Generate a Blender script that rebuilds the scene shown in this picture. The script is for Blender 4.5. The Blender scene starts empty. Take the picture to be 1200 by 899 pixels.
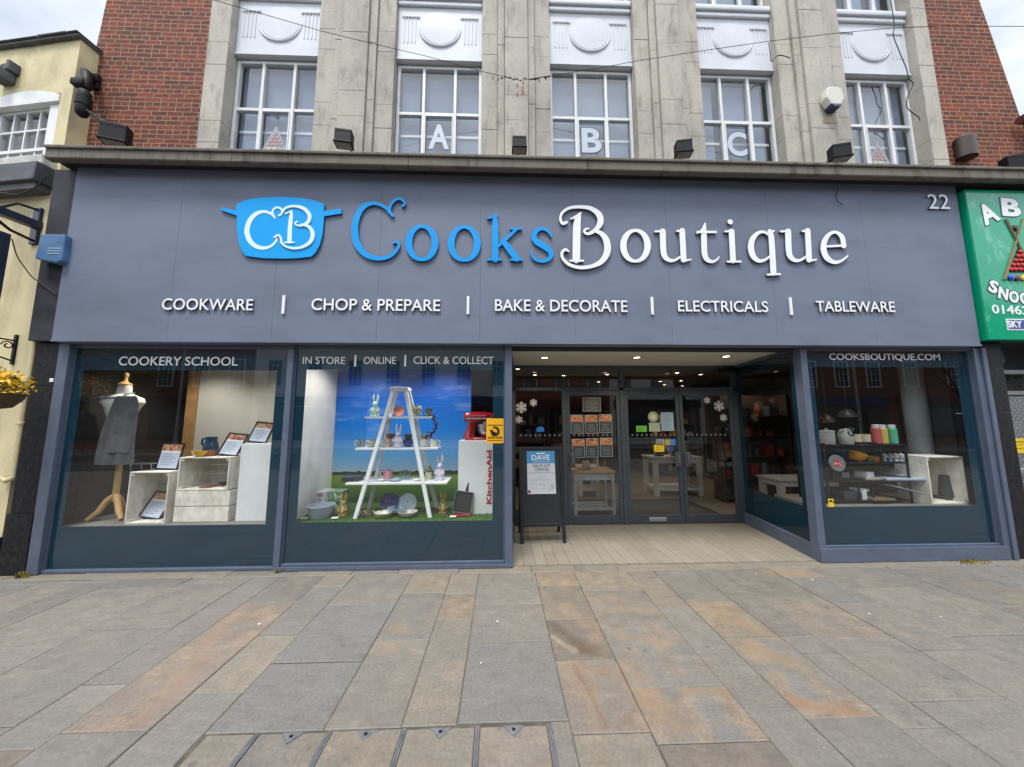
import bpy, bmesh, math, random
from mathutils import Vector, Matrix
R = math.radians
random.seed(7)
scene = bpy.context.scene
COL = scene.collection

# ------------------------------------------------------------------ camera, sky, sun, exposure
FPX, PITCH, YAW, ROLL, CAM = 401.8, .1133, .0331, -.0023, Vector((0, -3.938, 1.55))
_fw = Vector((math.sin(YAW)*math.cos(PITCH), math.cos(YAW)*math.cos(PITCH), math.sin(PITCH)))
_rt = Vector((math.cos(YAW), -math.sin(YAW), 0)); _up = _rt.cross(_fw)
_r = _rt*math.cos(ROLL)+_up*math.sin(ROLL); _u = -_rt*math.sin(ROLL)+_up*math.cos(ROLL)
cd = bpy.data.cameras.new('camera'); cam = bpy.data.objects.new('camera', cd); COL.objects.link(cam)
cd.sensor_fit = 'HORIZONTAL'; cd.sensor_width = 36; cd.lens = FPX/1200*36
cd.clip_start = .05; cd.clip_end = 2000
cam.matrix_world = Matrix(((_r.x, _u.x, -_fw.x, CAM.x), (_r.y, _u.y, -_fw.y, CAM.y), (_r.z, _u.z, -_fw.z, CAM.z), (0, 0, 0, 1)))
scene.camera = cam

SUN_EL, SUN_AZ = 66, 200          # degrees; azimuth clockwise from +Y, so the sun stands behind the photographer
w = bpy.data.worlds.new('World'); scene.world = w; w.use_nodes = True
nt = w.node_tree; nt.nodes.clear()
sky = nt.nodes.new('ShaderNodeTexSky'); sky.sky_type = 'NISHITA'; sky.sun_disc = False
sky.sun_elevation = R(SUN_EL); sky.sun_rotation = R(SUN_AZ); sky.air_density = 1; sky.dust_density = 1.5
tc = nt.nodes.new('ShaderNodeTexCoord'); mp = nt.nodes.new('ShaderNodeMapping'); mp.inputs['Scale'].default_value = (1.3, 1.3, 2.8)
mp.inputs['Location'].default_value = (.35, .1, .2)
nz = nt.nodes.new('ShaderNodeTexNoise'); nz.inputs['Scale'].default_value = 2.2; nz.inputs['Detail'].default_value = 7; nz.inputs['Roughness'].default_value = .55
rp = nt.nodes.new('ShaderNodeValToRGB'); rp.color_ramp.elements[0].position = .34; rp.color_ramp.elements[0].color = (.55, .55, .55, 1)
rp.color_ramp.elements[1].position = .62; rp.color_ramp.elements[1].color = (1, 1, 1, 1)
n2 = nt.nodes.new('ShaderNodeTexNoise'); n2.inputs['Scale'].default_value = 3.1; n2.inputs['Detail'].default_value = 5
r2 = nt.nodes.new('ShaderNodeValToRGB'); r2.color_ramp.elements[0].position = .35; r2.color_ramp.elements[0].color = (5.9, 6.5, 7.5, 1)
r2.color_ramp.elements[1].position = .65; r2.color_ramp.elements[1].color = (9.3, 9.6, 10.0, 1)
sx = nt.nodes.new('ShaderNodeSeparateXYZ'); dm = nt.nodes.new('ShaderNodeMapRange'); dm.inputs[1].default_value = -.25; dm.inputs[2].default_value = .45; dm.inputs[3].default_value = 1.12; dm.inputs[4].default_value = .6
ml = nt.nodes.new('ShaderNodeMixRGB'); ml.blend_type = 'MULTIPLY'; ml.inputs[0].default_value = 1
mx = nt.nodes.new('ShaderNodeMixRGB'); bg = nt.nodes.new('ShaderNodeBackground'); bg.inputs['Strength'].default_value = .1
wo = nt.nodes.new('ShaderNodeOutputWorld')
L = nt.links.new
L(tc.outputs['Generated'], mp.inputs['Vector']); L(mp.outputs[0], nz.inputs['Vector']); L(mp.outputs[0], n2.inputs['Vector'])
L(nz.outputs['Fac'], rp.inputs[0]); L(n2.outputs['Fac'], r2.inputs[0])
L(rp.outputs[0], mx.inputs[0]); L(sky.outputs[0], mx.inputs[1]); L(tc.outputs['Generated'], sx.inputs[0]); L(sx.outputs[1], dm.inputs[0]); L(r2.outputs[0], ml.inputs[1]); L(dm.outputs[0], ml.inputs[2]); L(ml.outputs[0], mx.inputs[2]); L(mx.outputs[0], bg.inputs[0]); L(bg.outputs[0], wo.inputs[0])

sl = bpy.data.lights.new('sun', 'SUN'); sl.energy = 1.5; sl.angle = R(15); sl.color = (1, .96, .9)
so = bpy.data.objects.new('sun', sl); COL.objects.link(so)
_d = Vector((math.sin(R(SUN_AZ))*math.cos(R(SUN_EL)), math.cos(R(SUN_AZ))*math.cos(R(SUN_EL)), math.sin(R(SUN_EL))))
so.rotation_euler = (-_d).to_track_quat('-Z', 'Y').to_euler(); so.location = (0, -20, 30)
scene.view_settings.view_transform = 'Standard'; scene.view_settings.look = 'None'
scene.view_settings.exposure = 1.1; scene.view_settings.gamma = 1; scene.view_settings.use_curve_mapping = False
scene.render.engine = 'CYCLES'
cy = scene.cycles; cy.max_bounces = 8; cy.transparent_max_bounces = 16; cy.glossy_bounces = 4; cy.diffuse_bounces = 3
cy.transmission_bounces = 4; cy.caustics_reflective = False; cy.caustics_refractive = False; cy.use_denoising = True
cy.sample_clamp_indirect = 8

def spot(px, py, y=0.):
    """where the sight line of a photograph pixel meets the vertical plane at depth y -> x, z"""
    d = _fw + _r*((px-600)/FPX) - _u*((py-449.5)/FPX); t = (y-CAM.y)/d.y; p = CAM+d*t
    return p.x, p.z
def ground(px, py, z=0.):
    d = _fw + _r*((px-600)/FPX) - _u*((py-449.5)/FPX); t = (z-CAM.z)/d.z; p = CAM+d*t
    return p.x, p.y

# ------------------------------------------------------------------ mesh helpers
class MB:
    def __init__(self): self.bm = bmesh.new()
    def add(self, bm2, M=None):
        if M is not None: bm2.transform(M)
        me = bpy.data.meshes.new('t'); bm2.to_mesh(me); bm2.free(); self.bm.from_mesh(me); bpy.data.meshes.remove(me); return self
    def box(self, x0, x1, y0, y1, z0, z1, b=0, M=None):
        bm = bmesh.new(); bmesh.ops.create_cube(bm, size=1)
        for v in bm.verts: v.co = Vector(((x0+x1)/2+v.co.x*(x1-x0), (y0+y1)/2+v.co.y*(y1-y0), (z0+z1)/2+v.co.z*(z1-z0)))
        if b: bmesh.ops.bevel(bm, geom=list(bm.edges), offset=b, segments=2, affect='EDGES', profile=.5)
        return self.add(bm, M)
    def sheet(self, x0, x1, y, z0, z1, M=None):
        bm = bmesh.new(); bm.faces.new([bm.verts.new(p) for p in ((x0, y, z0), (x1, y, z0), (x1, y, z1), (x0, y, z1))]); return self.add(bm, M)
    def prism(self, pts, y0, y1, b=0, M=None):
        """polygon of (x, z) points pushed from depth y0 to y1"""
        bm = bmesh.new(); a = [bm.verts.new((x, y0, z)) for x, z in pts]; c = [bm.verts.new((x, y1, z)) for x, z in pts]; n = len(pts)
        bm.faces.new(a); bm.faces.new(c[::-1])
        for i in range(n): bm.faces.new((a[i], c[i], c[(i+1) % n], a[(i+1) % n]))
        bmesh.ops.recalc_face_normals(bm, faces=bm.faces)
        if b: bmesh.ops.bevel(bm, geom=list(bm.edges), offset=b, segments=2, affect='EDGES', profile=.5)
        return self.add(bm, M)
    def slab(self, pts, z0, z1, M=None):
        """polygon of (x, y) points pushed from height z0 to z1"""
        bm = bmesh.new(); a = [bm.verts.new((x, y, z0)) for x, y in pts]; c = [bm.verts.new((x, y, z1)) for x, y in pts]; n = len(pts)
        bm.faces.new(a); bm.faces.new(c[::-1])
        for i in range(n): bm.faces.new((a[i], c[i], c[(i+1) % n], a[(i+1) % n]))
        bmesh.ops.recalc_face_normals(bm, faces=bm.faces)
        return self.add(bm, M)
    def frame(self, x0, x1, z0, z1, y0, y1, w, b=0, M=None):
        self.box(x0, x0+w, y0, y1, z0, z1, b, M); self.box(x1-w, x1, y0, y1, z0, z1, b, M)
        self.box(x0+w, x1-w, y0, y1, z0, z0+w, b, M); return self.box(x0+w, x1-w, y0, y1, z1-w, z1, b, M)
    def border(self, x0, x1, z0, z1, hx0, hx1, hz0, hz1, y0, y1):
        self.box(x0, hx0, y0, y1, z0, z1); self.box(hx1, x1, y0, y1, z0, z1)
        self.box(hx0, hx1, y0, y1, z0, hz0); return self.box(hx0, hx1, y0, y1, hz1, z1)
    def tube(self, pts, r, seg=8, M=None):
        pts = [Vector(p) for p in pts]; n = len(pts); rs = r if isinstance(r, (list, tuple)) else [r]*n
        bm = bmesh.new(); rings = []; up = Vector((0, 0, 1)); prev = None
        for i, p in enumerate(pts):
            t = (pts[min(i+1, n-1)]-pts[max(i-1, 0)]).normalized()
            if prev is None:
                a = up if abs(t.z) < .9 else Vector((1, 0, 0)); s = t.cross(a).normalized()
            else: s = (prev - t*prev.dot(t)).normalized()
            prev = s; q = t.cross(s)
            rings.append([bm.verts.new(p+(s*math.cos(2*math.pi*k/seg)+q*math.sin(2*math.pi*k/seg))*rs[i]) for k in range(seg)])
        for i in range(n-1):
            for k in range(seg): bm.faces.new((rings[i][k], rings[i][(k+1) % seg], rings[i+1][(k+1) % seg], rings[i+1][k]))
        bm.faces.new(rings[0][::-1]); bm.faces.new(rings[-1])
        bmesh.ops.recalc_face_normals(bm, faces=bm.faces)
        return self.add(bm, M)
    def lathe(self, prof, c=(0, 0, 0), seg=24, M=None, sx=1, sy=1, cap=True):
        bm = bmesh.new(); rings = []
        for r, z in prof:
            if r < 1e-5: rings.append([bm.verts.new((c[0], c[1], c[2]+z))])
            else: rings.append([bm.verts.new((c[0]+sx*r*math.cos(2*math.pi*k/seg), c[1]+sy*r*math.sin(2*math.pi*k/seg), c[2]+z)) for k in range(seg)])
        for a, b in zip(rings, rings[1:]):
            for k in range(seg):
                k2 = (k+1) % seg
                if len(a) == 1 and len(b) == 1: continue
                if len(a) == 1: bm.faces.new((a[0], b[k2], b[k]))
                elif len(b) == 1: bm.faces.new((a[k], a[k2], b[0]))
                else: bm.faces.new((a[k], a[k2], b[k2], b[k]))
        for q in (rings[0], rings[-1]):
            if cap and len(q) > 1: bm.faces.new(q)
        bmesh.ops.recalc_face_normals(bm, faces=bm.faces)
        return self.add(bm, M)
    def ball(self, c, r, s=(1, 1, 1), M=None, seg=14):
        bm = bmesh.new(); bmesh.ops.create_uvsphere(bm, u_segments=seg, v_segments=max(6, seg*2//3), radius=r)
        for v in bm.verts: v.co = Vector((c[0]+v.co.x*s[0], c[1]+v.co.y*s[1], c[2]+v.co.z*s[2]))
        return self.add(bm, M)
    def text(self, s, x0, x1, z0, z1, y0, depth=.01, bold=0., M=None):
        """raised lettering filling the box x0..x1, z0..z1, its front at depth y0"""
        cu = bpy.data.curves.new('t', 'FONT'); cu.body = s; cu.offset = bold; cu.resolution_u = 4; cu.extrude = .5
        o = bpy.data.objects.new('t', cu); COL.objects.link(o); dg = bpy.context.evaluated_depsgraph_get(); dg.update()
        me = bpy.data.meshes.new_from_object(o.evaluated_get(dg)); bm = bmesh.new(); bm.from_mesh(me)
        bpy.data.objects.remove(o); bpy.data.curves.remove(cu); bpy.data.meshes.remove(me)
        xs = [v.co.x for v in bm.verts]; ys = [v.co.y for v in bm.verts]; a, b, c, d = min(xs), max(xs), min(ys), max(ys)
        for v in bm.verts:
            p = v.co.copy()
            v.co = Vector((x0+(p.x-a)/(b-a)*(x1-x0), y0+(.5-p.z)*depth, z0+(p.y-c)/(d-c)*(z1-z0)))
        bmesh.ops.recalc_face_normals(bm, faces=bm.faces)
        return self.add(bm, M)
    def strokes(self, lines, tr, y0, depth):
        """pen strokes [(px, py, width)...] run through tr(px, py) -> x, z; each is a solid ribbon"""
        for li, pts in enumerate(lines):
            P = [(Vector((p[0], p[1])), p[2]) for p in pts]; S = []
            loop = len(P) > 4 and (P[0][0]-P[-1][0]).length < 1e-4
            for i in range(len(P)-1):
                p0 = P[i-1 if i or not loop else -2] if i or loop else P[0]; p1 = P[i]; p2 = P[i+1]; p3 = P[i+2] if i+2 < len(P) else (P[1] if loop else P[-1])
                for k in range(6):
                    t = k/6
                    q = .5*((2*p1[0])+(p2[0]-p0[0])*t+(2*p0[0]-5*p1[0]+4*p2[0]-p3[0])*t*t+(3*p1[0]-p0[0]-3*p2[0]+p3[0])*t**3)
                    S.append((q, p1[1]+(p2[1]-p1[1])*t))
            S.append(P[-1])
            if loop: S.pop()
            def tan(i):
                if loop: return (S[(i+1) % len(S)][0]-S[i-1][0]).normalized()
                return (S[min(i+1, len(S)-1)][0]-S[max(i-1, 0)][0]).normalized()
            ring = []
            t0 = tan(0); t1 = tan(len(S)-1)
            for a in () if loop else (80, 55, 30): ring.append((S[0][0]-t0*(S[0][1]/2*math.sin(R(a))), S[0][1]*math.cos(R(a)), t0))
            for i, (q, wd) in enumerate(S): ring.append((q, wd, tan(i)))
            for a in () if loop else (30, 55, 80): ring.append((S[-1][0]+t1*(S[-1][1]/2*math.sin(R(a))), S[-1][1]*math.cos(R(a)), t1))
            bm = bmesh.new(); V = []; yy = y0-.0012*li
            for q, wd, t in ring:
                n = Vector((-t.y, t.x))*wd/2; a = tr(*(q+n)); b = tr(*(q-n))
                V.append([bm.verts.new((a[0], yy, a[1])), bm.verts.new((b[0], yy, b[1])), bm.verts.new((b[0], y0+depth, b[1])), bm.verts.new((a[0], y0+depth, a[1]))])
            for a, b in zip(V, V[1:]):
                for k in range(4): bm.faces.new((a[k], a[(k+1) % 4], b[(k+1) % 4], b[k]))
            if loop:
                for k in range(4): bm.faces.new((V[-1][k], V[-1][(k+1) % 4], V[0][(k+1) % 4], V[0][k]))
            else: bm.faces.new(V[0][::-1]); bm.faces.new(V[-1])
            bmesh.ops.recalc_face_normals(bm, faces=bm.faces); self.add(bm)
        return self

def finish(bm, name, m, smooth=True, side=None):
    me = bpy.data.meshes.new(name); bm.to_mesh(me); bm.free()
    if smooth and len(me.polygons):
        me.polygons.foreach_set('use_smooth', [True]*len(me.polygons)); me.set_sharp_from_angle(angle=R(38))
        # flat faces next to small bevels stay flat
        at_ = me.attributes.get('sharp_edge')
        ar = [p.area for p in me.polygons]; nm = [p.normal.copy() for p in me.polygons]; ef = {}
        for p in me.polygons:
            for k in p.edge_keys: ef.setdefault(k, []).append(p.index)
        for e in me.edges:
            f = ef.get(e.key, [])
            if len(f) == 2 and nm[f[0]].dot(nm[f[1]]) < .985 and max(ar[f[0]], ar[f[1]]) > 7*min(ar[f[0]], ar[f[1]]): e.use_edge_sharp = True
    if m: me.materials.append(m)
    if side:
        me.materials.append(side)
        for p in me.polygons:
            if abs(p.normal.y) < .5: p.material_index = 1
    return me
def obj(name, mb, m, parent=None, label=None, smooth=True, side=None):
    o = bpy.data.objects.new(name, finish(mb.bm, name, m, smooth, side)); COL.objects.link(o)
    if parent is not None:
        W_ = parent.matrix_basis.copy(); q = parent
        while q.parent is not None: W_ = q.parent.matrix_basis @ q.matrix_parent_inverse @ W_; q = q.parent
        o.parent = parent; o.matrix_parent_inverse = W_.inverted()
    if label: o['label'] = label
    return o
def tag(o, label, cat, group=None):
    o['label'] = label; o['category'] = cat
    if group: o['group'] = group
    return o
def thing(name, label, cat, loc=(0, 0, 0), group=None):
    o = bpy.data.objects.new(name, None); COL.objects.link(o); o.location = loc; o.empty_display_size = .1
    return tag(o, label, cat, group)
def single(name, label, cat, mb, m, group=None):
    """a thing that is one mesh: its origin goes to the middle of its base"""
    xs = [v.co for v in mb.bm.verts]
    lo = Vector((min(v.x for v in xs), min(v.y for v in xs), min(v.z for v in xs))); hi = Vector((max(v.x for v in xs), max(v.y for v in xs), max(v.z for v in xs)))
    base = Vector(((lo.x+hi.x)/2, (lo.y+hi.y)/2, lo.z)); mb.bm.transform(Matrix.Translation(-base))
    o = bpy.data.objects.new(name, finish(mb.bm, name, m)); COL.objects.link(o); o.location = base
    return tag(o, label, cat, group)
def struct(name, mb, m, smooth=True):
    o = bpy.data.objects.new(name, finish(mb.bm, name, m, smooth)); COL.objects.link(o); o['kind'] = 'structure'; return o
def dup(root, loc, rotz=0., label=None, scale=1.):
    c = root.copy(); COL.objects.link(c); c.location = loc; c.rotation_euler = (0, 0, rotz); c.scale = (scale,)*3
    if label: c['label'] = label
    for ch in list(root.children):
        k = ch.copy(); COL.objects.link(k); k.parent = c
        for g in list(ch.children):
            d = g.copy(); COL.objects.link(d); d.parent = k
    return c
def T(x, y, z, rz=0., rx=0., ry=0., s=1.):
    return Matrix.Translation((x, y, z)) @ Matrix.Rotation(rz, 4, 'Z') @ Matrix.Rotation(rx, 4, 'X') @ Matrix.Rotation(ry, 4, 'Y') @ Matrix.Diagonal((s, s, s, 1))

# ------------------------------------------------------------------ materials
def mat(name, col, rough=.6, metal=0., var=.0, scale=6., bump=0., bscale=60., spec=.5, dirt=None, dirt_amt=0., dscale=2., coat=0., streak=None):
    """plain material with a little real variation of colour, stains and surface grain"""
    m = bpy.data.materials.new(name); m.use_nodes = True; n = m.node_tree.nodes; l = m.node_tree.links; p = n['Principled BSDF']
    p.inputs['Roughness'].default_value = rough; p.inputs['Metallic'].default_value = metal; p.inputs['Specular IOR Level'].default_value = spec
    p.inputs['Base Color'].default_value = (*col, 1)
    if coat: p.inputs['Coat Weight'].default_value = coat
    g = n.new('ShaderNodeNewGeometry'); out = None
    if var:
        a = n.new('ShaderNodeTexNoise'); a.inputs['Scale'].default_value = scale; a.inputs['Detail'].default_value = 6; l.new(g.outputs['Position'], a.inputs['Vector'])
        r = n.new('ShaderNodeMapRange'); r.inputs[1].default_value = .3; r.inputs[2].default_value = .7; r.inputs[3].default_value = 1-var; r.inputs[4].default_value = 1+var
        l.new(a.outputs['Fac'], r.inputs[0])
        x = n.new('ShaderNodeMixRGB'); x.blend_type = 'MULTIPLY'; x.inputs[0].default_value = 1; x.inputs[1].default_value = (*col, 1); l.new(r.outputs[0], x.inputs[2]); out = x.outputs[0]
    if dirt_amt:
        a = n.new('ShaderNodeTexNoise'); a.inputs['Scale'].default_value = dscale; a.inputs['Detail'].default_value = 9; a.inputs['Roughness'].default_value = .65
        mpn = n.new('ShaderNodeMapping'); mpn.inputs['Scale'].default_value = (1, 1, .45); l.new(g.outputs['Position'], mpn.inputs['Vector']); l.new(mpn.outputs[0], a.inputs['Vector'])
        if streak: mpn.inputs['Scale'].default_value = streak
        r = n.new('ShaderNodeMapRange'); r.inputs[1].default_value = .48; r.inputs[2].default_value = .72; r.inputs[3].default_value = 0; r.inputs[4].default_value = dirt_amt; l.new(a.outputs['Fac'], r.inputs[0])
        x = n.new('ShaderNodeMixRGB'); l.new(r.outputs[0], x.inputs[0]); x.inputs[2].default_value = (*dirt, 1)
        if out: l.new(out, x.inputs[1])
        else: x.inputs[1].default_value = (*col, 1)
        out = x.outputs[0]
    if out: l.new(out, p.inputs['Base Color'])
    if bump:
        a = n.new('ShaderNodeTexNoise'); a.inputs['Scale'].default_value = bscale; a.inputs['Detail'].default_value = 4; l.new(g.outputs['Position'], a.inputs['Vector'])
        b = n.new('ShaderNodeBump'); b.inputs['Strength'].default_value = bump; b.inputs['Distance'].default_value = .01; l.new(a.outputs['Fac'], b.inputs['Height']); l.new(b.outputs[0], p.inputs['Normal'])
    return m
def glow(name, col, s):
    m = bpy.data.materials.new(name); m.use_nodes = True; p = m.node_tree.nodes['Principled BSDF']
    p.inputs['Base Color'].default_value = (*col, 1); p.inputs['Emission Color'].default_value = (*col, 1); p.inputs['Emission Strength'].default_value = s; return m
def glass(name, tint=(.93, .95, .95), f0=.05, rough=0.):
    """clear sheet: see-through plus a mirror part that grows towards grazing view (the same from either side)"""
    m = bpy.data.materials.new(name); m.use_nodes = True; n = m.node_tree.nodes; l = m.node_tree.links; n.clear()
    o = n.new('ShaderNodeOutputMaterial'); x = n.new('ShaderNodeMixShader'); t = n.new('ShaderNodeBsdfTransparent'); g = n.new('ShaderNodeBsdfGlossy'); f = n.new('ShaderNodeLayerWeight')
    f.inputs['Blend'].default_value = .5; w_ = n.new('ShaderNodeMath'); w_.operation = 'POWER'; w_.inputs[1].default_value = 5; l.new(f.outputs['Facing'], w_.inputs[0])
    r = n.new('ShaderNodeMapRange'); r.inputs[3].default_value = f0; l.new(w_.outputs[0], r.inputs[0])
    t.inputs[0].default_value = (*tint, 1); g.inputs['Roughness'].default_value = rough
    l.new(r.outputs[0], x.inputs[0]); l.new(t.outputs[0], x.inputs[1]); l.new(g.outputs[0], x.inputs[2]); l.new(x.outputs[0], o.inputs[0]); return m
def nodes_of(name, rough=.7):
    m = bpy.data.materials.new(name); m.use_nodes = True; n = m.node_tree.nodes; l = m.node_tree.links; p = n['Principled BSDF']; p.inputs['Roughness'].default_value = rough
    g = n.new('ShaderNodeNewGeometry'); return m, n, l, p, g
def noise(n, l, src, scale, detail=5, rough=.55, vec_scale=None):
    a = n.new('ShaderNodeTexNoise'); a.inputs['Scale'].default_value = scale; a.inputs['Detail'].default_value = detail; a.inputs['Roughness'].default_value = rough
    if vec_scale:
        q = n.new('ShaderNodeMapping'); q.inputs['Scale'].default_value = vec_scale; l.new(src, q.inputs['Vector']); src = q.outputs[0]
    l.new(src, a.inputs['Vector']); return a.outputs['Fac']
def ramp(n, l, src, stops):
    r = n.new('ShaderNodeValToRGB'); e = r.color_ramp.elements
    while len(e) < len(stops): e.new(.5)
    for k, (p, c) in enumerate(stops): e[k].position = p; e[k].color = (*c, 1) if len(c) == 3 else c
    l.new(src, r.inputs[0]); return r.outputs[0]
def rng(n, l, src, a, b, c=0., d=1.):
    r = n.new('ShaderNodeMapRange'); r.inputs[1].default_value = a; r.inputs[2].default_value = b; r.inputs[3].default_value = c; r.inputs[4].default_value = d; l.new(src, r.inputs[0]); return r.outputs[0]
def mix(n, l, fac, a, b, mode='MIX'):
    x = n.new('ShaderNodeMixRGB'); x.blend_type = mode
    for i, v in ((0, fac), (1, a), (2, b)):
        if hasattr(v, 'is_output'): l.new(v, x.inputs[i])
        elif isinstance(v, (int, float)): x.inputs[i].default_value = v if i == 0 else (v, v, v, 1)
        else: x.inputs[i].default_value = (*v, 1)
    return x.outputs[0]
def bump(n, l, p, h, strength=.3, dist=.01, prev=None):
    b = n.new('ShaderNodeBump'); b.inputs['Strength'].default_value = strength; b.inputs['Distance'].default_value = dist; l.new(h, b.inputs['Height'])
    if prev is not None: l.new(prev, b.inputs['Normal'])
    l.new(b.outputs[0], p.inputs['Normal']); return b.outputs[0]
def math_(n, l, op, a, b=0.):
    x = n.new('ShaderNodeMath'); x.operation = op
    for i, v in ((0, a), (1, b)):
        if hasattr(v, 'is_output'): l.new(v, x.inputs[i])
        else: x.inputs[i].default_value = v
    return x.outputs[0]

def brick_mat(name, c1, c2, mortar, bw=.225, rh=.075, dark=(.06, .022, .018), ms=.009):
    m, n, l, p, g = nodes_of(name, .85)
    s = n.new('ShaderNodeSeparateXYZ'); l.new(g.outputs['Position'], s.inputs[0]); u = math_(n, l, 'ADD', s.outputs[0], s.outputs[1])
    wob = noise(n, l, g.outputs['Position'], 30, 2); u = math_(n, l, 'ADD', u, math_(n, l, 'MULTIPLY', wob, .006))
    zz = math_(n, l, 'ADD', s.outputs[2], math_(n, l, 'MULTIPLY', wob, .006))
    c = n.new('ShaderNodeCombineXYZ'); l.new(u, c.inputs[0]); l.new(zz, c.inputs[1])
    b = n.new('ShaderNodeTexBrick'); l.new(c.outputs[0], b.inputs['Vector']); b.offset = .5; b.squash = .5; b.squash_frequency = 3; b.offset_frequency = 2
    b.inputs['Scale'].default_value = 1; b.inputs['Brick Width'].default_value = bw; b.inputs['Row Height'].default_value = rh; b.inputs['Mortar Size'].default_value = ms
    b.inputs['Mortar Smooth'].default_value = .15; b.inputs['Bias'].default_value = -.1
    b.inputs['Color1'].default_value = (*c1, 1); b.inputs['Color2'].default_value = (*c2, 1); b.inputs['Mortar'].default_value = (*mortar, 1)
    f = noise(n, l, g.outputs['Position'], 9, 6, .75, (.5, .5, 2.6)); col = mix(n, l, rng(n, l, f, .47, .6, 0, .8), b.outputs['Color'], dark)
    col = mix(n, l, b.outputs['Fac'], col, mix(n, l, noise(n, l, g.outputs['Position'], 3, 5), mortar, tuple(v*.55 for v in mortar)))
    big = noise(n, l, g.outputs['Position'], .9, 4); col = mix(n, l, 1, col, mix(n, l, big, (.8, .8, .8), (1.2, 1.15, 1.1)), 'MULTIPLY')
    l.new(col, p.inputs['Base Color'])
    h = math_(n, l, 'ADD', math_(n, l, 'MULTIPLY', b.outputs['Fac'], -1), math_(n, l, 'MULTIPLY', noise(n, l, g.outputs['Position'], 90, 3), .5)); bump(n, l, p, h, .7, .008)
    return m
# shared materials
M = {}
M['fascia'] = mat('grey blue fascia paint', (.157, .185, .254), .6, var=.04, scale=1.1, bump=.05, bscale=220, spec=.35, dirt=(.09, .10, .125), dirt_amt=.35, dscale=2.2, streak=(.7, 1, 1.6))
M['frame'] = mat('grey blue frame paint', (.092, .117, .172), .45, var=.1, scale=8, dirt=(.06, .06, .07), dirt_amt=.3)
M['vinyl'] = mat('dark teal window film', (.003, .034, .062), .55, spec=.15, var=.08, scale=2)
M['doorframe'] = mat('slate door frame', (.055, .07, .088), .38, var=.1, scale=9)
M['glass'] = glass('window glass', (.95, .97, .965), .095)
M['upglass'] = glass('upstairs glass', (.92, .96, .98), .15)
M['granite'] = mat('black granite', (.010, .010, .012), .42, var=.5, scale=120, spec=.16, dirt=(.3, .29, .27), dirt_amt=.1, dscale=70)
M['greygranite'] = mat('grey worn panel', (.035, .037, .045), .65, spec=.3, var=.3, scale=5, dirt=(.02, .02, .02), dirt_amt=.8, dscale=4)
M['white'] = mat('white paint', (.78, .8, .8), .45, var=.05, scale=8)
M['upvc'] = mat('white window plastic', (.72, .735, .735), .35, var=.05, scale=6, dirt=(.4, .42, .38), dirt_amt=.3, dscale=5)
M['spandrel'] = mat('white painted relief', (.62, .65, .69), .6, var=.06, scale=3, bump=.06, bscale=90, dirt=(.55, .57, .6), dirt_amt=.5, dscale=3)
M['black'] = mat('black metal', (.010, .010, .012), .55, spec=.22)
M['dark'] = mat('dark cable', (.02, .018, .016), .7)
M['steel'] = mat('steel', (.55, .56, .58), .28, 1., var=.1)
M['letterwhite'] = mat('white letter face', (.82, .85, .85), .35, var=.03)
M['letterblue'] = mat('blue letter face', (.0, .31, .76), .5, var=.03, spec=.25)
M['potblue'] = mat('blue pot face', (.0, .345, .82), .5, var=.03, spec=.25)
M['whiteside'] = mat('grey letter return', (.11, .13, .17), .5); M['blueside'] = mat('blue letter return', (.0, .07, .26), .5)  # darker side colours put shade into the edges of the raised letters
M['red'] = mat('red enamel', (.35, .008, .012), .14, coat=.5)
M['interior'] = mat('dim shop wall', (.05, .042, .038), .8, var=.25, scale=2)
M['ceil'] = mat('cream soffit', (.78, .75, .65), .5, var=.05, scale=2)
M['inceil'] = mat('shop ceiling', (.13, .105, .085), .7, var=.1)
M['lamp'] = glow('downlight glow', (1., .88, .68), 5)
M['lampring'] = mat('brass lamp ring', (.6, .48, .3), .3, .8)
M['navy'] = mat('navy paint', (.012, .02, .055), .4, var=.2)
M['cream'] = mat('cream masonry paint', (.66, .575, .34), .75, var=.08, scale=3, bump=.22, bscale=26, dirt=(.22, .19, .12), dirt_amt=.6, dscale=2.2)
M['lead'] = mat('weathered lead', (.10, .105, .118), .65, spec=.3, var=.3, scale=5)
M['worn'] = mat('worn grey steel', (.17, .18, .20), .5, .3, var=.25, scale=20)
M['paper'] = mat('white paper', (.78, .78, .78), .6)

# stone
def stone_mat(name, base, dark):
    m, n, l, p, g = nodes_of(name, .85); P = g.outputs['Position']
    a = noise(n, l, P, 1.4, 8, .65, (1, 1, .6)); b = noise(n, l, P, 7, 7, .65, (1, 1, .3)); c = noise(n, l, P, 60, 3)
    col = ramp(n, l, a, [(.3, tuple(v*.72 for v in base)), (.5, base), (.72, tuple(min(1, v*1.16) for v in base))])
    col = mix(n, l, rng(n, l, b, .52, .72, 0, .8), col, dark)
    col = mix(n, l, 1, col, mix(n, l, c, (.74, .73, .72), (1.22, 1.22, 1.22)), 'MULTIPLY')
    l.new(col, p.inputs['Base Color']); h = math_(n, l, 'ADD', b, math_(n, l, 'MULTIPLY', c, .6)); bump(n, l, p, h, .3, .01); return m
M['stone'] = stone_mat('buff pier stone', (.445, .42, .365), (.21, .198, .17))
M['ledge'] = stone_mat('sooty ledge stone', (.155, .14, .112), (.024, .022, .018))
M['brick'] = brick_mat('red brick', (.24, .048, .015), (.10, .026, .015), (.40, .30, .21), .195, .0645, (.045, .02, .018), .0048)

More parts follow.
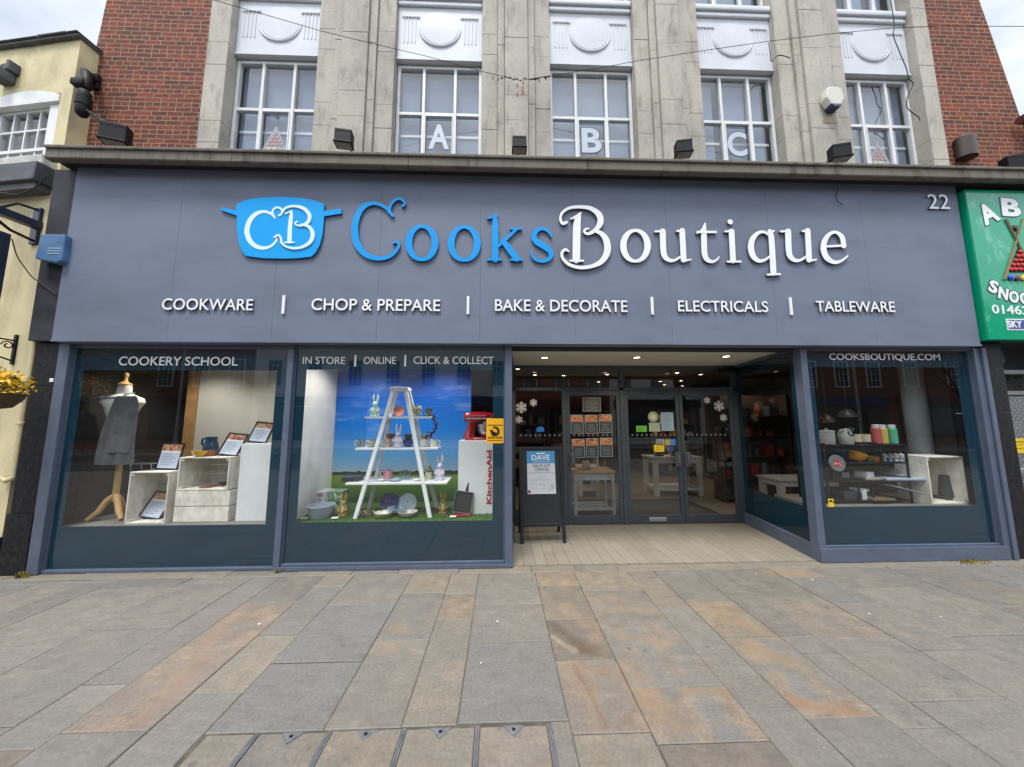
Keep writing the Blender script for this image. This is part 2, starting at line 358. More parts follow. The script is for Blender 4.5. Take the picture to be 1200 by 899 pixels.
# ------------------------------------------------------------------ ground
G2 = lambda u, v: ground(400+u/3, 650+v/3)
G3 = lambda u, v: ground(800+u/3, 650+v/3)
SCARS = [(G2(755, 255), G2(870, 345), .055, (.085, .055, .036), .8, (.362, .758, -1.503, -1.05)), (G2(745, 290), G2(822, 340), .02, (.32, .27, .205), .6, (.362, .758, -1.503, -1.05)), (G2(885, 335), G2(930, 360), .05, (.13, .085, .05), .6, (.362, .758, -1.503, -1.05)),
 (G2(815, 385), G2(935, 605), .016, (.17, .095, .06), .6, (.362, .758, -2.043, -1.507)), (G2(1045, 525), G2(975, 612), .018, (.17, .095, .06), .55, (.362, .758, -2.043, -1.507)), (G2(850, 400), G2(980, 420), .05, (.22, .15, .10), .5, (.362, .758, -2.043, -1.507)),
 (G2(1070, 490), G2(1190, 600), .09, (.25, .168, .10), .7, (.763, 1.32, -2.115, -1.763)), (G3(0, 470), G3(140, 480), .06, (.245, .17, .10), .7, (.763, 1.32, -2.115, -1.763)), (G2(990, 380), G2(1040, 440), .055, (.26, .18, .11), .7, (.763, 1.32, -1.757, -1.1)), (G2(960, 190), G2(1120, 200), .06, (.25, .19, .12), .6, (.763, 1.32, -1.1, -.6)), (G2(950, 280), G2(1150, 310), .05, (.25, .19, .12), .5, (.763, 1.32, -1.757, -1.1)),
 (G3(390, 520), G3(610, 560), .055, (.25, .15, .08), .8, (1.61, 2.027, -1.992, -1.31)), (G3(220, 330), G3(370, 370), .10, (.25, .175, .105), .75, (1.61, 2.027, -1.992, -1.31)), (G3(120, 200), G3(260, 260), .10, (.24, .175, .11), .7, (1.61, 2.027, -1.305, -.8)), (G3(0, 60), G3(60, 90), .12, (.25, .18, .11), .6, (1.33, 1.6, -.9, -.2)), (G3(300, 60), G3(430, 70), .08, (.26, .19, .12), .6, (2.3, 3.3, -.7, -.18)),
 (ground(152, 855), ground(255, 760), .05, (.24, .155, .11), .6, (-2.217, -1.79, -1.945, -1.29)), (ground(235, 760), ground(300, 690), .05, (.25, .16, .11), .6, (-2.217, -1.79, -1.285, -.7)), (ground(205, 800), ground(240, 820), .09, (.25, .18, .14), .5, (-2.217, -1.79, -1.945, -1.29)), (G2(180, 260), G2(230, 270), .05, (.26, .19, .12), .5, (-.9, -.51, -1.255, -.58)), (G2(110, 320), G2(190, 330), .06, (.27, .21, .14), .5, (-.9, -.51, -1.97, -1.265)), (G2(380, 640), G2(440, 630), .04, (.26, .16, .10), .6, (-.85, -.495, -2.5, -1.99)), (G2(560, 690), G2(620, 640), .05, (.26, .2, .13), .5, (-.48, -.12, -2.5, -1.99))]
def slab_mat():
    m, n, l, p, g = nodes_of('york stone slabs', .62); P = g.outputs['Position']
    at = n.new('ShaderNodeAttribute'); at.attribute_name = 'slab_col'; ru = n.new('ShaderNodeAttribute'); ru.attribute_name = 'slab_rust'; se = n.new('ShaderNodeAttribute'); se.attribute_name = 'slab_seed'
    off = n.new('ShaderNodeVectorMath'); off.operation = 'ADD'; cc = n.new('ShaderNodeCombineXYZ'); l.new(se.outputs['Fac'], cc.inputs[0]); l.new(se.outputs['Fac'], cc.inputs[1]); l.new(P, off.inputs[0]); l.new(cc.outputs[0], off.inputs[1]); Q = off.outputs[0]
    big = noise(n, l, Q, 2.6, 6, .6); fine = noise(n, l, P, 55, 5, .7); mid = noise(n, l, P, 9, 6, .65)
    # bands of iron staining that follow the bedding of each slab
    wv = n.new('ShaderNodeTexWave'); wv.inputs['Scale'].default_value = 1.3; wv.inputs['Distortion'].default_value = 7; wv.inputs['Detail'].default_value = 4; wv.inputs['Detail Scale'].default_value = 1.1; l.new(Q, wv.inputs['Vector'])
    rm = math_(n, l, 'MULTIPLY', rng(n, l, math_(n, l, 'ADD', math_(n, l, 'MULTIPLY', big, .9), math_(n, l, 'MULTIPLY', wv.outputs['Fac'], .1)), .45, .56), ru.outputs['Fac'])
    rust = ramp(n, l, mid, [(.35, (.23, .145, .085)), (.65, (.31, .225, .145))])
    col = mix(n, l, rm, at.outputs['Color'], rust)
    col = mix(n, l, 1, col, mix(n, l, big, (.82, .82, .82), (1.16, 1.16, 1.16)), 'MULTIPLY')
    col = mix(n, l, 1, col, mix(n, l, mid, (.74, .74, .74), (1.24, 1.23, 1.2)), 'MULTIPLY')
    col = mix(n, l, 1, col, mix(n, l, fine, (.48, .48, .48), (1.5, 1.5, 1.5)), 'MULTIPLY')
    st = n.new('ShaderNodeMapping'); st.inputs['Rotation'].default_value = (0, 0, .6); st.inputs['Scale'].default_value = (3, 16, 1); l.new(Q, st.inputs['Vector']); col = mix(n, l, 1, col, mix(n, l, noise(n, l, st.outputs[0], 1.6, 6, .6), (.82, .82, .83), (1.17, 1.16, 1.15)), 'MULTIPLY')
    v = n.new('ShaderNodeTexVoronoi'); v.inputs['Scale'].default_value = 3.3; l.new(P, v.inputs['Vector'])
    gum = rng(n, l, v.outputs['Distance'], .045, .075, 1, 0); col = mix(n, l, math_(n, l, 'MULTIPLY', gum, .55), col, (.085, .08, .074))
    v = n.new('ShaderNodeTexVoronoi'); v.inputs['Scale'].default_value = 9; l.new(P, v.inputs['Vector']); pale = rng(n, l, v.outputs['Distance'], .03, .055, 1, 0); col = mix(n, l, math_(n, l, 'MULTIPLY', pale, .4), col, (.36, .35, .32))
    # mineral scars and iron veins that belong to single slabs: (a, b, radius, colour, slab bounds)
    nq = math_(n, l, 'SUBTRACT', noise(n, l, P, 7, 6, .7), .5)
    for (ax, ay), (bx_, by_), r_, c_, am, (u0, u1, v0, v1) in SCARS:
        va = n.new('ShaderNodeVectorMath'); va.operation = 'SUBTRACT'; l.new(P, va.inputs[0]); va.inputs[1].default_value = (ax, ay, 0)
        dd = (bx_-ax, by_-ay, 0); ll = dd[0]**2+dd[1]**2+1e-9
        vd = n.new('ShaderNodeVectorMath'); vd.operation = 'DOT_PRODUCT'; l.new(va.outputs[0], vd.inputs[0]); vd.inputs[1].default_value = dd
        t_ = rng(n, l, vd.outputs['Value'], 0, ll); vs = n.new('ShaderNodeVectorMath'); vs.operation = 'SCALE'; vs.inputs[0].default_value = dd; l.new(t_, vs.inputs['Scale'])
        vv = n.new('ShaderNodeVectorMath'); vv.operation = 'DISTANCE'; l.new(va.outputs[0], vv.inputs[0]); l.new(vs.outputs[0], vv.inputs[1])
        mk = rng(n, l, math_(n, l, 'ADD', vv.outputs['Value'], math_(n, l, 'MULTIPLY', nq, .10+r_*1.4)), r_*1.45, r_*.3)
        s = n.new('ShaderNodeSeparateXYZ'); l.new(P, s.inputs[0])
        for o_, lo, hi in ((0, u0, u1), (1, v0, v1)): mk = math_(n, l, 'MULTIPLY', mk, math_(n, l, 'MULTIPLY', math_(n, l, 'GREATER_THAN', s.outputs[o_], lo), math_(n, l, 'LESS_THAN', s.outputs[o_], hi)))
        col = mix(n, l, math_(n, l, 'MULTIPLY', mk, am*.78), col, mix(n, l, mid, tuple(q*.75 for q in c_), tuple(q*1.2 for q in c_)))
    l.new(col, p.inputs['Base Color']); l.new(rng(n, l, mid, .3, .7, .5, .78), p.inputs['Roughness'])
    h = math_(n, l, 'ADD', math_(n, l, 'MULTIPLY', fine, .5), mid); bump(n, l, p, h, .28, .008); return m
GREY, BLUE, BUFF, PINK, BROWN, TAN, DGREY = (.255, .255, .24), (.225, .245, .265), (.33, .29, .225), (.32, .25, .205), (.20, .16, .125), (.30, .235, .165), (.19, .19, .18)
pal = [GREY, GREY, GREY, BLUE, GREY, BUFF, DGREY, (.27, .25, .22)]
LAY = {  # columns of slabs: x0, x1, [cross joints from the front edge back], [(colour, rust) ...]
 0: (-3.8, -3.1, [-2.4, -1.25, -.37], [(GREY, 0), (GREY, .1), (DGREY, .1)]),
 1: (-3.1, -2.5, [-3, -1.9, -1.05, -.3], [(DGREY, 0), (GREY, .1), (DGREY, .1), (GREY, .25)]),
 2: (-2.5, -2.22, [-2.9, -2.03, -1.615, -.8], [(BROWN, .2), (GREY, .05), (DGREY, 0), (GREY, 0)]),
 3: (-2.22, -1.785, [-2.9, -1.95, -1.285, -.69], [(GREY, 0), (PINK, .55), (PINK, .75), (DGREY, .2)]),
 4: (-1.785, -1.49, [-2.9, -2.14, -1.708, -1.158, -.42], [(GREY, .1), (GREY, .05), (BUFF, .35), (GREY, .0), (BUFF, .2)]),
 5: (-1.49, -.9, [-1.975, -1.47, -.755], [(BLUE, 0), (BLUE, 0), (GREY, .2)]),
 6: (-.9, -.508, [-1.975, -1.26, -.575], [((.27, .255, .225), .3), ((.235, .235, .225), .2), (BUFF, .45)]),
 7: (-.508, -.222, [-1.975, -1.49, -1.013, -.6], [(BUFF, .15), ((.27, .25, .21), .1), (TAN, .5), (BUFF, .1)]),
 8: (-.222, .36, [-1.96, -1.3, -.8], [(BLUE, 0), ((.25, .25, .24), .1), (GREY, .15)]),
 9: (.36, .76, [-2.9, -2.045, -1.505, -1.047, -.48], [(BUFF, .3), (PINK, .65), (BROWN, .8), ((.24, .2, .15), .6), (TAN, .7)]),
 10: (.76, 1.325, [-2.9, -2.117, -1.76, -1.1, -.6], [((.19, .15, .125), .2), (BLUE, 1.), ((.25, .255, .255), .6), ((.23, .22, .2), .45), (BUFF, .4)]),
 11: (1.325, 1.605, [-2.9, -1.937, -1.47, -.9, -.45], [(GREY, 0), (GREY, .05), (GREY, .1), (BUFF, .3), (GREY, .3)]),
 12: (1.605, 2.03, [-2.9, -1.995, -1.307, -.8], [(GREY, 0), ((.24, .25, .25), .85), (TAN, .6), (DGREY, .1)]),
 13: (2.03, 2.28, [-2.9, -2.07, -1.495, -1.3], [(GREY, 0), (GREY, .1), (GREY, .15), (DGREY, 0)]),
 14: (2.28, 2.85, [-2.9, -1.91, -1.36, -.75], [(GREY, .05), (GREY, .15), ((.26, .235, .2), .3), (DGREY, .1)]),
 15: (2.85, 3.27, [-2.6, -1.5, -.9, -.4], [((.27, .27, .25), .05), ((.27, .27, .26), .3), (BLUE, .1), (BUFF, .4)]),
 16: (3.27, 3.85, [-2.3, -1.36, -.65], [(GREY, 0), (GREY, .1), (DGREY, .1)]),
}
slabs = [(.263, .36, -2.75, -1.965, GREY, .1)]
rr = random.Random(3)
for k, (x0, x1, js, cs) in LAY.items():
    ends = js+[-.17]
    for (a, b), (c, ru) in zip(zip(ends, ends[1:]), cs): slabs.append((x0, x1, a, b, c, ru))
    y = js[0]
    if 5 <= k <= 8: y = -2.75
    while y > -7.6:
        d = rr.uniform(.5, 1.2); slabs.append((x0, x1, max(-7.8, y-d), y, rr.choice(pal), rr.choice((0, 0, .2, .6)))); y -= d
for side in (-1, 1):
    x = -3.8 if side < 0 else 3.85
    while abs(x) < 15:
        wd = rr.choice((.28, .42, .55, .6)); a, b = (x-wd, x) if side < 0 else (x, x+wd); y = -.17-rr.uniform(0, .15); slabs.append((a, b, y, -.17, rr.choice(pal), .2))
        while y > -7.6:
            d = rr.uniform(.45, 1.1); slabs.append((a, b, max(-7.8, y-d), y, rr.choice(pal), rr.choice((0, 0, 0, .1, .3)))); y -= d
        x += side*wd
x = -15
while x < 15:                                                     # the narrow course along the foot of the buildings
    d = rr.uniform(.45, .95); slabs.append((x, x+d, -.17, -.015, rr.choice((BUFF, GREY, (.33, .3, .25), (.35, .32, .26))), rr.uniform(0, .35))); x += d
def slab_mesh(name, rows, m, gap=.0019, z=0.):
    bm = bmesh.new(); info = []
    for x0, x1, y0, y1, c, ru in rows:
        if x1-x0 < .02 or y1-y0 < .02: continue
        h = z+rr.uniform(-.003, .003); e = .005; seed = rr.uniform(0, 90)
        o = [bm.verts.new(v) for v in ((x0+gap, y0+gap, z-.02), (x1-gap, y0+gap, z-.02), (x1-gap, y1-gap, z-.02), (x0+gap, y1-gap, z-.02))]
        jt = [(rr.uniform(-.0016, .0016), rr.uniform(-.0016, .0016)) for _ in range(4)]; J = lambda V: [bm.verts.new((v[0]+jt[k][0], v[1]+jt[k][1], v[2])) for k, v in enumerate(V)]
        q = J(((x0+gap, y0+gap, h-.004), (x1-gap, y0+gap, h-.004), (x1-gap, y1-gap, h-.004), (x0+gap, y1-gap, h-.004)))
        t = J(((x0+gap+e, y0+gap+e, h), (x1-gap-e, y0+gap+e, h), (x1-gap-e, y1-gap-e, h), (x0+gap+e, y1-gap-e, h)))
        bm.faces.new(t); info.append((c, ru, seed))
        for A, B in ((o, q), (q, t)):
            for k in range(4): bm.faces.new((A[k], A[(k+1) % 4], B[(k+1) % 4], B[k])); info.append((c, ru, seed))
    me = bpy.data.meshes.new(name); bm.to_mesh(me); bm.free(); me.materials.append(m)
    me.attributes.new('slab_col', 'FLOAT_COLOR', 'FACE'); me.attributes.new('slab_rust', 'FLOAT', 'FACE'); me.attributes.new('slab_seed', 'FLOAT', 'FACE')
    a, b, s = me.attributes['slab_col'], me.attributes['slab_rust'], me.attributes['slab_seed']
    for i, (c, ru, sd) in enumerate(info):
        v = 1+((sd*7.3) % 1-.5)*.12; g_ = (.176, .161, .139); c = [g_[k]+(c[k]*.70-g_[k])*.36 for k in range(3)]; a.data[i].color = (c[0]*v, c[1]*v, c[2]*v, 1); b.data[i].value = ru*.5; s.data[i].value = sd
    return me
SLAB = slab_mat()
o = bpy.data.objects.new('pavement', slab_mesh('pavement', slabs, SLAB)); COL.objects.link(o); o['kind'] = 'structure'
joint = mat('joint mortar', (.085, .076, .062), .9, var=.4, scale=12)
mb = MB(); mb.box(-60, 60, -7.8, 14, -.3, -.0062); struct('ground', mb, joint)
asphalt = mat('asphalt', (.05, .05, .052), .85, var=.2, scale=3, bump=.4, bscale=120)
mb = MB(); mb.box(-60, 60, -14.2, -7.9, -.4, -.12); struct('road', mb, asphalt)
mb = MB(); mb.box(-60, 60, -7.9, -7.8, -.4, -.004, b=.01); mb.box(-60, 60, -14.3, -14.2, -.4, -.004, b=.01); struct('kerb', mb, mat('kerb stone', (.3, .29, .27), .8, var=.2))
mb = MB(); mb.box(-60, 60, -40, -14.3, -.4, -.006); struct('far_pavement', mb, mat('far paving', (.26, .25, .23), .8, var=.2, scale=2))

# entrance floor of narrow pale tiles
m, n, l, p, g = nodes_of('entrance tiles', .5); s = n.new('ShaderNodeSeparateXYZ'); l.new(g.outputs['Position'], s.inputs[0]); c = n.new('ShaderNodeCombineXYZ'); l.new(s.outputs[1], c.inputs[0]); l.new(s.outputs[0], c.inputs[1])
b = n.new('ShaderNodeTexBrick'); l.new(c.outputs[0], b.inputs['Vector']); b.offset = .5; b.inputs['Scale'].default_value = 1; b.inputs['Brick Width'].default_value = .74; b.inputs['Row Height'].default_value = .128; b.inputs['Mortar Size'].default_value = .0035; b.inputs['Mortar Smooth'].default_value = .1
b.inputs['Color1'].default_value = (.265, .245, .208, 1); b.inputs['Color2'].default_value = (.232, .214, .18, 1); b.inputs['Mortar'].default_value = (.14, .125, .10, 1)
f = noise(n, l, g.outputs['Position'], 4, 7, .6); l.new(mix(n, l, 1, b.outputs['Color'], mix(n, l, f, (.82, .8, .77), (1.12, 1.12, 1.12)), 'MULTIPLY'), p.inputs['Base Color']); bump(n, l, p, math_(n, l, 'MULTIPLY', b.outputs['Fac'], -1), .4, .004)
mb = MB(); mb.slab([(.1, -.012), (3.56, -.012), (3.76, 1.5), (.16, 1.5)], -.02, .004); struct('entrance_floor', mb, m)

# inlaid covers in the front course: steel edged trays filled with slab, each with a triangular lifting plate
cx = [-1.475, -1.22, -.858, -.487, -.115, .252]
cols_ = [BUFF, GREY, BUFF, BUFF, (.33, .28, .24), GREY]
for i in range(5):
    x0, x1 = cx[i], cx[i+1]
    t = thing('inset_cover', ['narrow slab cover left of the steel strips in the front course of the pavement', 'leftmost steel edged slab cover with a triangular plate, front of the pavement',
        'grey slab cover with a triangular plate between two steel strips, second from left', 'buff slab cover with a triangular plate, third from left in the steel edged row', 'rightmost steel edged slab cover in the front course, by the narrow grey slab'][i], 'paving cover', ((x0+x1)/2, -2.3, 0), 'steel edged covers in the pavement')
    me = slab_mesh('slab_infill', [(x0+.011, x1-.011, -2.74, -1.985, cols_[i], .35)], SLAB); q = bpy.data.objects.new('slab_infill', me); COL.objects.link(q); q.parent = t; q.matrix_parent_inverse = Matrix.Translation(-t.location)
    if i:
        mb = MB(); mb.box(x0-.009, x0-.001, -2.74, -1.985, -.015, .002); mb.box(x0+.002, x0+.010, -2.74, -1.985, -.015, .002); obj('edge_strip', mb, M['worn'], t)
        if i == 4: mb = MB(); mb.box(x1-.009, x1-.001, -2.74, -1.985, -.015, .002); mb.box(x1+.002, x1+.010, -2.74, -1.985, -.015, .002); obj('edge_strip', mb, M['worn'], t)
        if i < 5:
            xm = (x0+x1)/2; mb = MB(); mb.slab([(xm-.055, -1.99), (xm+.055, -1.99), (xm, -2.05)], -.01, .0035); pl = obj('lifting_plate', mb, M['worn'], t); mb = MB(); mb.lathe([(.009, 0), (.009, .0015)], (xm, -2.012, .0035), 10); obj('lifting_hole', mb, M['black'], pl)

# ------------------------------------------------------------------ the shop building
shop = thing('shop_building', 'tall building of red brick wings and buff stone piers above the grey blue shopfront', 'building', (.4, .2, 0))
ZT = 10.2
bx0, bz0 = spot(87, 172, .2); bx1, bz1 = spot(125, 0, .2); bk_ = lambda z: bx0+(bx1-bx0)*(z-bz0)/(bz1-bz0)
mb = MB(); mb.prism([(bk_(4.4), 4.4), (-3.83, 4.4), (-3.83, ZT), (bk_(ZT), ZT)], .2, 8); obj('brick_wing', mb, M['brick'], shop)
mb = MB(); mb.prism([(6.06, 4.4), (7.5, 4.4), (7.29, 5.95), (7.02, 7.66), (6.72, ZT), (6.06, ZT)], .2, 8); obj('brick_wing', mb, M['brick'], shop)
OPEN = [(-3.56, -2.43), (-1.42, -.26), (.66, 1.82), (2.73, 3.83), (4.78, 5.84)]
rp_ = random.Random(5)
def course(mb, x0, x1, y, y1, z0, z1, pat, start):
    z = z0; k = start
    while z < z1:
        h = pat[k % len(pat)]; k += 1; e = min(z+h, z1)
        if e-z > .02: mb.box(x0+.0025, x1-.0025, y+rp_.uniform(-.002, .002), y1, z+.0018, e-.0018, b=.0025)
        z = e
def pier(x0, x1):
    mb = MB(); w_ = x1-x0; a = w_*.23; b = w_*.1
    course(mb, x0, x0+a, .16, .4, 4.45, ZT, (.92, .33, .78, .31), 0); course(mb, x1-a, x1, .16, .4, 4.45, ZT, (.9, .34, .78, .31), 0)
    course(mb, x0+a, x0+a+b, .125, .4, 4.45, ZT, (.98, .36, .8), 0); course(mb, x1-a-b, x1-a, .125, .4, 4.45, ZT, (.94, .33, .84), 0)
    course(mb, x0+a+b, x1-a-b, .09, .4, 4.45, ZT, (1.0, .36, .86, .6), 0)
    q = obj('stone_pier', mb, M['stone'], shop); mb = MB(); mb.box(x0+.012, x1-.012, .17, .395, 4.45, ZT); obj('joint_fill', mb, joint, q)
for (a, b), (c, d) in zip(OPEN, OPEN[1:]): pier(b, c)
for x0, x1 in ((-3.83, -3.56), (5.84, 6.06)):
    mb = MB(); xm = x0+(x1-x0)*.45
    course(mb, x0, x1, .13, .4, 4.45, ZT, (.62, .3, .8, .33), 0); q = obj('stone_pier', mb, M['stone'], shop)
    mb = MB(); mb.box(x0+.012, x1-.012, .145, .395, 4.45, ZT); obj('joint_fill', mb, joint, q)
blind = mat('pale roller blind', (.17, .225, .32), .8, var=.06, scale=1.5); roomdark = mat('dark room', (.02, .022, .026), .9)
wl_mat = mat('white window vinyl', (.50, .57, .66), .5)
wl_edge = mat('window letter outline', (.05, .08, .12), .5)
def up_window(x0, x1, z0, z1, letter=None, k=0):
    y = .29; mb = MB(); f = .04; wd = x1-x0; a = x0+wd*.315; b = x0+wd*.685; zm = z0+(z1-z0)*.6
    mb.frame(x0, x1, z0, z1, y, y+.06, f, b=.004)
    for q in (a, b): mb.box(q-.019, q+.019, y-.004, y+.055, z0+f, z1-f, b=.004)
    for q0, q1 in ((x0+f, a-.019), (a+.019, b-.019), (b+.019, x1-f)): mb.box(q0, q1, y+.002, y+.055, zm-.022, zm+.022, b=.004)
    fr = obj('upper_window', mb, M['upvc'], shop)
    mb = MB(); mb.frame(a+.02, b-.02, z0+f+.002, zm-.023, y-.010, y+.026, .016, b=.003); obj('opening_sash', mb, M['upvc'], fr)
    mb = MB(); mb.sheet(x0+f*.6, x1-f*.6, y+.03, z0+f*.6, z1-f*.6); obj('pane', mb, M['upglass'], fr)
    mb = MB(); rb = random.Random(k)
    for q0, q1 in ((x0+f, a-.01), (a+.01, b-.01), (b+.01, x1-f)):
        g0 = rb.choice((0, 0, .05)); g1 = rb.choice((0, 0, .06)); mb.box(q0+g0, q1-g1, y+.10, y+.105, z0, z1-rb.choice((.0, .03, .08)))
    obj('blind', mb, blind, fr)
    mb = MB(); mb.box(x0+f, x1-f, y+.085, y+.098, z0+.80, z0+.835); obj('blind_rail', mb, M['upvc'], fr)  # white horizontal bar just behind the panes
    mb = MB(); mb.box(x0, x1, y+.3, y+.32, z0, z1); mb.box(x0-.05, x0, y+.06, y+.32, z0, z1); mb.box(x1, x1+.05, y+.06, y+.32, z0, z1); obj('window_recess', mb, roomdark, fr)
    xm = (a+b)/2
    if letter in ('A', 'B', 'C'):
        hw = .138; zb = z0+.585; mb = MB(); mb.text(letter, xm-hw, xm+hw, zb, zb+.37, y+.0245, .003, bold=.03); lo_ = obj('window_letter', mb, wl_mat, fr)
        mb = MB(); mb.text(letter, xm-hw-.014, xm+hw+.014, zb-.012, zb+.382, y+.0275, .0015, bold=.04); obj('letter_outline', mb, wl_edge, fr)
    elif letter == 'tri':
        mb = MB(); mb.prism([(xm-.17, z0+.50), (xm+.17, z0+.50), (xm, z0+.87)], y+.0265, y+.0285); obj('triangle_motif', mb, mat('faded pale motif', (.33, .36, .42), .6), fr)
        mb = MB()
        for r_ in range(4):
            for c_ in range(r_+1): mb.lathe([(.026, 0), (.026, .004)], seg=12, M=T(xm+(c_-r_/2)*.056, y+.026, z0+.75-r_*.05, rx=R(90)))
        obj('red_balls', mb, mat('faded red vinyl', (.40, .29, .29), .6), fr)
        mb = MB(); mb.lathe([(.03, 0), (.03, .004)], seg=14, M=T(xm, y+.025, z0+.535, rx=R(90))); mb.lathe([(.03, 0), (.03, .004)], seg=14, M=T(xm-.07, y+.0248, z0+.535, rx=R(90))); obj('yellow_ball', mb, mat('faded yellow vinyl', (.52, .48, .3), .6), fr)
        mb = MB(); mb.lathe([(.026, 0), (.026, .004)], seg=14, M=T(xm, y+.025, z0+1.0, rx=R(90))); obj('dark_ball', mb, mat('grey dot vinyl', (.2, .2, .2), .6), fr)
    return fr
def spandrel(x0, x1, z0, z1):
    y = .235; mb = MB(); mb.box(x0+.004, x1-.004, y, .4, z0, z1); mb.box(x0+.004, x1-.004, y-.035, y, z1-.07, z1-.01, b=.01); mb.box(x0+.002, x1-.002, y-.012, .4, z0-.014, z0+.012)
    mb.box(x0+.003, x1-.003, y-.06, y+.1, z1+.006, z1+.09, b=.015)
    s_ = obj('spandrel_panel', mb, M['spandrel'], shop); xm = (x0+x1)/2; zc = z0+.49; wd = x1-x0
    mb = MB(); r_ = .285
    mb.lathe([(r_, 0), (r_-.03, .003), (0, .005)], seg=40, M=T(xm, y+.001, zc, rx=R(90)))
    A = [R(180+2+k*176/32) for k in range(33)]
    mb.tube([(xm+r_*math.cos(a), y-.004, zc+r_*math.sin(a)) for a in A], [.005+.013*math.sin(math.pi*i/32) for i in range(33)], 8)
    mb.tube([(xm+(r_-.035)*math.cos(a), y-.002, zc+(r_-.035)*math.sin(a)) for a in A], [.004+.005*math.sin(math.pi*i/32) for i in range(33)], 8)
    for sg in (-1, 1):
        for q in range(4):
            xx = xm+sg*(wd*.29+q*.05); mb.box(xx-.007, xx+.007, y-.008, y+.002, zc-.24, zc+.14, b=.003)
        xa = xm+sg*(wd*.29-.06); xb = xm+sg*(wd*.29+.185); lo_, hi_ = min(xa, xb), max(xa, xb); mb.box(lo_, hi_, y-.014, y+.002, zc+.158, zc+.178, b=.004)
        for q in range(7): xx = lo_+(q+.5)*(hi_-lo_)/7; mb.prism([(xx-.014, zc+.16), (xx+.014, zc+.16), (xx, zc+.138)], y-.013, y+.001)
    obj('relief_moulding', mb, M['spandrel'], s_)
for i, (x0, x1) in enumerate(OPEN):
    up_window(x0+.005, x1-.005, 4.62, 6.42, ['tri', 'A', 'B', 'C', 'tri'][i], i); spandrel(x0, x1, 6.46, 7.34); up_window(x0+.005, x1-.005, 7.45, 9.0, None, i+10)
    mb = MB(); mb.box(x0, x1, .235, .4, 9.0, ZT); obj('wall_panel', mb, M['spandrel'], shop)
mb = MB(); mb.box(-3.8, 6.0, .62, 8, 4.5, ZT); mb.box(-5.3, 7.2, .22, 8, ZT, ZT+.1); obj('rear_wall', mb, roomdark, shop)

# ledge above the sign
mb = MB(); x = -5.0; ends = [-5.0, -3.0, -1.05, 1.0, 3.05, 5.1, 6.6, 9.2]
for a, b in zip(ends, ends[1:]):
    mb.box(a+.002, b-.002, -.325, -.25, 4.437, 4.552, b=.006); mb.box(a+.002, b-.002, -.25, .3, 4.485, 4.55); mb.box(a+.002, b-.002, -.33, -.326, 4.447, 4.462, b=.001)
    mb.box(a+.002, b-.002, -.345, .3, 4.552, 4.588, b=.008)
obj('stone_ledge', mb, M['ledge'], shop)
mb = MB(); mb.box(-4.99, 9.2, -.248, .25, 4.474, 4.484); obj('ledge_soffit', mb, mat('soot black soffit', (.018, .018, .018), .9), shop)  # thin near-black sheet under the ledge

# dark pilasters of polished granite either side
mb = MB(); mb.box(-5.13, -4.88, -.05, .3, .62, 1.96, b=.004); mb.box(-5.13, -4.88, -.05, .3, 1.965, 2.44, b=.004); mb.box(-5.145, -4.88, -.065, .3, 0, .615, b=.004); obj('granite_pilaster', mb, M['granite'], shop)
mb = MB(); mb.box(-5.15, -4.86, -.11, .3, 2.45, 3.6, b=.004); mb.box(-5.15, -4.86, -.11, .3, 3.605, 4.47, b=.004); obj('pilaster_head', mb, M['greygranite'], shop)
mb = MB(); mb.box(5.83, 6.06, -.05, .3, 0, .85, b=.003); mb.box(5.83, 6.06, -.05, .3, .853, 1.65, b=.003); mb.box(5.83, 6.06, -.05, .3, 1.653, 2.5, b=.003); obj('granite_pilaster', mb, M['granite'], shop)
mb = MB(); mb.box(-4.9, 5.85, .02, .2, 2.42, 4.46); obj('sign_backing', mb, roomdark, shop)

# ---- shopfront windows (glass at y = 0, film border just behind it)
def bay(x0, x1, zb, zt, hole, glassx=None, plinth=0.):
    """one shop window: painted posts, pane, film border with a clear opening"""
    hx0, hx1, hz0, hz1 = hole; mb = MB()
    mb.box(x0, x1, -.03, .05, 0.003, zb, b=.004)
    mb.box(x0, x1, -.02, .05, zt, 2.43, b=.004); mb.box(x0, x0+.012, -.012, .05, zb, zt); mb.box(x1-.012, x1, -.012, .05, zb, zt)
    fr = obj('shop_window', mb, M['frame'], shop)
    mb = MB(); mb.sheet(x0, x1, 0, zb+.002, zt-.002); obj('pane', mb, M['glass'], fr)
    mb = MB(); mb.border(x0, x1, zb+.002, zt-.002, hx0, hx1, hz0, hz1, .007, .010); obj('film_border', mb, M['vinyl'], fr); return fr
W1 = bay(-4.76, -2.405, .035, 2.39, (-4.655, -2.545, .462, 2.145))
W2 = bay(-2.335, .045, .06, 2.39, (-2.215, -.09, .475, 2.155))
W3 = bay(3.625, 5.70, .165, 2.40, (3.735, 5.535, .58, 2.205))
for a, c, y in ((-4.875, -4.762, -.06), (-2.403, -2.337, -.05), (.047, .13, -.06), (3.545, 3.623, -.06), (5.702, 5.825, -.06)):
    mb = MB(); mb.box(a, c, y, .055, .003, 2.43, b=.006); obj('shopfront_post', mb, M['frame'], shop)
mb = MB(); mb.box(5.77, 5.822, -.085, -.062, .003, 2.43, b=.004); obj('post_strip', mb, M['frame'], shop)
for a, c, y, z in ((3.545, 5.74, -.075, .155), (-2.35, .135, -.07, .045)): mb = MB(); mb.box(a, c, y, -.062, .003, z, b=.005); obj('stall_riser', mb, M['frame'], shop)
